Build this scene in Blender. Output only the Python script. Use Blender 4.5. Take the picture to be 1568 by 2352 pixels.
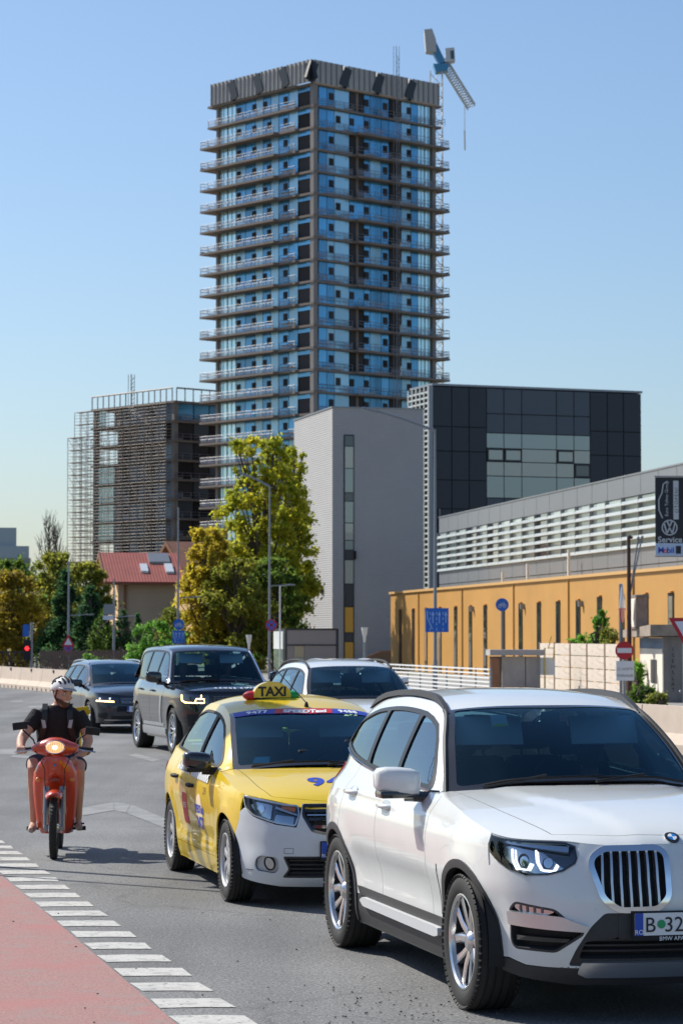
import bpy, bmesh, math, random, bisect
import numpy as np
from mathutils import Vector, Matrix, noise
from mathutils.geometry import delaunay_2d_cdt
R = math.radians
random.seed(7)
for o in list(bpy.data.objects): bpy.data.objects.remove(o, do_unlink=True)
scene = bpy.context.scene
COL = scene.collection
# ------------------------------------------------------------------ camera
CAMZ, FPX, PITCH = 2.0, 5880.0, math.atan(286 / 5880.0)
cam_d = bpy.data.cameras.new('camera'); cam = bpy.data.objects.new('camera', cam_d); COL.objects.link(cam)
cam.location = (0, 0, CAMZ); cam.rotation_euler = (math.pi / 2 + PITCH, 0, 0)
cam_d.sensor_fit = 'VERTICAL'; cam_d.sensor_height = 36; cam_d.sensor_width = 24; cam_d.lens = 90.0
cam_d.clip_start = 0.5; cam_d.clip_end = 6000
cam_d.dof.use_dof = True; cam_d.dof.focus_distance = 15.5; cam_d.dof.aperture_fstop = 9.0
scene.camera = cam
# ------------------------------------------------------------------ sky and sun
SUN_EL, SUN_TRAVEL = R(45), Vector((1.0, -0.70, 0)).normalized()
world = bpy.data.worlds.new('World'); scene.world = world; world.use_nodes = True
nt = world.node_tree; bg = nt.nodes['Background']
sky = nt.nodes.new('ShaderNodeTexSky'); sky.sky_type = 'NISHITA'; sky.sun_disc = False
sky.sun_elevation = SUN_EL; sky.sun_rotation = R(-55)
sky.air_density = 1.08; sky.dust_density = 1.1; sky.ozone_density = 5.5; sky.altitude = 80
nt.links.new(sky.outputs[0], bg.inputs[0]); bg.inputs[1].default_value = 0.088
sun_d = bpy.data.lights.new('sun', 'SUN'); sun = bpy.data.objects.new('sun', sun_d); COL.objects.link(sun)
sun_d.energy = 3.9; sun_d.angle = R(0.53); sun_d.color = (1.0, 0.965, 0.87)
tv = SUN_TRAVEL * math.cos(SUN_EL) + Vector((0, 0, -math.sin(SUN_EL)))
sun.rotation_euler = tv.to_track_quat('-Z', 'Y').to_euler(); sun.location = (-40, 10, 60)
scene.view_settings.view_transform = 'Standard'; scene.view_settings.look = 'None'
scene.view_settings.exposure = 0.6; scene.view_settings.gamma = 1.0
scene.view_settings.use_curve_mapping = False
# ------------------------------------------------------------------ pixel helpers (photo measured at 1568 x 2352)
_F = Vector((0, math.cos(PITCH), math.sin(PITCH))); _U = Vector((0, -math.sin(PITCH), math.cos(PITCH)))
def ray(px, py): return _F + Vector(((px - 784) / FPX, 0, 0)) + _U * ((1176 - py) / FPX)
def at(px, py, d):
    r = ray(px, py); return Vector((0, 0, CAMZ)) + r * (d / r.y)
def gnd(px, py, z=0.0):
    r = ray(px, py); return Vector((0, 0, CAMZ)) + r * ((z - CAMZ) / r.z)
# ------------------------------------------------------------------ materials
def _nn(nt, t, **kw):
    n = nt.nodes.new(t)
    for k, v in kw.items(): setattr(n, k, v)
    return n
def M(name, col, rough=0.5, metal=0.0, coat=0.0, var=None, bump=None, emit=None, spec=0.5, stretch=None, var2=None, rvar=0.0, orand=0.0):
    """principled material; var=(scale, amount) brightness noise, var2=(scale, colour, lo, hi) patches, bump=(scale, strength)"""
    m = bpy.data.materials.new(name); m.use_nodes = True; nt = m.node_tree
    b = nt.nodes['Principled BSDF']; c4 = (*col, 1)
    b.inputs['Base Color'].default_value = c4; b.inputs['Roughness'].default_value = rough
    b.inputs['Metallic'].default_value = metal; b.inputs['Specular IOR Level'].default_value = spec
    if coat:
        b.inputs['Coat Weight'].default_value = coat; b.inputs['Coat Roughness'].default_value = 0.03
    m.diffuse_color = c4
    src = None
    if var or var2 or bump:
        tc = _nn(nt, 'ShaderNodeTexCoord'); co = tc.outputs['Object']
        if stretch:
            mp = _nn(nt, 'ShaderNodeMapping'); mp.inputs['Scale'].default_value = stretch
            nt.links.new(co, mp.inputs[0]); co = mp.outputs[0]
    if var:
        n = _nn(nt, 'ShaderNodeTexNoise'); n.inputs['Scale'].default_value = var[0]; n.inputs['Detail'].default_value = 5
        n.inputs['Roughness'].default_value = 0.65
        nt.links.new(co, n.inputs['Vector'])
        mr = _nn(nt, 'ShaderNodeMapRange'); mr.inputs[1].default_value = 0.25; mr.inputs[2].default_value = 0.75
        mr.inputs[3].default_value = 1 - var[1]; mr.inputs[4].default_value = 1 + var[1]
        nt.links.new(n.outputs[0], mr.inputs[0])
        mx = _nn(nt, 'ShaderNodeMix', data_type='RGBA', blend_type='MULTIPLY'); mx.inputs[0].default_value = 1
        mx.inputs[6].default_value = c4; nt.links.new(mr.outputs[0], mx.inputs[7]); src = mx.outputs[2]
        if rvar:
            m2 = _nn(nt, 'ShaderNodeMapRange'); m2.inputs[1].default_value = 0.3; m2.inputs[2].default_value = 0.7
            m2.inputs[3].default_value = rough - rvar; m2.inputs[4].default_value = rough + rvar
            nt.links.new(n.outputs[0], m2.inputs[0]); nt.links.new(m2.outputs[0], b.inputs['Roughness'])
    if var2:
        sets = var2 if isinstance(var2[0], (tuple, list)) else [var2]
        for (sc, cc, lo, hi) in sets:
            n = _nn(nt, 'ShaderNodeTexNoise'); n.inputs['Scale'].default_value = sc; n.inputs['Detail'].default_value = 6
            nt.links.new(co, n.inputs['Vector'])
            mr = _nn(nt, 'ShaderNodeMapRange'); mr.inputs[1].default_value = lo; mr.inputs[2].default_value = hi
            nt.links.new(n.outputs[0], mr.inputs[0])
            mx = _nn(nt, 'ShaderNodeMix', data_type='RGBA'); nt.links.new(mr.outputs[0], mx.inputs[0])
            if src: nt.links.new(src, mx.inputs[6])
            else: mx.inputs[6].default_value = c4
            mx.inputs[7].default_value = (*cc, 1); src = mx.outputs[2]
    if orand:
        oi = _nn(nt, 'ShaderNodeObjectInfo'); mr = _nn(nt, 'ShaderNodeMapRange'); mr.inputs[3].default_value = 1 - orand; mr.inputs[4].default_value = 1 + orand * .7; nt.links.new(oi.outputs['Random'], mr.inputs[0])
        mx = _nn(nt, 'ShaderNodeMix', data_type='RGBA', blend_type='MULTIPLY'); mx.inputs[0].default_value = 1; nt.links.new(mr.outputs[0], mx.inputs[7])
        if src: nt.links.new(src, mx.inputs[6])
        else: mx.inputs[6].default_value = c4
        src = mx.outputs[2]
    if src: nt.links.new(src, b.inputs['Base Color'])
    if bump:
        n = _nn(nt, 'ShaderNodeTexNoise'); n.inputs['Scale'].default_value = bump[0]; n.inputs['Detail'].default_value = 4
        nt.links.new(co, n.inputs['Vector'])
        bp = _nn(nt, 'ShaderNodeBump'); bp.inputs['Strength'].default_value = bump[1]; bp.inputs['Distance'].default_value = 0.02
        nt.links.new(n.outputs[0], bp.inputs['Height']); nt.links.new(bp.outputs[0], b.inputs['Normal'])
    if emit:
        b.inputs['Emission Color'].default_value = (*emit[0], 1); b.inputs['Emission Strength'].default_value = emit[1]
    return m
def GLASS(name, tint, ior=1.55, gcol=(1, 1, 1), rough=0.0):
    m = bpy.data.materials.new(name); m.use_nodes = True; nt = m.node_tree; nt.nodes.clear()
    o = _nn(nt, 'ShaderNodeOutputMaterial'); mx = _nn(nt, 'ShaderNodeMixShader')
    t = _nn(nt, 'ShaderNodeBsdfTransparent'); t.inputs[0].default_value = (*tint, 1)
    g = _nn(nt, 'ShaderNodeBsdfGlossy'); g.inputs['Roughness'].default_value = rough; g.inputs[0].default_value = (*gcol, 1)
    f = _nn(nt, 'ShaderNodeFresnel'); f.inputs[0].default_value = ior
    nt.links.new(f.outputs[0], mx.inputs[0]); nt.links.new(t.outputs[0], mx.inputs[1]); nt.links.new(g.outputs[0], mx.inputs[2])
    nt.links.new(mx.outputs[0], o.inputs[0]); m.diffuse_color = (*tint, 1)
    return m
def LEAF(name, c1, c2, c3):
    """leaf material: hue differs leaf by leaf, a little light passes through"""
    m = bpy.data.materials.new(name); m.use_nodes = True; nt = m.node_tree; nt.nodes.clear()
    o = _nn(nt, 'ShaderNodeOutputMaterial'); g = _nn(nt, 'ShaderNodeNewGeometry'); rp = _nn(nt, 'ShaderNodeValToRGB')
    rp.color_ramp.elements[0].color = (*c1, 1); rp.color_ramp.elements[1].color = (*c3, 1)
    e = rp.color_ramp.elements.new(0.5); e.color = (*c2, 1)
    tc = _nn(nt, 'ShaderNodeTexCoord'); nz = _nn(nt, 'ShaderNodeTexNoise'); nz.inputs['Scale'].default_value = 0.55
    nt.links.new(tc.outputs['Object'], nz.inputs['Vector'])
    ad = _nn(nt, 'ShaderNodeMath', operation='MULTIPLY_ADD'); ad.inputs[1].default_value = 0.55; 
    nt.links.new(g.outputs['Random Per Island'], ad.inputs[0])
    m2 = _nn(nt, 'ShaderNodeMapRange'); m2.inputs[1].default_value = 0.3; m2.inputs[2].default_value = 0.7; m2.inputs[3].default_value = 0; m2.inputs[4].default_value = 0.5
    nt.links.new(nz.outputs[0], m2.inputs[0]); nt.links.new(m2.outputs[0], ad.inputs[2]); nt.links.new(ad.outputs[0], rp.inputs[0])
    d = _nn(nt, 'ShaderNodeBsdfPrincipled'); d.inputs['Roughness'].default_value = 0.55; d.inputs['Specular IOR Level'].default_value = 0.3
    t = _nn(nt, 'ShaderNodeBsdfTranslucent'); mx = _nn(nt, 'ShaderNodeMixShader'); mx.inputs[0].default_value = 0.7
    nt.links.new(rp.outputs[0], d.inputs['Base Color']); nt.links.new(rp.outputs[0], t.inputs[0])
    nt.links.new(d.outputs[0], mx.inputs[1]); nt.links.new(t.outputs[0], mx.inputs[2]); nt.links.new(mx.outputs[0], o.inputs[0])
    m.diffuse_color = (*c2, 1)
    return m
# ------------------------------------------------------------------ object helpers
def mk(name, verts, faces, mat=None, parent=None, smooth=False, normals=None, sharp=None):
    me = bpy.data.meshes.new(name); me.from_pydata([tuple(v) for v in verts], [], faces)
    me.validate(); me.update()
    if mat:
        for m in (mat if isinstance(mat, (list, tuple)) else [mat]): me.materials.append(m)
    if smooth or normals:
        me.polygons.foreach_set('use_smooth', [True] * len(me.polygons))
    if sharp is not None: me.set_sharp_from_angle(angle=R(sharp))
    if normals and len(normals) == len(me.vertices): me.normals_split_custom_set_from_vertices([tuple(n) for n in normals])
    o = bpy.data.objects.new(name, me); COL.objects.link(o)
    if parent: o.parent = parent
    return o
def share(name, src, parent=None, loc=None, rot=None, scl=None):
    o = bpy.data.objects.new(name, src.data); COL.objects.link(o)
    if parent: o.parent = parent
    if loc is not None: o.location = loc
    if rot is not None: o.rotation_euler = rot
    if scl is not None: o.scale = scl
    return o
def tag(o, label=None, cat=None, group=None, kind=None):
    if label: o['label'] = label
    if cat: o['category'] = cat
    if group: o['group'] = group
    if kind: o['kind'] = kind
    return o
def empty(name, loc=(0, 0, 0), rz=0.0, label=None, cat=None, group=None):
    o = bpy.data.objects.new(name, None); COL.objects.link(o); o.location = loc; o.rotation_euler = (0, 0, rz)
    o.empty_display_size = 0.3
    return tag(o, label, cat, group)
class MB:
    """collects shapes for one mesh"""
    def __init__(s): s.v = []; s.f = []
    def add(s, v, f):
        n = len(s.v); s.v += [Vector(p) for p in v]; s.f += [tuple(i + n for i in q) for q in f]; return s
    def box(s, c, d, rz=0.0, rx=0.0, ry=0.0, bev=0.0):
        x, y, z = d[0] / 2, d[1] / 2, d[2] / 2; mt = Matrix.Translation(c) @ Matrix.Rotation(rz, 4, 'Z') @ Matrix.Rotation(ry, 4, 'Y') @ Matrix.Rotation(rx, 4, 'X')
        if bev <= 0:
            p = [(-x, -y, -z), (x, -y, -z), (x, y, -z), (-x, y, -z), (-x, -y, z), (x, -y, z), (x, y, z), (-x, y, z)]
            return s.add([mt @ Vector(q) for q in p], [(0, 3, 2, 1), (4, 5, 6, 7), (0, 1, 5, 4), (1, 2, 6, 5), (2, 3, 7, 6), (3, 0, 4, 7)])
        bm = bmesh.new(); bmesh.ops.create_cube(bm, size=1)
        for v in bm.verts: v.co = Vector((v.co.x * d[0], v.co.y * d[1], v.co.z * d[2]))
        bmesh.ops.bevel(bm, geom=bm.edges[:], offset=bev, segments=2, affect='EDGES', profile=0.6)
        bm.verts.index_update(); s.add([mt @ v.co for v in bm.verts], [[v.index for v in f.verts] for f in bm.faces]); bm.free(); return s
    def box2(s, a, b): # by corners
        return s.box([(a[i] + b[i]) / 2 for i in range(3)], [abs(b[i] - a[i]) for i in range(3)])
    def tube(s, pts, r, n=8, cap=True):
        pts = [Vector(p) for p in pts]; rs = r if isinstance(r, (list, tuple)) else [r] * len(pts)
        rings = []; up = None
        for i, p in enumerate(pts):
            t = (pts[min(i + 1, len(pts) - 1)] - pts[max(i - 1, 0)]).normalized()
            if up is None:
                up = Vector((0, 0, 1)) if abs(t.z) < 0.9 else Vector((1, 0, 0))
            a = t.cross(up)
            if a.length < 1e-6: a = t.orthogonal()
            a.normalize(); b = a.cross(t).normalized(); up = b
            rings.append([p + (a * math.cos(2 * math.pi * k / n) + b * math.sin(2 * math.pi * k / n)) * rs[i] for k in range(n)])
        return s.loft(rings, cap)
    def loft(s, rings, cap=True, closed=True):
        n = len(rings[0]); v = [p for r in rings for p in r]; f = []
        for i in range(len(rings) - 1):
            for k in range(n if closed else n - 1):
                k2 = (k + 1) % n; f.append((i * n + k, i * n + k2, (i + 1) * n + k2, (i + 1) * n + k))
        if cap: f.append(tuple(reversed(range(n)))); f.append(tuple((len(rings) - 1) * n + k for k in range(n)))
        return s.add(v, f)
    def lathe(s, prof, c=(0, 0, 0), axis='Z', n=24, cap=False):
        """prof: (radius, height)"""
        rings = []
        for r, h in prof:
            ring = []
            for k in range(n):
                a = 2 * math.pi * k / n; x, y = r * math.cos(a), r * math.sin(a)
                p = (x, y, h) if axis == 'Z' else ((x, h, y) if axis == 'Y' else (h, x, y))
                ring.append(Vector(p) + Vector(c))
            rings.append(ring)
        return s.loft(rings, cap)
    def prism(s, poly, a, b, plane='XZ'):
        """poly in a plane extruded from a to b along the third axis"""
        def P(u, v, w): return (u, w, v) if plane == 'XZ' else ((u, v, w) if plane == 'XY' else (w, u, v))
        n = len(poly); v = [P(u, w, a) for u, w in poly] + [P(u, w, b) for u, w in poly]
        f = [tuple(range(n)), tuple(reversed(range(n, 2 * n)))] + [(i, n + i, n + (i + 1) % n, (i + 1) % n) for i in range(n)]
        return s.add(v, f)
    def sphere(s, c, r, n=12, m=8):
        r = r if isinstance(r, (tuple, list)) else (r, r, r); rings = []
        for i in range(m + 1):
            t = math.pi * i / m; rr = max(math.sin(t), 1e-3)
            rings.append([Vector((c[0] + r[0] * rr * math.cos(2 * math.pi * k / n), c[1] + r[1] * rr * math.sin(2 * math.pi * k / n), c[2] - r[2] * math.cos(t))) for k in range(n)])
        return s.loft(rings, True)
    def xf(s, mt):
        s.v = [mt @ v for v in s.v]; return s
    def build(s, name, mat=None, parent=None, smooth=False, sharp=None, fix=True):
        o = mk(name, s.v, s.f, mat, parent, smooth)
        if fix:
            bm = bmesh.new(); bm.from_mesh(o.data); bmesh.ops.recalc_face_normals(bm, faces=bm.faces[:]); bm.to_mesh(o.data); bm.free()
        if smooth: o.data.set_sharp_from_angle(angle=R(sharp or 35))
        return o
def textmesh(body, size=1.0, align='CENTER', bold=0.0, spacing=1.0, shear=0.0):
    """lettering as triangles: (verts2d, faces), baseline at y = 0"""
    cu = bpy.data.curves.new('t', 'FONT'); cu.body = body; cu.size = size; cu.align_x = align; cu.resolution_u = 3
    cu.space_character = spacing; cu.shear = shear; cu.offset = bold
    ob = bpy.data.objects.new('t', cu); COL.objects.link(ob); bpy.context.view_layer.update()
    me = bpy.data.meshes.new_from_object(ob.evaluated_get(bpy.context.evaluated_depsgraph_get()))
    v = [(q.co.x, q.co.y) for q in me.vertices]; f = [tuple(p.vertices) for p in me.polygons]
    bpy.data.objects.remove(ob); bpy.data.curves.remove(cu); bpy.data.meshes.remove(me)
    return v, f
def text_on(name, body, size, fn, mat, parent, **kw):
    """letters laid on a surface: fn(u, v) -> point"""
    v, f = textmesh(body, size, **kw)
    return mk(name, [fn(a, b) for a, b in v], f, mat, parent)
class Sp:
    """monotone cubic through points"""
    def __init__(s, pts):
        pts = sorted(pts); s.x = [p[0] for p in pts]; s.y = [p[1] for p in pts]; n = len(pts)
        h = [s.x[i + 1] - s.x[i] for i in range(n - 1)]; d = [(s.y[i + 1] - s.y[i]) / h[i] for i in range(n - 1)]
        m = [0] * n; m[0] = d[0]; m[-1] = d[-1]
        for i in range(1, n - 1):
            if d[i - 1] * d[i] > 0:
                w1 = 2 * h[i] + h[i - 1]; w2 = h[i] + 2 * h[i - 1]; m[i] = (w1 + w2) / (w1 / d[i - 1] + w2 / d[i])
        s.m = m
    def __call__(s, x):
        if x <= s.x[0]: return s.y[0]
        if x >= s.x[-1]: return s.y[-1]
        i = bisect.bisect_right(s.x, x) - 1; h = s.x[i + 1] - s.x[i]; t = (x - s.x[i]) / h
        return (s.y[i] * (1 + 2 * t) * (1 - t) ** 2 + h * s.m[i] * t * (1 - t) ** 2 + s.y[i + 1] * t * t * (3 - 2 * t) + h * s.m[i + 1] * t * t * (t - 1))
class Ln:
    def __init__(s, xs, ys): s.x = list(xs); s.y = list(ys)
    def __call__(s, x):
        if x <= s.x[0]: return s.y[0]
        if x >= s.x[-1]: return s.y[-1]
        i = bisect.bisect_right(s.x, x) - 1; t = (x - s.x[i]) / (s.x[i + 1] - s.x[i]); return s.y[i] + (s.y[i + 1] - s.y[i]) * t
def sst(x, a, b):
    t = min(max((x - a) / (b - a), 0), 1); return t * t * (3 - 2 * t)
def lerp(a, b, t): return a + (b - a) * t
def fillet(poly, r, n=4):
    out = []; k = len(poly); rs = r if isinstance(r, (list, tuple)) else [r] * k
    for i in range(k):
        p0, p, p1 = Vector(poly[i - 1][:2]), Vector(poly[i][:2]), Vector(poly[(i + 1) % k][:2])
        if rs[i] <= 0: out.append(tuple(p)); continue
        a, b = p0 - p, p1 - p; ra, rb = min(rs[i], a.length * 0.48), min(rs[i], b.length * 0.48)
        A, B = p + a.normalized() * ra, p + b.normalized() * rb
        for j in range(n + 1):
            t = j / n; q = A * (1 - t) ** 2 + p * 2 * t * (1 - t) + B * t * t; out.append((q.x, q.y))
    return out
def resample(poly, sp):
    out = []
    for i in range(len(poly)):
        a, b = Vector(poly[i]), Vector(poly[(i + 1) % len(poly)]); L = (b - a).length
        if L < 1e-5: continue
        k = max(1, int(math.ceil(L / sp)))
        out += [tuple(a.lerp(b, j / k)) for j in range(k)]
    return out
def pip(P, loop):
    P = np.asarray(P); L = np.asarray(loop); x, y = P[:, 0], P[:, 1]; ins = np.zeros(len(P), bool)
    x0, y0 = L[:, 0], L[:, 1]; x1, y1 = np.roll(x0, -1), np.roll(y0, -1)
    for a, b, c, d in zip(x0, y0, x1, y1):
        if b == d: continue
        ins ^= ((b > y) != (d > y)) & (x < (c - a) * (y - b) / (d - b) + a)
    return ins
def offset_poly(poly, d):
    """inset (d > 0 shrinks) of a roughly convex polygon"""
    A = sum(poly[i][0] * poly[(i + 1) % len(poly)][1] - poly[(i + 1) % len(poly)][0] * poly[i][1] for i in range(len(poly)))
    sg = 1 if A > 0 else -1; out = []; k = len(poly)
    for i in range(k):
        p0, p, p1 = Vector(poly[i - 1]), Vector(poly[i]), Vector(poly[(i + 1) % k])
        a, b = (p - p0), (p1 - p)
        if a.length < 1e-7 or b.length < 1e-7: continue
        a.normalize(); b.normalize(); na, nb = Vector((-a.y, a.x)) * sg, Vector((-b.y, b.x)) * sg
        m = na + nb
        if m.length < 1e-4: m = na.copy()
        m.normalize(); q = p + m * d / max(m.dot(na), 0.4); out.append((q.x, q.y))
    return out
def patch(name, poly, S, mat, parent, sp=0.05, off=0.0, depth=0.012, holes=(), mirror=False, ref=(None, 0, 0.6), sharp_in=None):
    """sheet with thickness cut out of a surface S(u, v); clean edges, analytic normals"""
    loops = [resample(poly, sp)] + [resample(h, sp) for h in holes]
    vs, es = [], []
    for lp in loops:
        n0 = len(vs); vs += lp; es += [(n0 + i, n0 + (i + 1) % len(lp)) for i in range(len(lp))]
    B = np.array(vs); lo, hi = B.min(0), B.max(0)
    gx, gy = np.meshgrid(np.arange(lo[0] + sp * 0.5, hi[0], sp), np.arange(lo[1] + sp * 0.5, hi[1], sp)); G = np.stack([gx.ravel(), gy.ravel()], 1)
    if len(G):
        k = pip(G, loops[0])
        for lp in loops[1:]: k &= ~pip(G, lp)
        G = G[k]
        if len(G):
            d2 = ((G[:, None, :] - B[None, :, :]) ** 2).sum(2).min(1); G = G[d2 > (0.5 * sp) ** 2]
    pts = [Vector(p) for p in vs] + [Vector((float(a), float(b))) for a, b in G]
    r = delaunay_2d_cdt(pts, es, [], 0, 1e-7); V, T = r[0], [t for t in r[2] if len(t) == 3]
    C = np.array([[(V[t[0]].x + V[t[1]].x + V[t[2]].x) / 3, (V[t[0]].y + V[t[1]].y + V[t[2]].y) / 3] for t in T])
    k = pip(C, loops[0])
    for lp in loops[1:]: k &= ~pip(C, lp)
    T = [t for t, q in zip(T, k) if q]
    P, N = [], []; h = 2e-3
    for v in V:
        p = Vector(S(v.x, v.y)); a = Vector(S(v.x + h, v.y)) - Vector(S(v.x - h, v.y)); b = Vector(S(v.x, v.y + h)) - Vector(S(v.x, v.y - h))
        n = a.cross(b)
        n = n.normalized() if n.length > 1e-12 else Vector((0, 0, 1))
        rf = Vector((ref[0] if ref[0] is not None else p.x, ref[1], ref[2]))
        if ref[0] is None and abs(n.x) > 0.8: rf.x = -1.4
        if n.dot(p - rf) < 0: n = -n
        P.append(p + n * off); N.append(n)
    F = []
    for t in T:
        a, b, c = t; fn = (P[b] - P[a]).cross(P[c] - P[a])
        F.append((a, b, c) if fn.dot(N[a] + N[b] + N[c]) > 0 else (a, c, b))
    if depth > 0:
        ec = {}
        for t in F:
            for i in range(3):
                e = (t[i], t[(i + 1) % 3]); key = (min(e), max(e)); ec[key] = None if key in ec else e
        bd = [e for e in ec.values() if e]; mp = {}
        acc = {}
        for a, b in bd:
            o = (P[b] - P[a]).cross(N[a])
            for q in (a, b): acc[q] = acc.get(q, Vector()) + o
        for q, o in acc.items():
            o = o.normalized() if o.length > 1e-9 else N[q]; i0 = len(P)
            P.append(P[q].copy()); N.append(o); P.append(P[q] - N[q] * depth); N.append(o); mp[q] = i0
        for a, b in bd: F.append((b, a, mp[a])); F.append((b, mp[a], mp[b])); F.append((mp[b], mp[a], mp[a] + 1)); F.append((mp[b], mp[a] + 1, mp[b] + 1))
        F = [f for f in F if (P[f[0]] - P[f[1]]).length > 1e-7 and (P[f[1]] - P[f[2]]).length > 1e-7 and (P[f[0]] - P[f[2]]).length > 1e-7]
    used = sorted({i for f in F for i in f}); mp2 = {o: i for i, o in enumerate(used)}
    P = [P[i] for i in used]; N = [N[i] for i in used]; F = [tuple(mp2[i] for i in f) for f in F]
    o = mk(name, P, F, mat, parent, True, N)
    if mirror:
        o2 = mk(name, [Vector((p.x, -p.y, p.z)) for p in P], [tuple(reversed(f)) for f in F], mat, parent, True, [Vector((n.x, -n.y, n.z)) for n in N])
        return o, o2
    return o
# ------------------------------------------------------------------ shared vehicle materials
m_white = M('white_paint', (0.72, 0.73, 0.71), 0.3, coat=1.0, var=(2.2, 0.04), var2=(75, (.5, .48, .45), .69, .75))
m_yellow = M('taxi_yellow', (0.80, 0.55, 0.015), 0.32, coat=0.8, var=(3, 0.04))
m_black = M('black_paint', (0.006, 0.007, 0.010), 0.12, coat=1.0, spec=0.3)
m_navy = M('dark_grey_paint', (0.022, 0.027, 0.035), 0.15, coat=1.0, spec=0.3)
m_greyplast = M('bumper_plastic_white', (0.60, 0.63, 0.66), 0.42, var=(6, 0.05))
m_clad = M('dark_plastic', (0.035, 0.035, 0.037), 0.55, var=(30, 0.12), bump=(300, 0.05))
m_blackgloss = M('gloss_black', (0.008, 0.008, 0.009), 0.12, coat=1.0)
m_dark = M('matte_black', (0.01, 0.01, 0.011), 0.7)
m_rub = M('tyre_rubber', (0.022, 0.021, 0.02), 0.75, var=(8, 0.25), bump=(150, 0.06))
m_chrome = M('chrome', (0.82, 0.83, 0.85), 0.07, 1.0)
m_satin = M('satin_silver', (0.62, 0.63, 0.65), 0.3, 0.9)
m_alloy = M('bright_alloy', (0.66, 0.66, 0.67), 0.22, 1.0)
m_alloydk = M('dark_alloy', (0.16, 0.16, 0.165), 0.35, 0.85)
m_rimdk = M('rim_anthracite', (.05, .05, .053), .4, .5)
m_coverg = M('wheel_cover_silver', (0.52, 0.52, 0.53), 0.4, 0.6)
m_plate = M('plate_white', (0.78, 0.78, 0.78), 0.4)
m_plblue = M('plate_blue', (0.015, 0.07, 0.42), 0.4)
m_ink = M('ink_black', (0.01, 0.01, 0.012), 0.5)
m_inkw = M('print_white', (0.85, 0.85, 0.85), 0.5)
m_inkb = M('print_blue', (0.02, 0.05, 0.40), 0.45)
m_inkr = M('print_red', (0.55, 0.02, 0.03), 0.45)
m_green = M('sticker_green', (0.02, 0.32, 0.12), 0.5)
m_seat = M('seat_fabric', (0.03, 0.035, 0.045), 0.85)
m_trim = M('cabin_plastic', (0.035, 0.04, 0.05), 0.6)
m_liner = M('headlining_grey', (0.66, 0.67, 0.66), 0.9)
m_led = M('led_lit', (0.9, 0.92, 1.0), 0.3, emit=((0.9, 0.95, 1.0), 1.0))
m_ledw = M('led_amber_lit', (1, 0.8, 0.45), 0.3, emit=((1.0, 0.66, 0.25), 4.0))
m_lampin = M('lamp_reflector', (0.55, 0.57, 0.6), 0.12, 1.0)
m_lampdk = M('lamp_bezel', (0.13, 0.14, 0.16), 0.16, 0.8)
m_orange = M('indicator_amber', (0.75, 0.2, 0.02), 0.25, coat=1)
m_red = M('tail_lamp_red', (0.4, 0.012, 0.015), 0.15, coat=1)
g_ws = GLASS('windscreen_glass', (0.62, 0.84, 0.88), 1.55, (.42, .78, .95))
m_cup_shade = M('cup_shade_paint', (.42, .42, .41), .35, coat=1)
m_wtrim = M('window_trim_black', (0.012, 0.013, 0.015), 0.4, spec=0.3)
g_side = GLASS('side_glass', (0.45, 0.52, 0.54), 3.8, (.82, .95, 1))
g_priv = GLASS('privacy_glass', (0.07, 0.075, 0.08), 3.4, (.82, .95, 1))
g_lens = GLASS('clear_lens', (0.93, 0.95, 0.97), 1.5)
m_skin = M('skin', (0.52, 0.29, 0.20), 0.5, var=(9, 0.1), spec=0.4)
m_hair = M('hair_dark', (0.03, 0.02, 0.014), 0.6)
m_shirtp = M('shirt_rose', (0.30, 0.05, 0.06), 0.8)
m_shirtg = M('shirt_grey', (0.15, 0.16, 0.18), 0.8)

def circ(cx, cz, r, n=24, a0=0.0, a1=2 * math.pi, close=True):
    k = n if close else n + 1
    return [(cx + r * math.cos(lerp(a0, a1, i / n)), cz + r * math.sin(lerp(a0, a1, i / n))) for i in range(k)]

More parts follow.
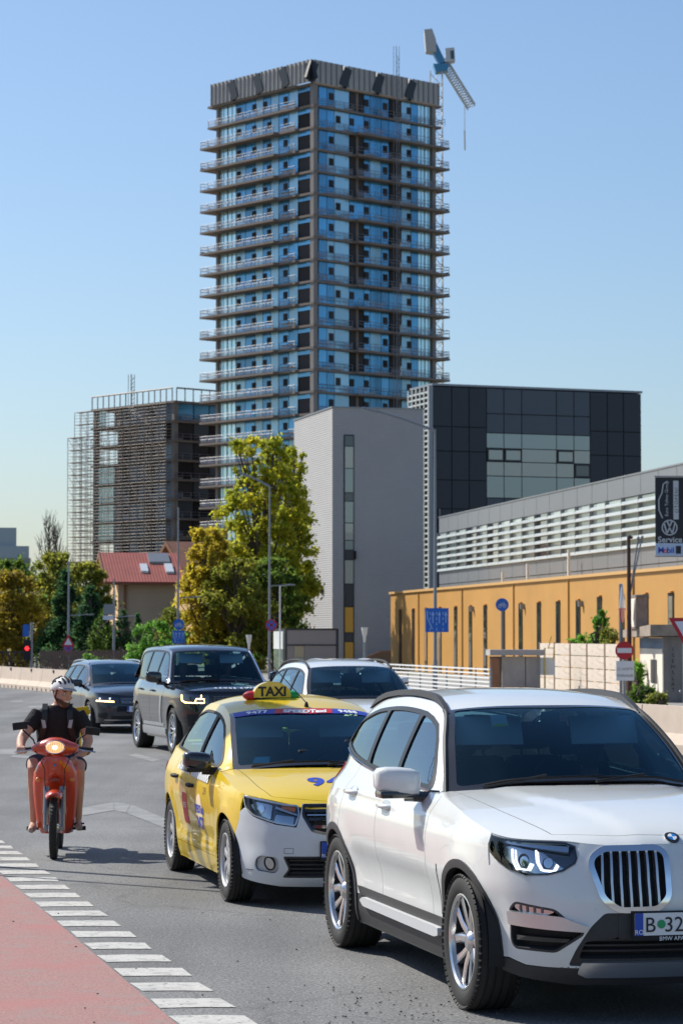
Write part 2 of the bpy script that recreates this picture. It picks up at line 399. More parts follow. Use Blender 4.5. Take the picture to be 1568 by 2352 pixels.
class Car:
    def __init__(c, P, label, cat, name, loc, yaw, group=None):
        c.P = P; c.root = empty(name, (loc[0], loc[1], 0), yaw - math.pi / 2, label, cat, group)
        pts = P['outline']; full = [(x, -y) for x, y in reversed(pts[1:])] + list(pts) + [(x, -y) for x, y in reversed(pts[:-1])]
        i0 = len(pts) - 1; dense = []
        def cr(p0, p1, p2, p3, t):
            return tuple(0.5 * (2 * b + (d - a) * t + (2 * a - 5 * b + 4 * d - e) * t * t + (-a + 3 * b - 3 * d + e) * t ** 3) for a, b, d, e in zip(p0, p1, p2, p3))
        for i in range(i0, i0 + len(pts) - 1):
            for k in range(24): dense.append(cr(full[i - 1], full[i], full[i + 1], full[i + 2], k / 24))
        dense.append(pts[-1]); D = np.array(dense); sg = np.sqrt((np.diff(D, axis=0) ** 2).sum(1)); S = np.concatenate([[0], np.cumsum(sg)])
        c.L = float(S[-1]); c.u = np.linspace(0, c.L, 500); c.ox = np.interp(c.u, S, D[:, 0]); c.oy = np.interp(c.u, S, D[:, 1])
        tx, ty = np.gradient(c.ox, c.u), np.gradient(c.oy, c.u); tx[0] = tx[-1] = 0
        for _ in range(6):
            tx[1:-1] = (tx[:-2] + 2 * tx[1:-1] + tx[2:]) / 4; ty[1:-1] = (ty[:-2] + 2 * ty[1:-1] + ty[2:]) / 4
        ln = np.hypot(tx, ty); c.nx, c.ny = ty / ln, -tx / ln
        c.ox, c.oy, c.nx, c.ny = [a.tolist() for a in (c.ox, c.oy, c.nx, c.ny)]
        c.Ef, c.Es, c.Er = Sp(P['Ef']), Sp(P['Es']), Sp(P['Er'])
        c.s0, c.s1 = P.get('sfront', (0.55, 1.15)); c.r0, c.r1 = c.L - 1.15, c.L - 0.5
        c.zc = Sp(P['hood']); c.dr = Sp(P['hooddrop']); c.belt_z = Sp(P['beltline'])
        c.ze = Sp([(x, z) for x, z, y in P['edge']]); c.ye = Sp([(x, y) for x, z, y in P['edge']])
        c.xa, c.xc = P['edge'][0][0], P['edge'][-1][0]
        c.xcowl = P.get('xcowl', c.xa); c.wx = (0.0, -P['wb']); c.wz = P['D'] / 2; c.Ra = P['Ra']
        c.deck = Sp(P['deck']) if 'deck' in P else None
        xs = [c.oxy(s)[0] for s in c.u]; c._sx = Ln(list(reversed(xs)), list(reversed(c.u.tolist())))
        c._tz = Ln(c.u.tolist(), [c._ztop(s) for s in c.u])
        yy = np.linspace(c.xc - 0.2, c.xa + 0.2, 200); c._yb = Ln(yy.tolist(), [-c.belt(c.sx(x), c.tz(x))[1] for x in yy])
    def oxy(c, s):
        a = min(abs(s), c.L) / c.L * 499; i = min(int(a), 498); t = a - i
        return tuple(lerp(q[i], q[i + 1], t) for q in (c.ox, c.oy, c.nx, c.ny))
    def sx(c, x): return c._sx(x)
    def e(c, s, z, x):
        a = abs(s); wf = 1 - sst(a, c.s0, c.s1); wr = sst(a, c.r0, c.r1)
        v = wf * c.Ef(z) + wr * c.Er(z) + (1 - wf - wr) * c.Es(z)
        fl = c.P.get('flare', 0)
        if fl:
            for w in c.wx:
                d = math.hypot(x - w, z - c.wz) - c.Ra
                if abs(d) < 0.3: v -= fl * math.exp(-(d / 0.075) ** 2)
        f = c.P.get('crease')
        if f: v -= f(x, z)
        return v
    def belt(c, s, z):
        x, y, nx, ny = c.oxy(s); e = c.e(s, z, x); sg = -1 if s >= 0 else 1
        return (x - nx * e, sg * (y - ny * e), z)
    def hoodz(c, x, y):
        h = c.zc(x) - c.dr(x) * min(abs(y) / 0.8, 1.3) ** c.P.get('hoodp', 2.4)
        f = c.P.get('hoodcrease')
        return h + (f(x, y) if f else 0)
    def _ztop(c, s):
        x, y, nx, ny = c.oxy(s); z = 0.95
        for _ in range(6):
            e = c.e(s, z, x); bx, by = x - nx * e, y - ny * e
            hz = c.hoodz(bx, by); bz = c.belt_z(x)
            z = lerp(bz, hz, sst(bx, c.xcowl - 0.12, c.xcowl + 0.12))
            if c.deck and x < c.xc + 0.05: z = lerp(z, c.deck(bx), sst(-x, -c.xc - 0.05, -c.xc + 0.15))
        return z
    def tz(c, x): return c._tz(c.sx(x))
    def ts(c, s): return c._tz(abs(s))
    def gh(c, x, z):
        zb, zr = c.tz(x), c.ze(x); f = min(max((z - zb) / max(zr - zb, 0.02), 0), 1.05); yb, yr = c._yb(x), c.ye(x)
        return (x, -(yb + (yr - yb) * f ** 1.25), z)
    def front(c, q): # windscreen head
        P = c.P; return Vector((P['xt'] + P['kt'] * (1 - q * q), -c.ye(P['xt']) * q, c.ze(P['xt']) + P['crown'] * 0.6 * (1 - abs(q) ** 3)))
    def ws(c, q, t):
        P = c.P; x, y = c.xa + P['kb'] * (1 - q * q), -c.ye(c.xa) * q
        a = Vector((x, y, lerp(c.hoodz(x, y) + 0.01, c.ze(c.xa), abs(q) ** 4))); b = c.front(q); n = Vector((0.5, 0, 0.86))
        # side edge follows the pillar line
        xe = lerp(c.xa, P['xt'], t); base = a.lerp(b, t); ed = Vector((xe, -c.ye(xe) * (1 if q >= 0 else -1), c.ze(xe)))
        lin = Vector((xe, -lerp(c.ye(c.xa), c.ye(P['xt']), t) * (1 if q >= 0 else -1), lerp(c.ze(c.xa), c.ze(P['xt']), t)))
        return base + (ed - lin) * abs(q) + n * (0.05 * 4 * t * (1 - t) * (1 - q * q * 0.6)) * 0.6
    def roof(c, q, w):
        P = c.P; xe = lerp(P['xt'], P['xr'], w); f = c.front(q); rx = P['xr'] - P.get('kr', 0.1) * (1 - q * q)
        cr = P['crown'] * (0.6 + 0.4 * math.sin(math.pi * min(max(w, 0), 1)))
        return Vector((lerp(f.x, rx, w), -c.ye(xe) * q, c.ze(xe) + cr * (1 - abs(q) ** 3)))
    def rw(c, q, t): # rear screen, t = 0 top
        P = c.P; a = c.roof(q, 1.0); x = c.xc - P.get('kr', 0.1) * (1 - q * q)
        b = Vector((x, -c.ye(c.xc) * q, c.ze(c.xc) + 0.01)); p = a.lerp(b, t); xe = lerp(P['xr'], c.xc, t); sg = 1 if q >= 0 else -1
        ed = Vector((xe, -c.ye(xe) * sg, c.ze(xe))); lin = Vector((xe, -lerp(c.ye(P['xr']), c.ye(c.xc), t) * sg, lerp(c.ze(P['xr']), c.ze(c.xc), t)))
        return p + (ed - lin) * abs(q)
    # ---- generic builders
    def xz(c, pts): return [(c.sx(x), z) for x, z in pts]
    def arch(c, k, a0, a1, r=None, n=22):
        r = r or c.Ra; return [(c.wx[k] + r * math.cos(lerp(a0, a1, i / n)), c.wz + r * math.sin(lerp(a0, a1, i / n))) for i in range(n + 1)]
    def top(c, x0, x1, n=16, d=0.0): return [(lerp(x0, x1, i / n), c.tz(lerp(x0, x1, i / n)) - d) for i in range(n + 1)]
    def body(c, paint, sillmat, sp=0.05, cladding=None, gap=0.0045):
        P, r = c.P, c.root; zs = P['zsill']; d0, d1, d2 = P['doors']; g = gap; af, ad, ae = P['af'], P['ad'], P['ae']; Ra = c.Ra
        ar = math.pi - math.asin((zs - c.wz) / Ra); a_r0 = math.pi - math.asin((zs - c.wz) / Ra)
        bx, bz = P['bumpedge']          # where bumper seam meets the lamp
        # front wing
        pa = c.arch(0, ar, af); px = c.P.get('hood_edge_x', 0.35)
        wing = pa + [(bx, bz)] + c.P.get('wing_lamp', []) + c.top(P['wingtop'], d0 + g, 24) + [(d0 + g, zs)]
        c.wing = patch('front_wing', c.xz(wing), c.belt, paint, r, sp, mirror=True)
        fd = [(d0 - g, zs), (d1 + g, zs)] + c.top(d1 + g, d0 - g)
        c.fdoor = patch('door', c.xz(fd), c.belt, paint, r, sp, mirror=True)
        rd = [(d1 - g, zs)] + c.arch(1, math.asin((zs - c.wz) / Ra), ad, n=14) + [(d2 + g, P['zd2'])] + c.top(d2 + g, d1 - g)
        c.rdoor = patch('door', c.xz(rd), c.belt, paint, r, sp, mirror=True)
        q = c.xz(c.arch(1, ad + 0.012, ae, n=14)); zb = q[-1][1]; ce = c.L
        qp = q + [(ce, zb)] + [(lerp(ce, c.sx(d2 - g), i / 30), c.ts(lerp(ce, c.sx(d2 - g), i / 30))) for i in range(31)] + [(c.sx(d2 - g), P['zd2'])]
        c.quarter = patch('rear_quarter_panel', qp, c.belt, paint, r, sp, mirror=True)
        c.rbump = patch('rear_bumper', [(c.L, 0.28), (c.L, zb - g)] + [(c.sx(x), z) for x, z in reversed(c.arch(1, ae, 3.3 if False else math.pi + 0.1, n=8))] + [(c.sx(-P['wb'] - Ra * 0.99), 0.26)], c.belt, cladding or paint, r, sp, mirror=True)
        z0 = P['zfloor']
        a1 = math.asin(max((z0 - c.wz) / Ra, -0.95)); b1 = math.asin((zs - g - c.wz) / Ra)
        sl = c.arch(0, math.pi - a1, math.pi - b1, n=6) + c.arch(1, b1, a1, n=6)
        c.sill = patch('sill', c.xz(sl), c.belt, sillmat, r, sp, mirror=True)
        if cladding:
            for k in (0, 1):
                a0, a1 = (0.0 if k == 0 else -0.3), (math.pi + 0.35 if k == 0 else math.pi + 0.1)
                a0, a1 = (-0.1, math.pi + 0.35) if k == 0 else (-0.35, math.pi + 0.1)
                ring = c.arch(k, a0, a1, Ra - 0.028, 30) + c.arch(k, a1, a0, Ra + 0.016, 30)
                patch('wheel_arch_trim', c.xz(ring), c.belt, cladding, r, 0.05, off=0.009, depth=0.05, mirror=True)
        # tail lamps
        s0 = c.L - 0.78; zt = c.ts(s0) - 0.1
        patch('tail_lamp', fillet([(s0 - 0.22, zt - 0.02), (s0 + 0.22, zt - 0.04), (s0 + 0.25, zt - 0.17), (s0 - 0.12, zt - 0.16)], 0.04), c.belt, m_red, r, 0.05, off=0.01, depth=0.02, mirror=True)
        # glasshouse frame with window openings
        n = 60; xs = [lerp(c.xa, c.xc, i / n) for i in range(n + 1)]
        frame = [(x, c.tz(x)) for x in xs[1:-1]] + [(x, c.ze(x)) for x in reversed(xs)]
        xs0, xs1 = P['dlo']; bi, ti = P.get('bi', 0.02), P.get('ti', 0.07)
        def wpoly(x0, x1, b, t, sl0=0.0, sl1=0.0, fr=0.05, nn=18):
            lo, hi = [], []
            for i in range(nn + 1):
                x = lerp(x0, x1, i / nn); zb_, zt_ = c.tz(x) + b, c.ze(x) - t
                xx = x
                if zt_ - zb_ > 0.012: lo.append((x + sl0 * (1 - i / nn) + sl1 * i / nn, zb_)); hi.append((x - sl0 * (1 - i / nn) - sl1 * i / nn, zt_))
            pl = lo + list(reversed(hi)); rr = [0] * len(pl)
            for kk in (0, len(lo) - 1, len(lo), len(pl) - 1): rr[kk] = fr
            return fillet(pl, rr)
        dlo = wpoly(xs0, xs1, bi, ti, fr=0.09); tw = P.get('trimw', 0.026)
        frame_o = patch('roof_frame', frame, c.gh, paint, r, sp, holes=[dlo], mirror=True)
        wins = []
        for (x0, x1, sl0, sl1, gm) in P['windows']:
            wins.append((wpoly(x0, x1, bi + tw, ti + tw, sl0, sl1, 0.04), gm))
        patch('window_surround', dlo, c.gh, P.get('trimmat', m_wtrim), r, sp, off=0.003, depth=0.02, holes=[w for w, g_ in wins], mirror=True)
        c.wins = wins
        for w, g_ in wins: patch('side_window', w, c.gh, g_, r, 0.06, off=-0.006, depth=0.0, mirror=True)
        # roof, screens
        def quad(q0, q1, t0, t1): return [(q0, t0), (q1, t0), (q1, t1), (q0, t1)]
        c.roofo = patch('roof', quad(-1, 1, 0.0, 1), c.roof, P.get('roofmat', paint), r, 0.08, depth=0.02)
        patch('headlining', quad(-0.94, 0.94, 0.03, 0.97), lambda q, w: c.roof(q, w) - Vector((0, 0, 0.035)), m_liner, r, 0.15, depth=0)
        wsq = 0.985
        c.wso = patch('windscreen', quad(-wsq, wsq, 0.01, 0.995), c.ws, g_ws, r, 0.08, depth=0.0)
        patch('screen_border', quad(-wsq - 0.012, wsq + 0.012, 0.0, 1.0), c.ws, m_blackgloss, r, 0.05, off=0.003, depth=0.006,
              holes=[fillet(quad(-wsq + P.get('frit', 0.06), wsq - P.get('frit', 0.06), 0.055, 0.955), 0.05)])
        patch('rear_screen', quad(-0.98, 0.98, 0.0, 0.97), c.rw, g_ws, r, 0.1, depth=0.0)
        patch('rear_screen_border', quad(-1, 1, 0.0, 1.0), c.rw, m_blackgloss, r, 0.08, off=0.003, depth=0.006, holes=[fillet(quad(-0.86, 0.86, 0.1, 0.86), 0.08)])
        # bonnet
        c.hood_panels(paint, sp)
        if c.deck:
            dk = [(c.belt(s, c.ts(s))[0], c.belt(s, c.ts(s))[1]) for s in np.linspace(c.sx(c.xc) , c.L, 40)]
            dk = dk + [(x, -y) for x, y in reversed(dk)]
            patch('boot_lid', dk, lambda x, y: (x, y, c.deck(x)), paint, r, 0.08)
    def hood_panels(c, paint, sp):
        P, r = c.P, c.root; sc = c.sx(c.xa + 0.02); inset = P.get('hoodinset', Sp([(-1, 0.06), (0.9, 0.1)])); xl = P.get('hoodlip', 0.70)
        ss = np.linspace(0, sc, 70); Bd = [c.belt(s, c.ts(s)) for s in ss]; S = lambda x, y: (x, y, c.hoodz(x, y))
        cow = [(c.xa + P['kb'] * (1 - q * q) + 0.012, -c.ye(c.xa) * q) for q in np.linspace(1, -1, 31)]
        ed = []
        for b in Bd:
            lim = P.get('lip_curve', lambda y: xl)(b[1]); ix = inset(b[0]); yy = min(b[1] + ix, 0.0)
            ed.append((min(b[0], lim), yy))
        # right edge of the bonnet, from nose to cowl
        e2 = [(lambda y: (P.get('lip_curve', lambda y: xl)(y), y))(-y) for y in np.linspace(0, P['lipw'], 14)]
        side = [(x, -Sp(P['hoodside'])(x)) for x in np.linspace(e2[-1][0] - 0.02, cow[0][0] + 0.02, 18)]
        half = e2 + side
        hood = half + cow + [(x, -y) for x, y in reversed(half)][:-1]
        c.hood = patch('bonnet', hood, S, paint, r, sp)
        # wing top, between bonnet seam and shoulder
        g = 0.006
        ix = next(i for i, b in enumerate(Bd) if b[0] < P.get('wingfront', 0.62)); outer = [(b[0], b[1]) for b in Bd[ix:]]
        sd = [(e2[-1][0] + g, e2[-1][1])] + [(x, y - g) for x, y in side]
        cw = [(cow[0][0] - 0.02, cow[0][1] - g)]
        if P.get('wingtop_on', True):
            patch('wing_top', list(reversed(outer)) + sd[:] if False else outer + cw + list(reversed(sd)), S, paint, r, sp, mirror=True)
        seam(c, [(x, y - g / 2) for x, y in side], S, 0.012, m_dark, off=-0.002)
        # nose strip ahead of the bonnet seam
        nose = [(b[0], b[1]) for b in Bd[:ix + 1]]
        if nose:
            ns = nose + [(x + 0.005, y) for x, y in reversed(e2)]
            full = [(x, -y) for x, y in reversed(nose[1:])] + nose + [(x + 0.005, y) for x, y in reversed(e2)] + [(x + 0.005, -y) for x, y in e2[1:]]
            patch('bonnet_lip', full, S, P.get('nosemat', paint), r, 0.03)
        # black scuttle below the screen
        sct = [(x - 0.008, y) for x, y in cow] + [(x - 0.10, y * 0.99) for x, y in reversed(cow)]
        mb = patch('scuttle', sct, lambda x, y: (x, y, c.hoodz(x, y) - 0.012), m_dark, r, 0.08)
    def under(c):
        P, r = c.P, c.root; hw = P['track'] / 2 - P['tw'] / 2 - 0.04; xf = c.oxy(0)[0]; xr = c.oxy(c.L)[0]
        b = MB(); b.box2((xr + 0.15, -hw, P['zfloor']), (xf - 0.5, hw, P['zfloor'] + 0.28))
        b.box2((-P['wb'] + c.Ra + 0.04, -c.P['hwid'] + 0.13, P['zfloor'] + 0.01), (-c.Ra - 0.04, c.P['hwid'] - 0.13, P['zfloor'] + 0.2))
        b.box2((-0.5, -0.62, 0.4), (xf - 0.3, 0.62, 0.78)); b.build('underbody', m_dark, r)
        for k in (0, 1):
            for sg in (-1, 1):
                w = MB(); pr = c.arch(k, -0.2, math.pi + 0.2, c.Ra + 0.005, 20); rings = [[Vector((x, sg * y, z)) for x, z in pr] for y in (hw + 0.01, c.P['hwid'] - 0.05)]
                w.loft(rings, False, False); w.add([Vector((x, sg * (hw + 0.012), z)) for x, z in pr], [tuple(range(len(pr)))])
                w.build('wheel_arch_liner', m_dark, r, fix=False)
        # cabin sides and floor
        b = MB(); zf = P['zfloor'] + 0.29; yb = c.P['hwid'] - 0.16
        x0, x1 = -P['wb'] - 0.45, -0.35
        b.box2((x0, -yb, zf), (x1, yb, zf + 0.03)); b.box2((x1 - 0.02, -0.7, zf), (x1, 0.7, P['dashz'] - 0.05))
        b.build('cabin_floor', m_trim, r)
        dl = [(c.sx(x), z) for x, z in [(-0.5, zf)] + [(x0, zf)] + c.top(x0, -0.5, 20, 0.015)]
        patch('door_lining', dl, c.belt, m_trim, r, 0.15, off=-0.07, depth=0, mirror=True)
    def interior(c, driver=None, passenger=None):
        P, r = c.P, c.root; dz = P['dashz']; xd = c.xa + P['kb'] * 0.6; yb = c.ye(c.xa) - 0.06
        d = MB(); d.prism(fillet([(xd - 0.02, dz - 0.02), (xd - 0.25, dz - 0.0), (xd - 0.55, dz - 0.05), (xd - 0.62, dz - 0.18), (xd - 0.5, dz - 0.5), (xd, dz - 0.5)], 0.05), -yb, yb, 'XZ')
        d.build('dashboard', m_trim, r, True)
        h = MB(); h.sphere((xd - 0.42, P.get('dry', 0.36), dz - 0.01), (0.2, 0.2, 0.055), 16, 8); h.build('instrument_hood', m_trim, r, True)
        sx0 = P['seatx']; sz = P['zfloor'] + 0.62
        for sx_, ys in ((sx0, (-0.37, 0.37)), (sx0 - 0.85, (-0.38, 0.0, 0.38))):
            for y in ys:
                s = MB(); s.box((sx_ + 0.12, y, sz - 0.2), (0.5, 0.48 if len(ys) == 2 else 0.37, 0.16), bev=0.05)
                s.box((sx_ - 0.18, y, sz + 0.1), (0.16, 0.47 if len(ys) == 2 else 0.37, 0.62), ry=-0.22, bev=0.06)
                so = s.build('seat', m_seat, r, True)
                b = MB(); b.box((sx_ - 0.3, y, sz + 0.53), (0.11, 0.26, 0.18), ry=-0.15, bev=0.045); b.tube([(sx_ - 0.27, y - 0.06, sz + 0.36), (sx_ - 0.29, y - 0.06, sz + 0.48)], 0.008, 5); b.tube([(sx_ - 0.27, y + 0.06, sz + 0.36), (sx_ - 0.29, y + 0.06, sz + 0.48)], 0.008, 5)
                b.build('headrest', m_seat, so, True)
        w = MB(); n = 24; cx, cy, cz = xd - 0.66, P.get('dry', 0.36), dz - 0.07
        ring = [Vector((cx + 0.07 * math.sin(a) , cy + 0.185 * math.cos(a), cz + 0.17 * math.sin(a))) for a in [2 * math.pi * k / n for k in range(n + 1)]]
        w.tube(ring, 0.016, 6, False); w.box((cx + 0.03, cy, cz), (0.04, 0.14, 0.1), bev=0.02); w.box((cx + 0.02, cy, cz), (0.025, 0.34, 0.03)); w.build('steering_wheel', m_dark, r, True)
        top = c.front(0); mbb = MB(); mbb.box((top.x - 0.02, 0, top.z - 0.13), (0.04, 0.24, 0.07), bev=0.015, ry=0.2); mbb.box((top.x + 0.03, 0, top.z - 0.07), (0.08, 0.1, 0.07), bev=0.015); mbb.build('interior_mirror', m_dark, r, True)
        for y in (-0.36, 0.36):
            v = MB(); v.box((top.x - 0.05, y, top.z - 0.15), (0.025, 0.42, 0.18), ry=-0.35, bev=0.008); v.build('sun_visor', m_liner, r, True)
    def mirror(c, x, z, paint, low=None, size=(0.16, 0.24, 0.17), y0=None):
        yb = (y0 if y0 is not None else c._yb(x) - 0.03); out = yb + 0.09 + size[1] / 2
        for sg in (-1, 1):
            b = MB(); pr = []
            rings = []
            for k, (f, sc) in enumerate([(-1, 0.55), (-0.92, 0.82), (-0.6, 0.97), (0, 1.0), (0.5, 0.93), (0.85, 0.74), (1, 0.4)]):
                rr = []
                for a in range(20):
                    t = 2 * math.pi * a / 20; cx_, sz_ = math.cos(t), math.sin(t)
                    ex = (abs(cx_) ** 0.6) * (1 if cx_ > 0 else -1); ez = (abs(sz_) ** 0.6) * (1 if sz_ > 0 else -1)
                    rr.append(Vector((x + ex * size[0] / 2 * sc - f * 0.02, sg * (out + f * size[1] / 2), z + ez * size[2] / 2 * (sc ** 0.7) + 0.01 * f)))
                rings.append(rr)
            b.loft(rings); o = b.build('door_mirror', paint, c.root, True, 60)
            g = MB(); g.box((x - size[0] / 2 - 0.001, sg * out, z), (0.012, size[1] * 0.8, size[2] * 0.72), bev=0.005); g.build('mirror_glass', m_chrome, o)
            a = MB(); a.tube([(x + 0.0, sg * (out - size[1] * 0.2), z - size[2] * 0.5), (x + 0.01, sg * (yb + 0.06), z - size[2] * 0.55), (x + 0.03, sg * (yb - 0.01), z - size[2] * 0.58)], [0.035, 0.032, 0.04], 10)
            if low: a.box((x, sg * out, z - size[2] * 0.45), (size[0] * 0.92, size[1] * 0.9, size[2] * 0.28), bev=0.02)
            a.build('mirror_arm', low or paint, o, True)
    def handle(c, x, z, paint, doors, w=0.2, cup=m_dark):
        S = lambda u, v: c.belt(c.sx(u), v)
        for i, sg in enumerate((-1, 1)):
            d = doors[i]
            pl = [(x + 0.11 * math.cos(t), z - 0.002 + 0.038 * math.sin(t)) for t in [2 * math.pi * k / 20 for k in range(20)]]
            y = abs(c.belt(c.sx(x), z)[1])
            patch('handle_cup_shade', [(c.sx(a), b) for a, b in pl], c.belt, m_cup_shade, d, .04, off=.0015, depth=.001) if sg < 0 and paint is m_white else None  # flat greyer ellipse paints the shade of the handle cup
            b = MB(); b.tube([(x + w / 2, sg * (y - 0.01), z), (x + w / 2 - 0.02, sg * (y + 0.028), z), (x, sg * (y + 0.036), z + 0.003), (x - w / 2 + 0.02, sg * (y + 0.03), z), (x - w / 2, sg * (y - 0.01), z)], [0.014, 0.017, 0.017, 0.017, 0.014], 10)
            h = b.build('door_handle', paint, d, True, 70)
    def wheels(c, style):
        P, r = c.P, c.root; D, tw = P['D'], P['tw']; Ro = D / 2; Rr = P['rim'] / 2
        hb = tw / 2
        # tyre
        t = MB(); prof = [(Rr - 0.004, -hb * 0.82), (Rr + 0.012, -hb * 0.9), (Rr + (Ro - Rr) * 0.45, -hb * 1.02), (Ro - 0.03, -hb * 0.93), (Ro - 0.010, -hb * 0.84)]
        gro = []
        for k in range(4):
            y = lerp(-0.55, 0.55, k / 3) * hb; gro += [(Ro - 0.001, y - 0.007), (Ro - 0.009, y - 0.005), (Ro - 0.009, y + 0.005), (Ro - 0.001, y + 0.007)]
        prof += gro + [(Ro - 0.010, hb * 0.84), (Ro - 0.03, hb * 0.93), (Rr + (Ro - Rr) * 0.45, hb * 1.02), (Rr + 0.012, hb * 0.9), (Rr - 0.004, hb * 0.82)]
        t.lathe(prof, axis='Y', n=64)
        n = 60                                           # shoulder blocks
        for k in range(n):
            a = 2 * math.pi * k / n
            for sg in (-1, 1):
                mt = Matrix.Rotation(-a, 4, 'Y') @ Matrix.Translation((Ro - 0.018, sg * hb * 0.86, 0)) @ Matrix.Rotation(-sg * 0.75, 4, 'Z')
                q = MB(); q.box((0, 0, 0), (0.012, 0.034, 2 * math.pi * Ro / n * 0.68)); t.add([mt @ v for v in q.v], q.f)
        ty0 = None
        rim0 = None
        sty = {'face': m_alloy, 'dark': m_alloydk}
        def spokes(mb_f, mb_d):
            yf = -hb * 0.80                                # outer face is -y
            if style == 'bmw':
                for k in range(5):
                    a = 2 * math.pi * k / 5 + 0.3
                    for s2 in (-1, 1):
                        pts = [(0.05, s2 * 0.014, 0.022, yf + 0.035), (0.13, s2 * 0.040, 0.024, yf + 0.02), (Rr - 0.012, s2 * 0.098, 0.030, yf + 0.008)]
                        spoke(mb_f, a, pts, 0.016)
                        spoke(mb_d, a, [(p[0], p[1], p[2] * 1.35, p[3] + 0.014) for p in pts], 0.05)
            elif style == 'cover':
                for k in range(7):
                    a = 2 * math.pi * k / 7
                    spoke(mb_f, a, [(0.03, 0, 0.03, yf + 0.012), (0.11, 0, 0.026, yf + 0.004), (Rr - 0.02, 0.012, 0.042, yf + 0.012)], 0.03)
            else:
                for k in range(7):
                    a = 2 * math.pi * k / 7
                    for s2 in (-1, 1):
                        spoke(mb_f, a, [(0.05, s2 * 0.012, 0.017, yf + 0.03), (0.15, s2 * 0.032, 0.016, yf + 0.012), (Rr - 0.012, s2 * 0.075, 0.022, yf + 0.008)], 0.04)
        def spoke(mb, a, pts, dp):
            mt = Matrix.Rotation(-a, 4, 'Y'); rings = []
            for r_, off, hw_, y in pts:
                rings.append([mt @ Vector((r_, y + 0.006, off - hw_)), mt @ Vector((r_, y, off - hw_ * 0.6)), mt @ Vector((r_, y, off + hw_ * 0.6)), mt @ Vector((r_, y + 0.006, off + hw_)), mt @ Vector((r_, y + dp, off + hw_ * 0.8)), mt @ Vector((r_, y + dp, off - hw_ * 0.8))])
            mb.loft(rings)
        f, d = MB(), MB(); spokes(f, d)
        yf = -hb * 0.80
        f.lathe([(Rr - 0.004, yf + 0.03), (Rr + 0.006, yf - 0.012), (Rr - 0.002, yf - 0.014), (Rr - 0.014, yf - 0.004), (Rr - 0.02, yf + 0.03)], axis='Y', n=48)
        f.lathe([(0.001, yf + 0.012), (0.034, yf + 0.013), (0.05, yf + 0.024), (0.07, yf + 0.05)], axis='Y', n=20)
        d.lathe([(Rr - 0.02, yf + 0.02), (Rr - 0.03, yf + 0.09), (Rr - 0.045, hb * 0.8)], axis='Y', n=40)
        d.lathe([(0.001, yf + 0.03), (0.075, yf + 0.035), (0.085, yf + 0.06)], axis='Y', n=20)
        disc = MB(); disc.lathe([(0.06, 0.0), (Rr - 0.07, 0.0), (Rr - 0.07, 0.02), (0.06, 0.02)], axis='Y', n=32); disc.lathe([(0.001, -0.03), (0.075, -0.03), (0.08, 0.02)], axis='Y', n=16)
        fm = m_coverg if style == 'cover' else m_alloy
        for k in (0, 1):
            for sg in (-1, 1):
                y = sg * (P['track'] / 2)
                rz = (0 if sg < 0 else math.pi) + (P.get('steer', 0) if k == 0 else 0)
                if rim0 is None:
                    w = f.build('wheel', fm, r, True, 22); ty = t.build('tyre', m_rub, w, True, 40); dd = d.build('rim_barrel', m_rimdk if style != 'cover' else m_dark, w, True); dc = disc.build('brake_disc', m_satin, w, True); rim0 = w; kids = (ty, dd, dc)
                else:
                    w = share('wheel', rim0, r)
                    for q in kids: share(q.name.split('.')[0], q, w)
                w.location = (c.wx[k], y, c.wz); w.rotation_euler = (0, 0, rz)
    def plate(c, s, z, texts, w=0.52, h=0.113, off=0.02, tilt=0.0):
        p = Vector(c.belt(0.0, z)) + Vector((off, 0, 0))
        fr = MB(); fr.box((p.x - 0.008, 0, z - 0.004), (0.014, w + 0.02, h + 0.035), bev=0.004); o = fr.build('plate_frame', m_dark, c.root)
        q = MB(); q.box((p.x, 0, z + 0.005), (0.006, w, h)); q.build('number_plate', m_plate, o)
        q = MB(); q.box((p.x + 0.004, -w / 2 + 0.022, z + 0.005), (0.003, 0.044, h)); q.build('plate_band', m_plblue, o)
        for body, yy, size, zz, mat in texts:
            text_on('plate_text', body, size, lambda a, b, yy=yy, zz=zz: (p.x + 0.0065, yy + a, z + zz + b), mat, o)
        return o, p
def seam(c, pts, S, w=0.004, mat=None, parent=None, name='panel_seam', mirror=True, off=0.0015):
    """thin dark joint drawn as a narrow raised strip"""
    L, Rr = [], []
    pts = [Vector(p) for p in pts]
    for i, p in enumerate(pts):
        t = (pts[min(i + 1, len(pts) - 1)] - pts[max(i - 1, 0)]).normalized(); n = Vector((-t.y, t.x)); L.append(tuple(p + n * w / 2)); Rr.append(tuple(p - n * w / 2))
    return patch(name, L + list(reversed(Rr)), S, mat or m_dark, parent or c.root, 0.04, off=off, depth=0.003, mirror=mirror)
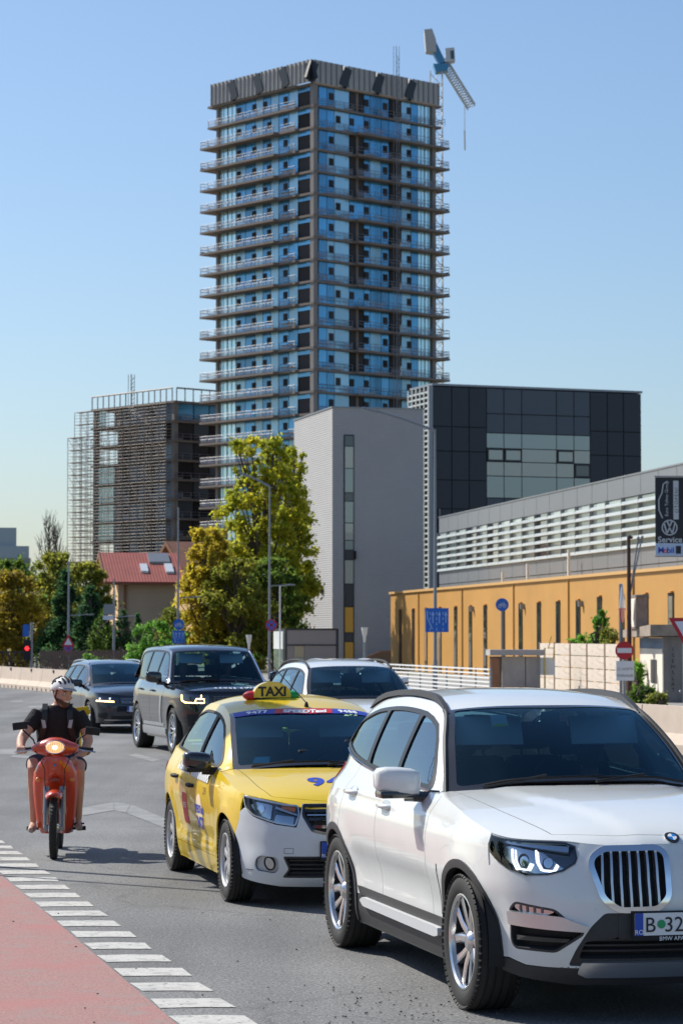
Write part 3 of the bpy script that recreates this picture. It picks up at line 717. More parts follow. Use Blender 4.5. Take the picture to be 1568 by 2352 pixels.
# ================================================================== cars
def bust(c, x, y, z, shirt, face_dir=0.0, name='driver_person'):
    """seated person: one body mesh (head with face, neck, shoulders, arms forward), hair and shirt as children"""
    r = empty('person', (0, 0, 0)); 
    b = MB(); H = Matrix.Translation((x, y, z)) @ Matrix.Rotation(face_dir, 4, 'Z')
    rings = []
    for h, rx, ry, ox in [(-0.62, 0.13, 0.19, -0.02), (-0.35, 0.13, 0.21, -0.03), (-0.26, 0.11, 0.20, -0.04), (-0.20, 0.08, 0.12, -0.04), (-0.17, 0.055, 0.06, -0.03), (-0.12, 0.055, 0.055, -0.02), (-0.105, 0.07, 0.055, 0.005), (-0.07, 0.09, 0.066, 0.01), (-0.03, 0.095, 0.07, 0.008), (0.0, 0.098, 0.073, 0.004), (0.05, 0.098, 0.075, 0.0), (0.09, 0.085, 0.066, -0.004), (0.115, 0.05, 0.04, -0.006), (0.122, 0.01, 0.01, -0.006)]:
        rr = []
        for k in range(20):
            a = 2 * math.pi * k / 20; fx = rx * math.cos(a) + ox; fy = ry * math.sin(a)
            if -0.05 < h < -0.01 and k == 0: fx += 0.026
            if h == 0.0 and k in (1, 19): fx -= 0.008
            if h == -0.07 and k in (0, 1, 19): fx += 0.004
            rr.append(Vector((fx, fy, h)))
        rings.append(rr)
    b.loft(rings)
    for sg in (-1, 1):
        b.tube([(-0.04, sg * 0.19, -0.30), (0.06, sg * 0.25, -0.48), (0.30, sg * 0.2, -0.46), (0.4, sg * 0.16, -0.40)], [0.055, 0.048, 0.036, 0.03], 8)
        b.sphere((-0.01, sg * 0.077, -0.005), (0.018, 0.01, 0.03), 8, 6)
    b.xf(H); o = b.build('body', m_skin, r, True, 60)
    hb = MB(); hb.sphere((-0.018, 0, 0.035), (0.1, 0.083, 0.1), 16, 10); hb.v = [v if v.z > 0.0 or v.x < 0.0 else Vector((v.x * 0.6, v.y * 0.9, v.z)) for v in hb.v]; hb.xf(H); hb.build('hair', m_hair, r, True)
    s = MB(); rings = []
    for h, rx, ry, ox in [(-0.64, 0.14, 0.2, -0.02), (-0.35, 0.14, 0.22, -0.03), (-0.255, 0.12, 0.21, -0.04), (-0.19, 0.088, 0.128, -0.04), (-0.17, 0.066, 0.075, -0.035)]:
        rings.append([Vector((rx * math.cos(2 * math.pi * k / 20) + ox, ry * math.sin(2 * math.pi * k / 20), h)) for k in range(20)])
    s.loft(rings, False)
    for sg in (-1, 1): s.tube([(-0.04, sg * 0.19, -0.285), (0.02, sg * 0.235, -0.4), (0.09, sg * 0.25, -0.49)], [0.068, 0.066, 0.06], 10)
    s.xf(H); s.build('shirt', shirt, r, True)
    r.matrix_world = c.root.matrix_basis.copy(); r.location = c.root.location; r.rotation_euler = c.root.rotation_euler
    return r
def wiper(c, q0, q1, t0=0.02, t1=0.035):
    n = 14; b = MB(); b.tube([c.ws(lerp(q0, q1, i / n), lerp(t0, t1, i / n)) + Vector((0.012, 0, 0.018)) for i in range(n + 1)], 0.008, 6); b.tube([c.ws(q0 + 0.02, -0.02) + Vector((0.02, 0, 0.02)), c.ws(lerp(q0, q1, 0.5), 0.03) + Vector((0.016, 0, 0.03))], 0.009, 6)
    b.build('wiper', m_dark, c.root, True)
# ------------------------------------------------------------------ white SUV in front
PB = dict(wb=2.864, D=0.728, rim=0.50, tw=0.245, track=1.615, Ra=0.425, hwid=0.945, zsill=0.39, zfloor=0.20, flare=0.012,
    outline=[(0.86, 0), (0.845, .30), (.78, .55), (.62, .76), (.40, .87), (0, .925), (-.5, .935), (-1.43, .94), (-2.4, .94), (-2.9, .93), (-3.3, .89), (-3.6, .78), (-3.78, .55), (-3.84, .3), (-3.85, 0)],
    Es=[(.2, .085), (.3, .06), (.40, .055), (.50, .05), (.60, .03), (.72, .004), (.82, 0), (.90, .004), (.96, .018), (1.02, .045), (1.08, .085), (1.14, .125), (1.2, .15), (1.3, .17)],
    Ef=[(.2, .14), (.26, .09), (.35, .04), (.5, 0), (.62, 0), (.75, .018), (.85, .045), (.92, .08), (1.0, .13)],
    Er=[(.2, .1), (.3, .03), (.5, 0), (.8, 0), (1.0, .04), (1.2, .12), (1.3, .15)],
    hood=[(-.9, 1.165), (-.55, 1.15), (-.2, 1.13), (.2, 1.09), (.5, 1.035), (.65, .99), (.74, .945), (.80, .895)],
    hooddrop=[(-.6, .05), (0, .07), (.4, .08), (.65, .085), (.8, .07)],
    beltline=[(-.4, 1.085), (-.82, 1.10), (-1.6, 1.125), (-2.4, 1.155), (-3.0, 1.20), (-3.4, 1.26), (-3.8, 1.29)],
    edge=[(-.82, 1.10, .775), (-1.13, 1.365, .69), (-1.43, 1.555, .605), (-1.75, 1.612, .595), (-2.2, 1.625, .595), (-2.8, 1.60, .58), (-3.2, 1.55, .565), (-3.5, 1.48, .55), (-3.66, 1.34, .60), (-3.74, 1.275, .66)],
    xt=-1.43, xr=-3.5, kb=.28, kt=.13, kr=.1, crown=.055, doors=(-.68, -1.81, -2.74), zd2=.80, af=R(50), ad=R(62), ae=R(148),
    bumpedge=(.37, .80), wing_lamp=[(.355, .90)], wingtop=.36, dlo=(-.79, -3.52), windows=[(-.83, -1.73, 0, .02, g_side), (-1.80, -2.52, .02, .03, g_priv), (-2.60, -3.44, .03, .0, g_priv)],
    bi=.012, ti=.062, lip_curve=lambda y: .715 - .25 * (abs(y) / .8) ** 2, lipw=.60, hoodside=[(-.9, .735), (-.5, .725), (0, .70), (.3, .66), (.58, .595)], wingfront=.55, dashz=1.06, seatx=-1.72, privrear=False,
    crease=lambda x, z: .014 * math.exp(-((z - (1.0 - .02 * (x + .5))) / .028) ** 2) * sst(-x, .3, 1.0) - .012 * math.exp(-((z - .60) / .09) ** 2) * sst(-x, .5, .9) * sst(x, -2.6, -2.2),
    hoodcrease=lambda x, y: .012 * sst(abs(y), .60 - .30 * sst(x, -.5, .8), .45 - .30 * sst(x, -.5, .8)))
bmw = Car(PB, 'large white SUV with chrome kidney grille at the front of the queue', 'car', 'white_suv', (1.572 - 0.035, 14.06), math.atan2(.631, 2.62))
def build_bmw():
    c = bmw; r = c.root; S = c.belt; c.body(m_white, m_clad, 0.04, cladding=m_clad); c.under(); c.interior()
    HL = [(.545, .862), (.556, .835), (.62, .795), (.70, .775), (.82, .768), (.94, .795), (1.04, .838), (1.095, .872), (1.12, .91)]
    tp = [(s, c.ts(s) - .008) for s in np.linspace(1.105, .62, 12)]; HLp = HL + tp + [(.56, c.ts(.56) - .02)]
    KID = fillet([(.05, .885), (.05, .66), (.12, .592), (.33, .588), (.42, .65), (.487, .83), (.47, .88), (.40, c.ts(.4) - .008), (.2, c.ts(.2) - .006), (.1, c.ts(.1) - .006)], .035)
    VENT = fillet([(.955, .59), (.90, .632), (.655, .604), (.587, .549), (.52, .525), (.50, .48), (.56, .44), (.66, .378), (.93, .384), (.96, .42)], .025)
    LOW = fillet([(-.40, .588), (.40, .588), (.47, .52), (.55, .40), (.60, .31), (-.60, .31), (-.55, .40), (-.47, .52)], .02)
    neg = lambda pl: [(-a, b) for a, b in pl]
    top = [(s, c.ts(s) - .002) for s in np.linspace(0, .535, 10)]
    half = top + [(.54, .862), (.552, .832), (.617, .79), (.70, .77), (.82, .762), (.94, .789), (1.045, .832), (c.sx(.37), .80)] + c.xz(c.arch(0, R(50), R(-4), n=14)) + [(.985, .335), (.86, .305), (.72, .30)]
    bump = half + [(.0, .30)] + [(-a, b) for a, b in reversed(half)][:-1]
    patch('front_bumper', bump, S, m_white, r, .035, holes=[HLp and KID, neg(KID), VENT, neg(VENT), LOW])
    for sg in (1, -1): patch('lamp_surround', [(sg * a, b) for a, b in [(.50, .76), (1.02, .76), (1.2, .84), (1.2, c.ts(1.2) - .006)] + [(s, c.ts(s) - .005) for s in np.linspace(1.18, .50, 14)]], S, m_white, r, .04, off=-.005, depth=0, holes=[[(sg * a, b) for a, b in offset_poly(HLp, .004)]])
    # grille
    for sg in (1, -1):
        K = [(sg * a, b) for a, b in KID]; g = patch('grille', offset_poly(K, .012), S, m_dark, r, .05, off=-.05, depth=.0)
        patch('grille_frame', K, S, m_chrome, g, .025, off=.016, depth=.07, holes=[offset_poly(K, .03)])
        zt, zb = .885, .605
        for i in range(7):
            s = sg * (.115 + i * .0485); lo = .60 + max(0, (abs(s) - .33)) * .75
            w = .0062
            patch('grille_slat', [(s - w, lo), (s + w, lo), (s + w + sg * .004, .75), (s + w, .9), (s - w, .9), (s - w + sg * .004, .75)], S, m_satin, g, .04, off=.006, depth=.05)
        # vent
        V = [(sg * a, b) for a, b in VENT]; v = patch('air_vent', V, S, m_dark, r, .06, off=-.05, depth=0)
        patch('vent_lining', V, S, m_clad, v, .03, off=.001, depth=.06, holes=[offset_poly(V, .012)])
        patch('vent_bar', [(sg * a, b) for a, b in fillet([(.95, .583), (.62, .568), (.478, .517), (.49, .492), (.65, .498), (.95, .512)], .012)], S, m_satin, v, .03, off=.022, depth=.05)
        patch('vent_slat', [(sg * a, b) for a, b in [(.92, .455), (.58, .45), (.60, .43), (.92, .43)]], S, m_blackgloss, v, .05, off=-.01, depth=.03)
        fl = patch('fog_lamp', [(sg * a, b) for a, b in fillet([(.905, .618), (.72, .606), (.66, .588), (.70, .572), (.87, .578), (.91, .598)], .012)], S, m_lampin, r, .02, off=-.004, depth=.02)
        for i in range(4):
            s = sg * (.73 + i * .045); patch('lamp_divider', [(s - .006, .58), (s + .006, .58), (s + .006, .612), (s - .006, .612)], S, m_lampdk, fl, .02, off=.001, depth=.01)
        # head lamp
        Hp = [(sg * a, b) for a, b in HLp]; h = patch('head_lamp', Hp, S, m_lampdk, r, .03, off=-.05, depth=0.0)
        patch('lamp_rim', Hp, S, m_blackgloss, h, .025, off=.003, depth=.06, holes=[offset_poly(Hp, .010)])
        patch('lamp_lens', offset_poly(Hp, .006), S, g_lens, h, .03, off=.004, depth=0)
        patch('lamp_housing', [(sg * a, b) for a, b in fillet([(.60, .80), (.66, .788), (.80, .782), (.93, .812), (1.03, .87), (1.05, .91), (.95, .915), (.75, .895)], .02)], S, m_lampin, h, .03, off=-.03, depth=.02,
              holes=[[(sg * a, b) for a, b in circ(.715, .838, .034, 16)], [(sg * a, b) for a, b in circ(.865, .848, .036, 16)]])
        for cx in (.715, .865):
            patch('projector', [(sg * a, b) for a, b in circ(cx, .843, .028, 16)], S, m_chrome, h, .02, off=-.036, depth=.02)
            tr = [(cx + .072, .90), (cx + .058, .84), (cx + .03, .80), (cx - .04, .797), (cx - .058, .832)]
            L, Q = [], []
            for i, p in enumerate(tr):
                a, b2 = Vector(tr[max(i - 1, 0)]), Vector(tr[min(i + 1, 4)]); t = (b2 - a).normalized(); n = Vector((-t.y, t.x)) * .0045; L.append(tuple(Vector(p) + n)); Q.append(tuple(Vector(p) - n))
            patch('daytime_lamp', [(sg * a, b) for a, b in L + list(reversed(Q))], S, m_led, h, .02, off=-.008, depth=.012)
        patch('lamp_brow', [(sg * a, b) for a, b in [(.60, c.ts(.6) - .022), (1.04, c.ts(1.04) - .014), (1.04, c.ts(1.04) - .03), (.60, c.ts(.6) - .05)]], S, m_lampin, h, .03, off=-.012, depth=.02)
    lw = patch('lower_grille', LOW, S, m_clad, r, .05, off=-.004, depth=.05, holes=[fillet([(-.33, .575), (.33, .575), (.33, .46), (.50, .44), (.54, .35), (-.54, .35), (-.50, .44), (-.33, .46)], .02)])
    patch('intake_back', [(-.58, .33), (.58, .33), (.42, .58), (-.42, .58)], S, m_dark, lw, .06, off=-.06, depth=0)
    for i in range(3): patch('intake_bar', [(-.53, .375 + i * .03), (.53, .375 + i * .03), (.53, .385 + i * .03), (-.53, .385 + i * .03)], S, m_clad, lw, .06, off=-.03, depth=.02)
    patch('plate_carrier', fillet([(-.33, .585), (.33, .585), (.33, .455), (-.33, .455)], .01), S, m_clad, lw, .05, off=-.001, depth=.03)
    patch('skid_plate', fillet([(-.52, .335), (.52, .335), (.55, .275), (.5, .255), (-.5, .255), (-.55, .275)], .012), S, m_satin, r, .04, off=.012, depth=.03)
    lowc = [(.0, .305)] + [(.60, .305), (.72, .296), (.86, .30), (.985, .33)] + c.xz(c.arch(0, R(-5), R(-14), n=4)) + [(.93, .235), (.6, .205), (0, .205)]
    patch('bumper_skirt', lowc + [(-a, b) for a, b in reversed(lowc)][1:-1], S, m_clad, r, .05)
    # badge
    def badge(u, v, o=0.0):
        x, y = .742 - v * .9, u
        return Vector((x, y, c.hoodz(x, y) + .004 + o))
    bd = patch('badge', circ(0, 0, .041, 28), lambda u, v: badge(u, v), m_chrome, r, .03, off=0.004, depth=.008)
    patch('badge_ring', circ(0, 0, .038, 28), lambda u, v: badge(u, v), m_ink, bd, .03, off=.006, depth=.001, holes=[circ(0, 0, .024, 24)])
    for k in range(4):
        a0 = k * math.pi / 2; patch('badge_quarter', [(0, 0)] + circ(0, 0, .0235, 8, a0, a0 + math.pi / 2, False), lambda u, v: badge(u, v), m_inkw if k % 2 else M('badge_blue', (0.02, 0.22, 0.6), .3), bd, .03, off=.007, depth=.001)
    po, pp = c.plate(0, .528, [('RO', -.238, .034, -.045, m_inkw), ('B', -.178, .108, -.034, m_ink), ('32', -.05, .108, -.034, m_ink), ('APN', .12, .108, -.034, m_ink)], off=.03)
    b = MB(); b.lathe([(0.001, 0), (.022, 0), (.022, .004), (.001, .004)], axis='X', n=16); b.xf(Matrix.Translation((pp.x + .004, -.118, .533))); b.build('plate_stamp', m_green, po)
    text_on('dealer_text', 'BMW APAN Motors', .03, lambda a, q: (pp.x + .001, a, .449 + q), m_inkw, po)
    # sills
    sl = fillet([(-.50, .385), (-2.22, .385), (-2.30, .36), (-2.22, .33), (-.60, .325), (-.50, .34)], .02)
    patch('sill_strip', c.xz(sl), S, M('sill_silver', (.62, .63, .64), .4, .2), r, .05, off=.03, depth=.05, mirror=True)
    patch('sill_trim', c.xz([(-.47, .44), (-2.40, .44), (-2.36, .388), (-.47, .388)]), S, m_clad, r, .06, off=.006, depth=.01, mirror=True)
    seam(c, c.xz([(-.46, .74), (-.47, .60), (-.49, .46)]), S, .014, m_clad)
    # rails, mirrors, handles, aerial
    for sg in (-1, 1):
        n = 26; b = MB(); rings = []
        for i in range(n + 1):
            x = lerp(-1.36, -3.42, i / n); f = min(1, i / 3, (n - i) / 3); y, z = c.ye(x) - .01, c.ze(x) + .010
            h = .008 + .026 * f; p = Vector((x, sg * y, z))
            rings.append([p + Vector((0, sg * .022, 0)), p + Vector((0, sg * .016, h)), p + Vector((0, -sg * .014, h)), p + Vector((0, -sg * .02, 0))])
        b.loft(rings); b.build('roof_rail', m_clad, r, True)
        b = MB(); b.tube([c.ws(sg * .993, i / 12) + Vector((.006, -sg * .006, .004)) for i in range(13)], .014, 8); b.build('screen_pillar_trim', m_clad, r, True)
    c.mirror(-.98, 1.17, m_white, m_blackgloss, (.17, .25, .165))
    c.handle(-1.62, .985, m_white, c.fdoor); c.handle(-2.5, 1.02, m_white, c.rdoor)
    f = MB(); f.prism(fillet([(-3.3, 0), (-3.12, 0), (-3.27, .075), (-3.32, .07)], .02), -.018, .018, 'XZ'); z0 = c.roof(0, .88).z; f.v = [v + Vector((0, 0, z0 - .005)) for v in f.v]; f.build('roof_aerial', m_white, r, True)
    wiper(c, .75, -.1); wiper(c, -.05, -.85)
    # chrome window base line
    xs = np.linspace(-.84, -3.3, 40); b = MB(); 
    for sg in (-1, 1):
        b.tube([(x, sg * (-c.gh(x, c.tz(x) + .012)[1] + .006), c.tz(x) + .012) for x in xs], .007, 5)
    b.build('window_base_trim', m_blackgloss, r, True)
    st = patch('screen_sticker', [(.62, .66), (.48, .66), (.48, .84), (.62, .84)], c.ws, M('sticker_grey', (.45, .5, .5), .6), r, .06, off=-.004, depth=.0)
    patch('sticker_stripe', [(.61, .66), (.49, .66), (.49, .695), (.61, .695)], c.ws, M('sticker_lime', (.45, .55, .08), .6), st, .05, off=-.002, depth=.0)
    # interior rear screen shows light, driver
    p = bust(c, -1.60, .37, 1.33, m_shirtp, 0.1); tag(p, 'driver in a rose shirt behind the wheel of the white kidney-grilled SUV', 'person')
build_bmw()
bmw.wheels('bmw')
# ------------------------------------------------------------------ taxi
PT = dict(wb=2.634, D=0.622, rim=0.40, tw=0.185, track=1.47, Ra=0.36, hwid=0.85, zsill=0.30, zfloor=0.16, flare=0.012, sfront=(.5, 1.0),
    outline=[(.83, 0), (.815, .3), (.74, .55), (.6, .70), (.38, .79), (0, .835), (-.6, .85), (-1.4, .855), (-2.2, .85), (-2.63, .84), (-3.1, .80), (-3.4, .66), (-3.5, .3), (-3.52, 0)],
    Es=[(.16, .075), (.24, .05), (.34, .035), (.45, .03), (.6, .01), (.72, 0), (.82, .006), (.88, .022), (.94, .05), (1.0, .085), (1.06, .11), (1.2, .12)],
    Ef=[(.16, .13), (.22, .07), (.3, .03), (.42, 0), (.52, 0), (.65, .02), (.72, .045), (.8, .09), (.9, .15)],
    Er=[(.2, .08), (.3, .03), (.5, 0), (.8, .01), (1.0, .04), (1.1, .08)],
    hood=[(-.6, 1.03), (-.15, .995), (.2, .945), (.45, .89), (.6, .84), (.70, .785), (.75, .75)], hooddrop=[(-.4, .06), (.2, .07), (.7, .05)], hoodp=2.2,
    beltline=[(-.1, .93), (-.40, .955), (-1.4, .985), (-2.4, 1.02), (-3.1, 1.045)],
    edge=[(-.40, .965, .69), (-.82, 1.195, .63), (-1.20, 1.375, .575), (-1.55, 1.435, .565), (-2.0, 1.445, .56), (-2.4, 1.41, .55), (-2.7, 1.33, .55), (-3.0, 1.13, .60), (-3.08, 1.06, .64)],
    xt=-1.20, xr=-2.62, kb=.25, kt=.12, kr=.12, crown=.075, deck=[(-3.6, 1.0), (-3.3, 1.03), (-3.0, 1.055)], doors=(-.60, -1.52, -2.36), zd2=.72, af=R(36), ad=R(58), ae=R(140),
    bumpedge=(.40, .68), wing_lamp=[(.42, .76)], wingtop=.45, dlo=(-.44, -2.84), windows=[(-.50, -1.42, 0, .015, g_side), (-1.52, -2.70, .015, .05, g_side)], trimmat=m_dark,
    bi=.012, ti=.055, trimw=.02, lip_curve=lambda y: .70 - .22 * (abs(y) / .8) ** 2, lipw=.56, hoodside=[(-.5, .66), (0, .645), (.3, .63), (.62, .57)], wingfront=.56, dashz=.93, seatx=-1.45, frit=.045,
    crease=lambda x, z: -.012 * math.exp(-((z - .42) / .05) ** 2) * sst(-x, .45, .6) * sst(x, -2.2, -2.0))
taxi = Car(PT, 'yellow taxi saloon with pale unpainted bumper and TAXI sign on its roof', 'taxi', 'taxi', (-.078, 19.654), math.atan2(.579, 2.55))
def build_taxi():
    c = taxi; r = c.root; S = c.belt; c.body(m_yellow, m_yellow, .05); c.under(); c.interior()
    HL = [(.43, .765), (.415, .70), (.445, .612), (.6, .632), (.82, .685), (.91, .74)]
    HLp = fillet(HL + [(s, c.ts(s) - .008) for s in np.linspace(.95, .55, 8)], .02)
    GR = fillet([(-.395, .772), (.395, .772), (.40, .69), (.33, .575), (.24, .552), (-.24, .552), (-.33, .575), (-.40, .69)], .02)
    INT = fillet([(-.54, .395), (.54, .395), (.50, .30), (.56, .235), (-.56, .235), (-.50, .30)], .02)
    top = [(0, .778), (.40, .775), (.412, .70), (.44, .605), (.6, .624), (.82, .677), (.92, .735), (c.sx(.40), .70), (c.sx(.39), .66)]
    half = top + c.xz(c.arch(0, R(36), R(-16), n=12)) + [(.93, .195), (.6, .165)]
    bump = half + [(0, .16)] + [(-a, b) for a, b in reversed(half)][:-1]
    FOG = fillet([(.80, .37), (.74, .395), (.58, .385), (.575, .30), (.62, .262), (.80, .275), (.83, .31)], .03)
    neg = lambda pl: [(-a, b) for a, b in pl]
    patch('front_bumper', bump, S, m_greyplast, r, .04, holes=[GR, INT, FOG, neg(FOG)])
    patch('bumper_seam', [(-.95, .282), (-.85, .283), (-.85, .279), (-.95, .278)], S, m_dark, r, .05, off=.002, depth=.002, mirror=True)
    g = patch('grille', GR, S, m_dark, r, .06, off=-.03, depth=0)
    patch('grille_frame', GR, S, m_blackgloss, g, .04, off=.004, depth=.04, holes=[offset_poly(GR, .02)])
    for z in (.715, .655, .60):
        w = .375 - max(0, (.69 - z)) * .6
        patch('grille_bar', [(-w, z), (w, z), (w, z + .022), (-w, z + .022)], S, m_blackgloss, g, .06, off=-.002, depth=.03)
    patch('grille_strip', [(-.36, .69), (.36, .69), (.36, .698), (-.36, .698)], S, m_chrome, g, .06, off=.004, depth=.02)
    for k in range(-3, 4):
        patch('grille_post', [(k * .1 - .008, .57), (k * .1 + .008, .57), (k * .1 + .008, .76), (k * .1 - .008, .76)], S, m_dark, g, .06, off=-.006, depth=.02)
    i0 = patch('lower_intake', INT, S, m_dark, r, .06, off=-.05, depth=0)
    patch('intake_frame', INT, S, m_clad, i0, .04, off=.001, depth=.05, holes=[offset_poly(INT, .014)])
    for k in range(4): patch('intake_bar', [(-.5, .255 + k * .033), (.5, .255 + k * .033), (.5, .265 + k * .033), (-.5, .265 + k * .033)], S, m_clad, i0, .06, off=-.02, depth=.02)
    patch('bumper_cap', [(.06 + a, b) for a, b in [(.4, .455), (.47, .455), (.47, .415), (.4, .415)]], S, m_dark, r, .05, off=.0006, depth=.0005, holes=[[(.46 + a, b) for a, b in [(.003, .452), (.067, .452), (.067, .418), (.003, .418)]]])
    for sg in (1, -1):
        Fp = [(sg * a, b) for a, b in FOG]; fb = patch('fog_lamp_bezel', Fp, S, M('bezel_grey', (.42, .44, .45), .5, var=(20, .2)), r, .04, off=-.02, depth=.02, holes=[[(sg * a, b) for a, b in circ(.665, .335, .052, 20)]])
        patch('fog_lamp', [(sg * a, b) for a, b in circ(.665, .335, .045, 20)], S, m_lampin, fb, .02, off=-.01, depth=.03)
        patch('fog_ring', [(sg * a, b) for a, b in circ(.665, .335, .053, 20)], S, m_dark, fb, .02, off=-.006, depth=.03, holes=[[(sg * a, b) for a, b in circ(.665, .335, .043, 20)]])
        Hp = [(sg * a, b) for a, b in HLp]; h = patch('head_lamp', Hp, S, m_lampdk, r, .03, off=-.045, depth=0)
        patch('lamp_rim', Hp, S, m_satin, h, .03, off=.002, depth=.05, holes=[offset_poly(Hp, .012)])
        patch('lamp_lens', offset_poly(Hp, .006), S, g_lens, h, .04, off=.004, depth=0)
        patch('reflector', [(sg * a, b) for a, b in fillet([(.66, .775), (.83, .785), (.89, .75), (.82, .70), (.66, .66)], .02)], S, m_lampin, h, .025, off=-.03, depth=.02)
        patch('bulb', [(sg * a, b) for a, b in circ(.76, .735, .032, 16)], S, m_chrome, h, .02, off=-.02, depth=.02)
        patch('reflector', [(sg * a, b) for a, b in fillet([(.46, .69), (.62, .705), (.63, .645), (.47, .63)], .015)], S, m_lampin, h, .025, off=-.034, depth=.02)
        patch('lamp_bar', [(sg * a, b) for a, b in [(.62, .76), (.44, .705), (.44, .695), (.63, .745)]], S, m_satin, h, .03, off=-.015, depth=.01)
        patch('indicator', [(sg * a, b) for a, b in fillet([(.45, .752), (.58, .766), (.57, .745), (.46, .72)], .008)], S, m_orange, h, .03, off=-.02, depth=.02)
    po, pp = c.plate(0, .438, [('RO', -.238, .034, -.045, m_inkw), ('B 94 SPT', .03, .1, -.032, m_ink)], off=.02)
    c.mirror(-.62, 1.03, m_blackgloss, m_dark, (.15, .21, .145), y0=.74)
    c.handle(-1.36, .80, m_dark, c.fdoor, .17); c.handle(-2.18, .835, m_dark, c.rdoor, .17)
    wiper(c, .8, -.05); wiper(c, -.02, -.8)
    def P2(u, v): return Vector(S(c.sx(u), v)) + Vector((0, -.004, 0))
    # chequer band under the windows
    def chequer(x0, x1):
        b, w = MB(), MB(); n = int((x0 - x1) / .042)
        for i in range(n):
            for j in range(3):
                xa_, xb_ = x0 - i * .042, x0 - (i + 1) * .042; q = []
                for (xx, jj) in ((xa_, j), (xb_, j), (xb_, j + 1), (xa_, j + 1)):
                    z = c.tz(xx) - .115 + jj * .030; p = Vector(S(c.sx(xx), z)); p.y -= .009; p.z += .003; q.append(p)
                (b if (i + j) % 2 else w).add(q, [(0, 1, 2, 3)])
        return b, w
    for x0, x1, d in ((-.66, -1.49, c.fdoor), (-1.55, -2.2, c.rdoor)):
        b, w = chequer(x0, x1); b.build('chequer_black', m_ink, d[0], fix=False); w.build('chequer_white', m_inkw, d[0], fix=False)
    # door stickers
    disc = patch('door_logo', circ(-1.02, .62, .13, 24), lambda u, v: S(c.sx(u), v), M('sticker_peach', (.78, .62, .42), .5), c.fdoor[0], .05, off=.0025, depth=.001)
    text_on('logo_text', 'SPEEDTaxi', .085, lambda a, b: P2(-1.02 + a, .60 + b), m_inkb, c.fdoor[0], bold=.004)
    text_on('logo_number', '9477', .13, lambda a, b: P2(-1.02 + a, .475 + b), m_inkb, c.fdoor[0], bold=.006)
    patch('red_sticker', fillet([(-1.60, .72), (-1.84, .72), (-1.84, .47), (-1.60, .47)], .03), lambda u, v: S(c.sx(u), v), m_inkr, c.rdoor[0], .06, off=.0025, depth=.001)
    text_on('red_sticker_text', 'SPEED', .06, lambda a, b: P2(-1.72 + a, .60 + b) + Vector((0, -.001, 0)), m_inkw, c.rdoor[0])
    text_on('permit_text', '2.91', .08, lambda a, b: P2(-.76 + a, .76 + b), m_ink, c.fdoor[0])
    # bonnet number, screen banner
    text_on('bonnet_number', '9477', .25, lambda a, b: (lambda x, y: Vector((x, y, c.hoodz(x, y) + .004)))(.44 - b * 1.1, a + .02), m_inkb, r, bold=.010, spacing=1.12)
    patch('banner', [(-.95, .865), (.95, .865), (.95, .985), (-.95, .985)], c.ws, m_inkb, r, .05, off=.005, depth=.001)
    patch('banner_red', [(.43, .868), (-.38, .868), (-.43, .982), (.38, .982)], c.ws, m_inkr, r, .05, off=.007, depth=.001)
    def WS(u, v):
        q = -u / .60; p = c.ws(q, .885 + v / .85); return p + Vector((.5, 0, .86)) * .010
    text_on('banner_number', '9477', .075, lambda a, b: WS(a - .39, b), m_inkw, r, bold=.004, spacing=1.15)
    text_on('banner_number', '9488', .075, lambda a, b: WS(a + .38, b), m_inkw, r, bold=.004, spacing=1.15)
    text_on('banner_name', 'SPEEDTaxi', .078, lambda a, b: WS(a * 1.05, b), m_inkw, r, bold=.004, shear=.25)
    # roof sign
    z0 = c.roof(.12, .17).z; y0, x0 = -.17, -1.50
    s = MB(); rings = []
    prof = [(y0 + .155 * math.cos(t), z0 + .015 + .13 * math.sin(t) ** .8) for t in [math.pi * k / 18 for k in range(19)]]
    s.prism(prof, x0 - .05, x0 + .05, 'YZ'); so = s.build('roof_sign', m_yellow, r, True)
    for sg, mm in ((-1, m_inkr), (1, M('lamp_green', (.01, .3, .06), .3))):
        e = MB(); e.sphere((x0, y0 + sg * .165, z0 + .03), (.05, .075, .04), 12, 8); e.build('sign_lamp', mm, so, True)
    text_on('sign_text', 'TAXI', .105, lambda a, b: (x0 + .052, y0 + a, z0 + .03 + b), m_ink, so, bold=.004)
    b = MB(); b.box((x0, y0, z0 - .005), (.12, .3, .03), bev=.008); b.build('sign_base', m_dark, so)
    q = c.roof(-.08, .03); b = MB(); b.lathe([(.02, 0), (.014, .03), (.005, .045)], (q.x, q.y, q.z - .004), 'Z', 10, True); b.tube([(q.x, q.y, q.z + .03), (q.x - .33, q.y - .30, q.z + .42)], [.004, .002], 6); b.build('aerial', m_dark, r, True)
    # things on the dash
    patch('screen_permit', [(.80, .09), (.62, .07), (.60, .16), (.76, .17)], c.ws, M('sticker_cyan', (.1, .5, .6), .6), r, .08, off=-.006, depth=0)
    b = MB(); b.box((-.35, -.05, 1.0), (.06, .16, .05), bev=.012); b.box((-.36, -.14, 1.06), (.03, .09, .12), rz=.3, bev=.008); b.build('meter', m_dark, r, True)
    p = bust(c, -1.42, .36, 1.20, m_shirtg); tag(p, 'taxi driver in grey behind the wheel of the yellow taxi', 'person')
    p = bust(c, -1.42, -.38, 1.19, m_seat); tag(p, 'front passenger in dark clothes inside the yellow taxi', 'person')
build_taxi(); taxi.wheels('cover')
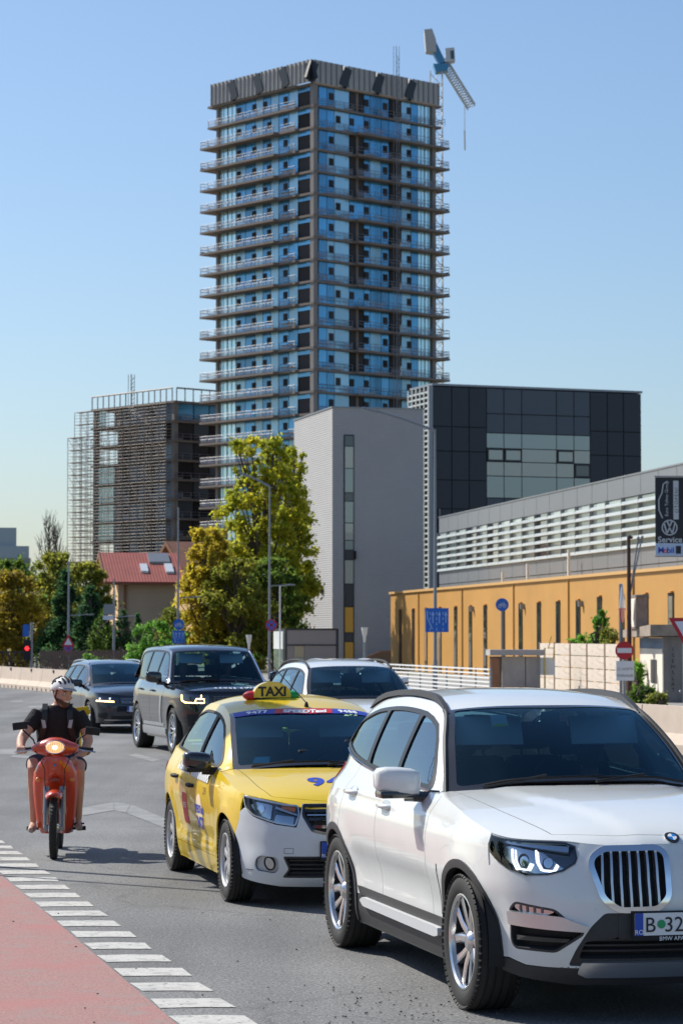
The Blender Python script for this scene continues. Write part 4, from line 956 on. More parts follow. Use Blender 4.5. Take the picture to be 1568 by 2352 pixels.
# ------------------------------------------------------------------ black SUV
PR = dict(wb=2.922, D=0.79, rim=0.56, tw=0.275, track=1.69, Ra=0.455, hwid=.99, zsill=.44, zfloor=.25, flare=.006,
    outline=[(.85, 0), (.84, .35), (.79, .65), (.66, .84), (.42, .945), (0, .985), (-.7, .99), (-1.4, .99), (-2.6, .985), (-3.2, .95), (-3.7, .86), (-3.98, .6), (-4.04, .3), (-4.05, 0)],
    Es=[(.24, .07), (.35, .04), (.5, .03), (.65, .008), (.8, 0), (.95, 0), (1.05, .012), (1.12, .035), (1.18, .07), (1.25, .11), (1.4, .13)],
    Ef=[(.24, .12), (.32, .05), (.5, .0), (.7, 0), (.85, .01), (1.0, .03), (1.1, .07), (1.2, .12)], Er=[(.24, .1), (.4, .02), (.7, 0), (1.1, .02), (1.3, .06)],
    hood=[(-.9, 1.235), (-.4, 1.22), (.2, 1.19), (.55, 1.155), (.7, 1.125), (.78, 1.08), (.83, 1.03)], hooddrop=[(-.6, .05), (.4, .05), (.8, .04)],
    beltline=[(-.4, 1.17), (-.75, 1.19), (-2.2, 1.21), (-4.0, 1.24)],
    edge=[(-.75, 1.195, .845), (-1.02, 1.48, .77), (-1.28, 1.735, .70), (-1.6, 1.80, .69), (-2.4, 1.815, .69), (-3.3, 1.79, .68), (-3.75, 1.72, .67), (-3.9, 1.5, .72), (-3.98, 1.26, .80)],
    xt=-1.28, xr=-3.75, kb=.22, kt=.1, kr=.08, crown=.05, doors=(-.66, -1.75, -2.75), zd2=.85, af=R(40), ad=R(60), ae=R(145),
    bumpedge=(.46, .82), wing_lamp=[(.46, .95)], wingtop=.46, dlo=(-.76, -3.8), windows=[(-.82, -1.66, 0, .01, g_side), (-1.73, -2.6, .01, .02, g_priv), (-2.68, -3.72, .02, 0, g_priv)],
    bi=.012, ti=.05, trimw=.03, lip_curve=lambda y: .74 - .16 * (abs(y) / .8) ** 2, lipw=.7, hoodside=[(-.8, .80), (0, .80), (.4, .78), (.66, .71)], wingfront=.6, dashz=1.17, seatx=-1.65)
rover = Car(PR, 'black luxury SUV with tall square cabin and lit hooked headlamps', 'car', 'black_suv', (-3.0 + .93 * .955 + .17, 43.6 + .27), math.atan2(.774, 2.65))
def headlamps(c, HL, lit, litmat, off=.004, base=None):
    out = []
    for sg in (1, -1):
        Hp = [(sg * a, b) for a, b in HL]; h = patch('head_lamp', Hp, c.belt, base or m_lampdk, c.root, .04, off=off, depth=.03)
        for pl in lit: patch('daytime_lamp', [(sg * a, b) for a, b in pl], c.belt, litmat, h, .03, off=off + .012, depth=.014)
        out.append(h)
    return out
def stroke(pts, w):
    L, Q = [], []
    for i, p in enumerate(pts):
        a, b = Vector(pts[max(i - 1, 0)]), Vector(pts[min(i + 1, len(pts) - 1)]); t = (b - a).normalized(); n = Vector((-t.y, t.x)) * w / 2; L.append(tuple(Vector(p) + n)); Q.append(tuple(Vector(p) - n))
    return L + list(reversed(Q))
def simple_front(c, paint, zt, zb, arch_a, low):
    top = [(s, c.ts(s) - .003) for s in np.linspace(0, c.sx(c.P['bumpedge'][0]) - .01, 24)]
    half = top + [(c.sx(c.P['bumpedge'][0]), c.P['bumpedge'][1])] + c.xz(c.arch(0, c.P['af'], R(-18), n=12)) + [(.85, zb + .03), (.6, zb)]
    patch('front_bumper', half + [(0, zb)] + [(-a, b) for a, b in reversed(half)][:-1], c.belt, paint, c.root, .06)
def build_rover():
    c = rover; r = c.root; S = c.belt; c.body(m_black, m_black, .06); c.under(); c.interior(); simple_front(c, m_black, 1.0, .27, .5, None)
    HL = fillet([(.52, 1.02), (.53, .87), (.95, .88), (1.12, .96), (1.12, 1.04), (.95, 1.035)], .03)
    lit = [stroke([(1.06, 1.02), (1.04, .93), (.96, .895), (.80, .888)], .018), stroke([(.80, .888), (.60, .888), (.60, .95), (.74, .955), (.76, .90)], .016), stroke([(.66, .96), (.655, 1.02)], .018)]
    headlamps(c, HL, lit, m_ledw)
    G = fillet([(-.50, 1.02), (.50, 1.02), (.48, .86), (-.48, .86)], .03); g = patch('grille', G, S, m_dark, r, .06, off=.006, depth=.03)
    patch('grille_frame', G, S, m_blackgloss, g, .05, off=.014, depth=.02, holes=[offset_poly(G, .02)])
    for j in range(4):
        for i in range(14):
            s = -.45 + i * .0675 + (.033 if j % 2 else 0); z = .88 + j * .035
            if s < .45: patch('grille_cell', circ(s, z + .012, .012, 6), S, m_alloydk, g, .05, off=.012, depth=.01) if (i + j) % 1 == 0 and False else None
        patch('grille_bar', [(-.46, .885 + j * .033), (.46, .885 + j * .033), (.46, .897 + j * .033), (-.46, .897 + j * .033)], S, m_alloydk, g, .06, off=.014, depth=.012)
    for i in range(13): s = -.42 + i * .07; patch('grille_post', [(s - .004, .875), (s + .004, .875), (s + .012, 1.005), (s + .004, 1.005)], S, m_alloydk, g, .06, off=.013, depth=.01)
    text_on('bonnet_letters', 'RANGE ROVER', .075, lambda a, b: (lambda x, y: Vector((x, y, c.hoodz(x, y) + .012)))(.735 - b * 1.0 - .09 * abs(a) , a * 1.0), m_inkw, r, spacing=1.75, bold=.002)
    patch('lower_intake', fillet([(-.55, .62), (.55, .62), (.6, .42), (-.6, .42)], .03), S, m_dark, r, .06, off=.005, depth=.02)
    patch('corner_vent', fillet([(.66, .70), (.92, .70), (.90, .50), (.70, .50)], .03), S, m_dark, r, .06, off=.005, depth=.02, mirror=True)
    patch('skid_strip', [(-.6, .37), (.6, .37), (.6, .34), (-.6, .34)], S, m_satin, r, .06, off=.01, depth=.02)
    patch('door_blade', c.xz(fillet([(-.74, .98), (-.86, .98), (-.98, .50), (-.86, .50)], .015)), S, m_satin, r, .06, off=.012, depth=.02, mirror=True)
    patch('sill_strip', c.xz(fillet([(-.70, .505), (-2.35, .50), (-2.35, .455), (-.70, .46)], .015)), S, m_satin, r, .06, off=.01, depth=.02, mirror=True)
    patch('sill_trim', c.xz([(-.5, .425), (-2.4, .425), (-2.4, .30), (-.5, .30)]), S, m_satin, r, .06, off=.02, depth=.03, mirror=True)
    po, pp = c.plate(0, .66, [('RO', -.238, .034, -.045, m_inkw), ('B 707 RRV', .03, .095, -.03, m_ink)], off=.025)
    c.mirror(-.88, 1.30, m_blackgloss, None, (.17, .27, .20)); c.handle(-1.55, 1.06, m_black, c.fdoor, .24); c.handle(-2.55, 1.07, m_black, c.rdoor, .24)
    for sg in (-1, 1):
        b = MB(); b.tube([c.ws(sg * .995, i / 10) + Vector((.006, -sg * .004, .004)) for i in range(11)], .016, 6); b.build('screen_pillar_trim', m_satin if sg == 1 else m_chrome, r, True)
    wiper(c, .8, 0)
    p = bust(c, -1.68, .4, 1.46, m_shirtg); tag(p, 'driver in grey behind the wheel of the black luxury SUV', 'person')
    p = bust(c, -1.68, -.4, 1.45, m_seat); tag(p, 'passenger in dark clothes inside the black luxury SUV', 'person')
build_rover(); rover.wheels('rover')
# ------------------------------------------------------------------ dark grey estate behind
PP = dict(PT, wb=2.79, D=.65, rim=.45, tw=.22, track=1.58, Ra=.375, hwid=.915, zsill=.32, zfloor=.17, flare=.01, sfront=(.6, 1.1),
    outline=[(.87, 0), (.855, .3), (.79, .6), (.62, .79), (.4, .86), (0, .9), (-.6, .912), (-1.4, .915), (-2.3, .912), (-2.9, .9), (-3.4, .85), (-3.75, .7), (-3.88, .35), (-3.9, 0)],
    hood=[(-.6, 1.03), (-.15, 1.0), (.2, .96), (.5, .905), (.68, .85), (.77, .79), (.82, .74)], edge=[(-.48, .96, .74), (-.9, 1.2, .67), (-1.32, 1.395, .59), (-1.7, 1.44, .575), (-2.3, 1.45, .57), (-3.0, 1.42, .56), (-3.5, 1.34, .55), (-3.65, 1.2, .6), (-3.72, 1.06, .68)],
    beltline=[(-.1, .93), (-.48, .95), (-1.4, .975), (-2.4, 1.0), (-3.8, 1.05)], xt=-1.32, xr=-3.45, crown=.055, kb=.28, kt=.12, doors=(-.66, -1.72, -2.6), zd2=.75, dlo=(-.5, -3.5),
    windows=[(-.56, -1.62, 0, .015, g_side), (-1.72, -2.5, .015, .03, g_side), (-2.6, -3.4, .02, 0, g_priv)], bumpedge=(.44, .68), wing_lamp=[(.45, .76)], wingtop=.47, hoodside=[(-.5, .70), (0, .70), (.3, .68), (.62, .6)], lipw=.6, wingfront=.6, crease=None,
    lip_curve=lambda y: .72 - .2 * (abs(y) / .8) ** 2, dashz=.94, seatx=-1.55)
PP.pop('deck')
passat = Car(PP, 'dark grey estate car with lit amber lamps left of the black luxury SUV', 'car', 'grey_estate_car', (-4.42 - .02, 53.1 + .83), R(17.5))
def build_passat(c, paint, lit=True, style='rover', name=None, rails=True):
    r = c.root; S = c.belt; c.body(paint, paint, .08); c.under(); c.interior(); simple_front(c, paint, .7, .19, .5, None)
    HL = fillet([(.40, .735), (.42, .65), (.7, .645), (.98, .69), (1.06, .76), (.9, .765)], .03)
    hs = headlamps(c, HL, [stroke([(.52, .652), (.96, .672)], .022)] if lit else [], m_ledw, base=m_lampin if not lit else None)
    if lit:
        for h, sg in zip(hs, (1, -1)):
            for s in (.62, .86): patch('lamp_element', [(sg * a, b) for a, b in circ(s, .715, .018, 10)], S, m_led, h, .03, off=.016, depth=.01)
    G = fillet([(-.4, .735), (.4, .735), (.41, .65), (.36, .60), (-.36, .60), (-.41, .65)], .02); g = patch('grille', G, S, m_dark, r, .08, off=.006, depth=.02)
    for j in range(4): patch('grille_bar', [(-.385, .625 + j * .03), (.385, .625 + j * .03), (.385, .633 + j * .03), (-.385, .633 + j * .03)], S, m_satin, g, .08, off=.012, depth=.01)
    patch('lower_intake', fillet([(-.6, .36), (.6, .36), (.55, .25), (-.55, .25)], .03), S, m_dark, r, .08, off=.006, depth=.02)
    patch('corner_vent', fillet([(.66, .42), (.95, .42), (.93, .33), (.68, .30)], .03), S, m_dark, r, .08, off=.006, depth=.02, mirror=True)
    patch('chrome_strip', [(-.75, .285), (.75, .285), (.75, .270), (-.75, .270)], S, m_satin, r, .08, off=.01, depth=.01)
    c.plate(0, .50, [('RO', -.238, .034, -.045, m_inkw), ('B 58 VGT', .03, .095, -.03, m_ink)], off=.025)
    c.mirror(-.70, 1.03, paint, m_dark, (.15, .22, .14), y0=.79); c.handle(-1.5, .85, paint, c.fdoor); c.handle(-2.4, .87, paint, c.rdoor)
    if rails:
        for sg in (-1, 1):
            b = MB(); n = 16
            b.tube([(lerp(-1.4, -3.3, i / n), sg * (c.ye(lerp(-1.4, -3.3, i / n)) - .01), c.ze(lerp(-1.4, -3.3, i / n)) + .012 + .03 * min(1, i / 2, (n - i) / 2)) for i in range(n + 1)], .015, 6); b.build('roof_rail', m_satin, r, True)
    c.wheels(style)
build_passat(passat, m_navy)
# ------------------------------------------------------------------ white SUV behind the taxi, silver car further back, parked cars
PW = dict(PB, crease=None, hoodcrease=None, privrear=False, windows=[(-.83, -1.73, 0, .02, g_side), (-1.80, -2.52, .02, .03, g_side), (-2.60, -3.44, .03, .0, g_side)])
wsuv = Car(PW, 'white SUV with dark roof rails directly behind the yellow taxi', 'car', 'white_suv', (.47, 34.6), R(14.5))
def build_wsuv(c, paint):
    r = c.root; S = c.belt; c.body(paint, m_clad, .08, cladding=m_clad); c.under(); c.interior(); simple_front(c, paint, .9, .22, .5, None)
    HL = fillet([(.5, .86), (.52, .79), (.8, .775), (1.0, .83), (1.05, .90), (.8, .885)], .03); headlamps(c, HL, [], m_led, base=m_lampin)
    G = fillet([(-.42, .87), (.42, .87), (.4, .68), (-.4, .68)], .03); g = patch('grille', G, S, m_dark, r, .08, off=.006, depth=.02)
    for j in range(3): patch('grille_bar', [(-.39, .70 + j * .055), (.39, .70 + j * .055), (.39, .715 + j * .055), (-.39, .715 + j * .055)], S, m_satin, g, .08, off=.012, depth=.01)
    patch('lower_intake', fillet([(-.5, .48), (.5, .48), (.55, .32), (-.55, .32)], .03), S, m_dark, r, .08, off=.006, depth=.02)
    c.plate(0, .58, [('RO', -.238, .034, -.045, m_inkw), ('B 61 KLM', .03, .095, -.03, m_ink)], off=.025)
    c.mirror(-.98, 1.17, paint, m_dark, (.17, .25, .165)); c.handle(-1.62, .985, paint, c.fdoor)
    for sg in (-1, 1):
        b = MB(); n = 16
        b.tube([(lerp(-1.4, -3.4, i / n), sg * (c.ye(lerp(-1.4, -3.4, i / n)) - .01), c.ze(lerp(-1.4, -3.4, i / n)) + .012 + .03 * min(1, i / 2, (n - i) / 2)) for i in range(n + 1)], .017, 6); b.build('roof_rail', m_dark, r, True)
    c.wheels('rover')
    p = bust(c, -1.74, .37, 1.335, m_seat); tag(p, 'driver in dark clothes inside the white SUV behind the taxi', 'person')
build_wsuv(wsuv, m_white)
m_silver = M('silver_paint', (.62, .63, .64), .3, .3, coat=1)
PP2 = dict(PP); far = Car(PP2, 'white estate car mostly hidden behind the white SUV, only its roof showing', 'car', 'white_estate_car', (.62, 56.0), R(16)); build_passat(far, m_white, False)
# ================================================================== moped and rider
m_mred = M('moped_red', (.55, .055, .015), .3, coat=1, var=(4, .05)); m_black_cl = M('black_cotton', (.016, .016, .018), .95, var=(30, .2), bump=(14, .9)); m_short = M('navy_shorts', (.035, .045, .08), .9, var=(20, .2), bump=(12, .8)); m_denim = M('shorts_hem', (.30, .32, .36), .9)
m_headl = M('headlight_lit', (.9, .7, .42), .25, emit=((1.0, .55, .2), .55)); m_fork = M('fork_grey', (.25, .25, .26), .35, .7); m_ybag = M('yellow_bag', (.78, .50, .01), .7); m_helw = M('helmet_white', (.72, .71, .69), .3, coat=.6); m_helb = M('helmet_black', (.012, .012, .013), .4); m_strap = M('reflective_strap', (.40, .40, .41), .6); m_beard = M('beard', (.10, .05, .03), .9, var=(60, .3)); m_teeth = M('teeth', (.8, .78, .72), .4); m_shoe = M('shoe', (.35, .25, .22), .8)
def remeshed(name, mb, mat, parent, vox=.009, sm=6):
    o = mb.build(name, mat, None, True); md = o.modifiers.new('r', 'REMESH'); md.mode = 'VOXEL'; md.voxel_size = vox; md.use_smooth_shade = True
    s = o.modifiers.new('s', 'SMOOTH'); s.iterations = sm; s.factor = .5; bpy.context.view_layer.update()
    me = bpy.data.meshes.new_from_object(o.evaluated_get(bpy.context.evaluated_depsgraph_get())); me.name = name
    bpy.data.objects.remove(o); n = bpy.data.objects.new(name, me); COL.objects.link(n); n.parent = parent
    me.polygons.foreach_set('use_smooth', [True] * len(me.polygons))
    if not me.materials: me.materials.append(mat)
    return n
def moped():
    f = gnd(124, 1973); yaw = R(4); r = empty('moped', (f.x, f.y, 0), yaw - math.pi / 2, 'red step-through moped with lit round headlight ridden towards the camera', 'moped')
    # wheels
    w0 = None
    for x in (0, -1.22):
        t = MB(); Ro = .275; hb = .036; t.lathe([(.205, -hb * .7), (.235, -hb), (.26, -hb * .85), (.272, -hb * .4), (Ro, 0), (.272, hb * .4), (.26, hb * .85), (.235, hb), (.205, hb * .7)], axis='Y', n=48)
        for k in range(44):
            for sg in (-1, 1):
                q = MB(); q.box((0, 0, 0), (.008, .03, .012)); mt = Matrix.Rotation(-2 * math.pi * (k + .25 * sg) / 44, 4, 'Y') @ Matrix.Translation((.2715, sg * .017, 0)) @ Matrix.Rotation(sg * .3, 4, 'Z') @ Matrix.Rotation(sg * .5, 4, 'X'); t.add([mt @ v for v in q.v], q.f)
        rim = MB(); rim.lathe([(.205, -.022), (.19, -.016), (.188, .016), (.205, .022)], axis='Y', n=36); rim.lathe([(.03, -.05), (.045, -.03), (.045, .03), (.03, .05)], axis='Y', n=16, cap=True)
        for k in range(18): a = 2 * math.pi * k / 18; rim.tube([(.04 * math.cos(a), (-1) ** k * .02, .04 * math.sin(a)), (.19 * math.cos(a + .25), 0, .19 * math.sin(a + .25))], .003, 4)
        w = rim.build('wheel', m_satin, r, True); w.location = (x, 0, .275); t.build('tyre', m_rub, w, True, 40)
    # fork
    b = MB()
    for sg in (-1, 1): b.tube([(0, sg * .075, .275), (-.06, sg * .075, .44)], .022, 10); b.tube([(-.05, sg * .075, .40), (-.13, sg * .07, .64)], .028, 10); b.box((0, sg * .072, .275), (.05, .04, .05), bev=.01)
    b.tube([(0, -.09, .275), (0, .09, .275)], .012, 8); b.build('fork', m_fork, r, True)
    # front mudguard
    g = MB(); rings = []
    for k in range(13):
        a = lerp(R(60), R(150), k / 12); c0 = Vector((-.02, 0, .30)); R_ = .33; wd = .085 * (.75 + .25 * math.sin(math.pi * k / 12)) ; rr = []
        for j in range(9):
            t = lerp(-1, 1, j / 8); rad = R_ - .05 * t * t; rr.append(c0 + Vector((rad * math.cos(a), wd * t * 1.05, rad * math.sin(a))))
        rings.append(rr)
    g.loft(rings, False, False); mg = g.build('mudguard', m_mred, r, True, fix=False); md = mg.modifiers.new('s', 'SOLIDIFY'); md.thickness = .006
    # leg shield: lofted outline, curved back at its sides
    s = MB(); rings = []
    for z, hw, x, cv in [(.20, .13, -.36, .05), (.26, .165, -.34, .06), (.40, .185, -.30, .07), (.55, .20, -.25, .08), (.66, .205, -.19, .10), (.76, .195, -.14, .11), (.84, .16, -.12, .10), (.90, .11, -.12, .07), (.93, .06, -.13, .03)]:
        rr = []
        for j in range(15):
            t = lerp(-1, 1, j / 14); chan = .10 * math.exp(-(t / .38) ** 2) * sst(.62, z, z + .12) if z < .6 else 0
            rr.append(Vector((x - cv * abs(t) ** 2.2 - (.10 * math.exp(-(t / .42) ** 4) if z < .58 else 0), hw * t, z)))
        rings.append(rr)
    s.loft(rings, False, False); sh = s.build('leg_shield', m_mred, r, True, fix=False); md = sh.modifiers.new('s', 'SOLIDIFY'); md.thickness = .012; md.offset = -1
    for sg in (-1, 1): q = MB(); q.sphere((-.215, sg * .15, .70), (.02, .028, .024), 12, 8); q.build('indicator', m_orange, sh, True)
    q = MB(); q.sphere((-.135, 0, .70), (.012, .045, .02), 12, 6); q.build('shield_badge', M('badge_dull', (.3, .06, .04), .4), sh, True)
    q = MB(); q.sphere((-.105, .0, .835), (.008, .014, .011), 10, 6); q.build('shield_logo', M('logo_blue', (.03, .2, .5), .4), sh, True)
    # handlebar cowl
    c = MB(); rings = []
    for y, zc, hz, dx, xc in [(-.215, .985, .028, .03, -.24), (-.18, .985, .045, .05, -.23), (-.11, .99, .07, .075, -.21), (-.05, 1.0, .083, .09, -.20), (0, 1.0, .086, .093, -.195), (.05, 1.0, .083, .09, -.20), (.11, .99, .07, .075, -.21), (.18, .985, .045, .05, -.23), (.215, .985, .028, .03, -.24)]:
        rings.append([Vector((xc + dx * math.cos(t), y, zc + hz * math.sin(t))) for t in [2 * math.pi * k / 16 for k in range(16)]])
    c.loft(rings); co = c.build('handlebar_cowl', m_mred, r, True, 60)
    l = MB(); l.sphere((-.125, -.0, .998), (.03, .083, .053), 20, 10); l.build('head_light', m_headl, co, True)
    l = MB(); l.sphere((-.094, 0, .996), (.006, .022, .018), 12, 8); l.build('bulb_glow', M('bulb_lit', (1, .9, .7), .2, emit=((1, .82, .5), 3.0)), co, True)
    for q in range(7):
        yq = -.06 + q * .02; hq = .045 * math.sqrt(1 - (yq / .078) ** 2); l = MB(); xq = lambda zz: -.125 + .0305 * math.sqrt(max(0, 1 - (yq / .083) ** 2 - ((zz) / .053) ** 2)) + .001; l.tube([(xq(s * hq), yq, .998 + s * hq) for s in (-1, -.5, 0, .5, 1)], .0014, 4); l.build('lens_rib', m_lampin, co)
    l = MB(); l.tube([(-.112 - .02 * abs(math.cos(t)), .088 * math.cos(t), .998 + .057 * math.sin(t)) for t in [2 * math.pi * k / 24 for k in range(25)]], .005, 6, False); l.build('lamp_rim', m_chrome, co, True)
    for sg in (-1, 1):
        q = MB(); q.tube([(-.24, sg * .20, .985), (-.27, sg * .34, .97)], .017, 10); q.build('grip', m_dark, r, True)
        q = MB(); q.tube([(-.20, sg * .20, .975), (-.18, sg * .27, .962), (-.2, sg * .365, .95)], [.008, .007, .007], 6); q.build('brake_lever', m_satin, r, True)
        if sg < 0: top = (-.30, -.30, 1.15); cen = (-.30, -.325, 1.185)
        else: top = (-.30, .275, 1.11); cen = (-.30, .335, 1.135)
        q = MB(); q.tube([(-.24, sg * .18, 1.0), (-.25, sg * .20, 1.06), top], .007, 6); st = q.build('mirror_stalk', m_dark, r, True)
        q = MB(); q.box(cen, (.022, .135, .07), bev=.009, rx=sg * -.12); q.build('mirror', m_dark, st, True)
    # body, seat, engine, pegs
    b = MB(); rings = []
    for x, hw, z0, z1 in [(-.34, .05, .42, .62), (-.5, .06, .40, .60), (-.7, .10, .42, .72), (-.95, .125, .46, .76), (-1.25, .12, .55, .78), (-1.5, .07, .64, .78), (-1.6, .03, .68, .76)]:
        rings.append([Vector((x, hw * math.cos(t), (z0 + z1) / 2 + (z1 - z0) / 2 * math.sin(t))) for t in [2 * math.pi * k / 14 for k in range(14)]])
    b.loft(rings); b.build('body_shell', m_mred, r, True, 60)
    b = MB(); b.box((-1.0, 0, .785), (.62, .25, .07), bev=.03); b.build('saddle', m_dark, r, True)
    b = MB(); b.box((-.6, 0, .30), (.32, .2, .16), bev=.04); b.tube([(-.5, .1, .26), (-.75, .13, .2), (-1.2, .14, .24)], [.02, .02, .035], 8); b.build('engine', m_fork, r, True)
    for sg in (-1, 1): q = MB(); q.tube([(-.52, 0, .235), (-.52, sg * .24, .235)], .012, 8); q.tube([(-.52, sg * .19, .235), (-.52, sg * .27, .238)], .02, 8); q.build('foot_peg', m_dark, r, True)
    q = MB(); q.tube([(-.45, .1, .27), (-.38, .2, .29), (-.38, .26, .29)], .009, 6); q.build('kick_pedal', m_dark, r, True)
    for x in (-1.22,): q = MB(); [q.tube([(x, sg * .06, .275), (-1.1, sg * .1, .62)], .018, 8) for sg in (-1, 1)]; q.build('rear_shock', m_fork, r, True)
    for sg in (-1, 1): q = MB(); q.tube([(-.21, sg * .19, .965), (-.12, sg * .15, .93), (-.10, sg * .09, .80), (-.10, sg * .085, .60), (-.03, sg * .09, .33)], .004, 5); q.build('brake_cable', m_dark, r, True)
    return r
mop = moped()
def rider():
    r = empty('person', mop.location, mop.rotation_euler.z, 'man in black T-shirt, shorts and white cycle helmet riding the red moped', 'person')
    HC = Vector((-.66, .045, 1.475)); HM = Matrix.Translation(HC) @ Matrix.Rotation(R(38), 4, 'Z') @ Matrix.Rotation(R(6), 4, 'Y') @ Matrix.Rotation(R(-5), 4, 'X')
    b = MB(); n = 20
    def ring(cx, cy, z, rx, ry): return [Vector((cx + rx * math.cos(2 * math.pi * k / n), cy + ry * math.sin(2 * math.pi * k / n), z)) for k in range(n)]
    b.loft([ring(-.88, 0, .76, .13, .17), ring(-.87, 0, .86, .14, .185), ring(-.83, 0, 1.0, .135, .18), ring(-.79, 0, 1.12, .135, .19), ring(-.75, 0, 1.24, .125, .20), ring(-.73, .0, 1.31, .10, .18), ring(-.71, .01, 1.345, .07, .11), ring(-.70, .02, 1.38, .055, .06), ring(-.68, .03, 1.44, .055, .055)])
    # arms: his right hand on the grip, his left hand resting on the thigh
    RA = [(-.74, -.175, 1.285), (-.66, -.265, 1.16), (-.56, -.325, 1.05), (-.42, -.325, 1.0), (-.32, -.315, .985)]
    LA = [(-.74, .175, 1.285), (-.72, .255, 1.15), (-.68, .285, 1.03), (-.58, .25, .93), (-.50, .18, .885)]
    b.tube(RA, [.066, .058, .047, .04, .029], 12); b.tube(LA, [.066, .058, .047, .04, .029], 12)
    # right hand: palm over the grip, four curled fingers, thumb below
    b.box((-.285, -.312, .985), (.075, .08, .035), rz=.1, bev=.012)
    for k in range(4):
        y = -.345 + k * .022; L = (.9, 1.0, 1.05, .95)[k]
        b.tube([(-.26, y, .992), (-.232, y, .988), (-.222, y, .962), (-.235, y, .942 - .004 * L), (-.252, y, .940)], [.0105, .0105, .010, .009, .008], 8)
    b.tube([(-.30, -.275, .98), (-.265, -.262, .955), (-.245, -.268, .945)], [.012, .011, .009], 8)
    # left hand resting on the thigh, fingers bent over the knee
    b.box((-.455, .155, .875), (.08, .075, .03), rz=-.5, ry=.25, bev=.011)
    for k in range(4):
        y = .118 + k * .021; b.tube([(-.43, y, .873), (-.385, y - .012, .865), (-.36, y - .018, .845), (-.352, y - .02, .825)], [.0105, .010, .009, .008], 8)
    b.tube([(-.47, .12, .872), (-.44, .095, .866), (-.415, .085, .855)], [.012, .011, .009], 8)
    # legs
    for sg, kn, an in ((-1, (-.42, -.215, .83), (-.50, -.21, .30)), (1, (-.40, .215, .81), (-.48, .205, .32))):
        hip = Vector((-.86, sg * .1, .82)); kn, an = Vector(kn), Vector(an); mid = hip.lerp(kn, .5) + Vector((0, 0, .01)); cal = kn.lerp(an, .35) + Vector((-.03, 0, 0))
        b.tube([hip, mid, kn + Vector((-.04, 0, .005)), kn + Vector((.0, 0, -.03)), cal, kn.lerp(an, .75), an], [.095, .08, .056, .05, .049, .036, .031], 12)
        b.tube([an + Vector((-.05, 0, -.03)), an + Vector((.03, 0, -.04)), an + Vector((.13, sg * .01, -.055)), an + Vector((.17, sg * .012, -.06))], [.032, .036, .03, .018], 10)
    # head, with the face turned to his left
    h = MB(); rows = []
    for z, rx, ry, ox in [(-.125, .012, .015, .055), (-.118, .04, .035, .045), (-.10, .062, .052, .03), (-.075, .078, .062, .016), (-.045, .088, .068, .008), (-.01, .093, .072, .003), (.03, .096, .075, 0), (.07, .09, .07, -.004), (.105, .065, .052, -.006), (.125, .02, .018, -.006)]:
        rr = []
        for k in range(24):
            a = 2 * math.pi * k / 24; x, y = ox + rx * math.cos(a), ry * math.sin(a)
            if -.01 <= z < .02 and k in (2, 22): x -= .012
            if -.01 <= z < .02 and k in (3, 21): x -= .010
            if .02 < z < .05 and k in (1, 2, 3, 23, 22, 21, 0): x += .005
            rr.append(Vector((x, y, z)))
        rows.append(rr)
    h.loft(rows); h.add([Vector(p) for p in ((.094, 0, .01), (.098, -.013, -.036), (.122, 0, -.033), (.098, .013, -.036), (.09, 0, -.045))], [(0, 1, 2), (0, 2, 3), (1, 4, 2), (4, 3, 2), (0, 3, 4, 1)])
    for sg in (-1, 1): h.sphere((-.008, sg * .077, -.012), (.02, .011, .033), 8, 8); h.sphere((.08, sg * .04, -.03), (.02, .022, .018), 8, 6)
    h.tube([(.084, -.032, -.068), (.098, 0, -.072), (.084, .032, -.068)], .007, 6)
    h.xf(HM); b.add(h.v, h.f)
    remeshed('body', b, m_skin, r, .0085, 4)
    for sg in (-1, 1):
        e = MB(); e.sphere((.083, sg * .031, .002), (.010, .013, .008), 10, 6); e.xf(HM); e.build('eye', m_teeth, r, True); e = MB(); e.sphere((.0915, sg * .031, .002), (.004, .006, .006), 8, 6); e.xf(HM); e.build('pupil', m_hair, r, True)
        e = MB(); e.tube([(.090, sg * .014, .022), (.092, sg * .033, .027), (.082, sg * .05, .02)], .005, 6); e.xf(HM); e.build('eyebrow', m_hair, r, True)
    e = MB(); e.tube([(.086, -.027, -.064), (.099, 0, -.070), (.086, .027, -.064)], [.004, .007, .004], 6); e.xf(HM); e.build('teeth', m_teeth, r, True)
    bd = MB(); rows = []
    for z, rx, ry, ox in [(-.131, .012, .014, .055), (-.122, .044, .038, .045), (-.104, .066, .056, .031), (-.08, .0805, .0645, .017), (-.06, .083, .0685, .010)]:
        rows.append([Vector((ox + rx * math.cos(a), ry * math.sin(a), z + .03 * (1 - math.cos(a)) * .5)) for a in [lerp(-2.0, 2.0, k / 16) for k in range(17)]])
    bd.loft(rows, False, False); bd.xf(HM); bd.build('beard', m_beard, r, True, fix=False)
    # helmet
    hl = MB(); rows = []
    for i in range(9):
        t = lerp(0, math.pi / 2, i / 8); rows.append([Vector((-.012 + (.137 * math.cos(a)) * math.cos(t), .098 * math.sin(a) * math.cos(t), .035 + .118 * math.sin(t) + .02 * math.cos(a) * math.cos(t))) for a in [2 * math.pi * k / 28 for k in range(28)]])
    lip = [Vector((-.012 + .128 * math.cos(a), .09 * math.sin(a), .022 + .02 * math.cos(a))) for a in [2 * math.pi * k / 28 for k in range(28)]]
    hl.loft([lip] + rows, True); hl.xf(HM); ho = hl.build('helmet', m_helw, r, True, 50)
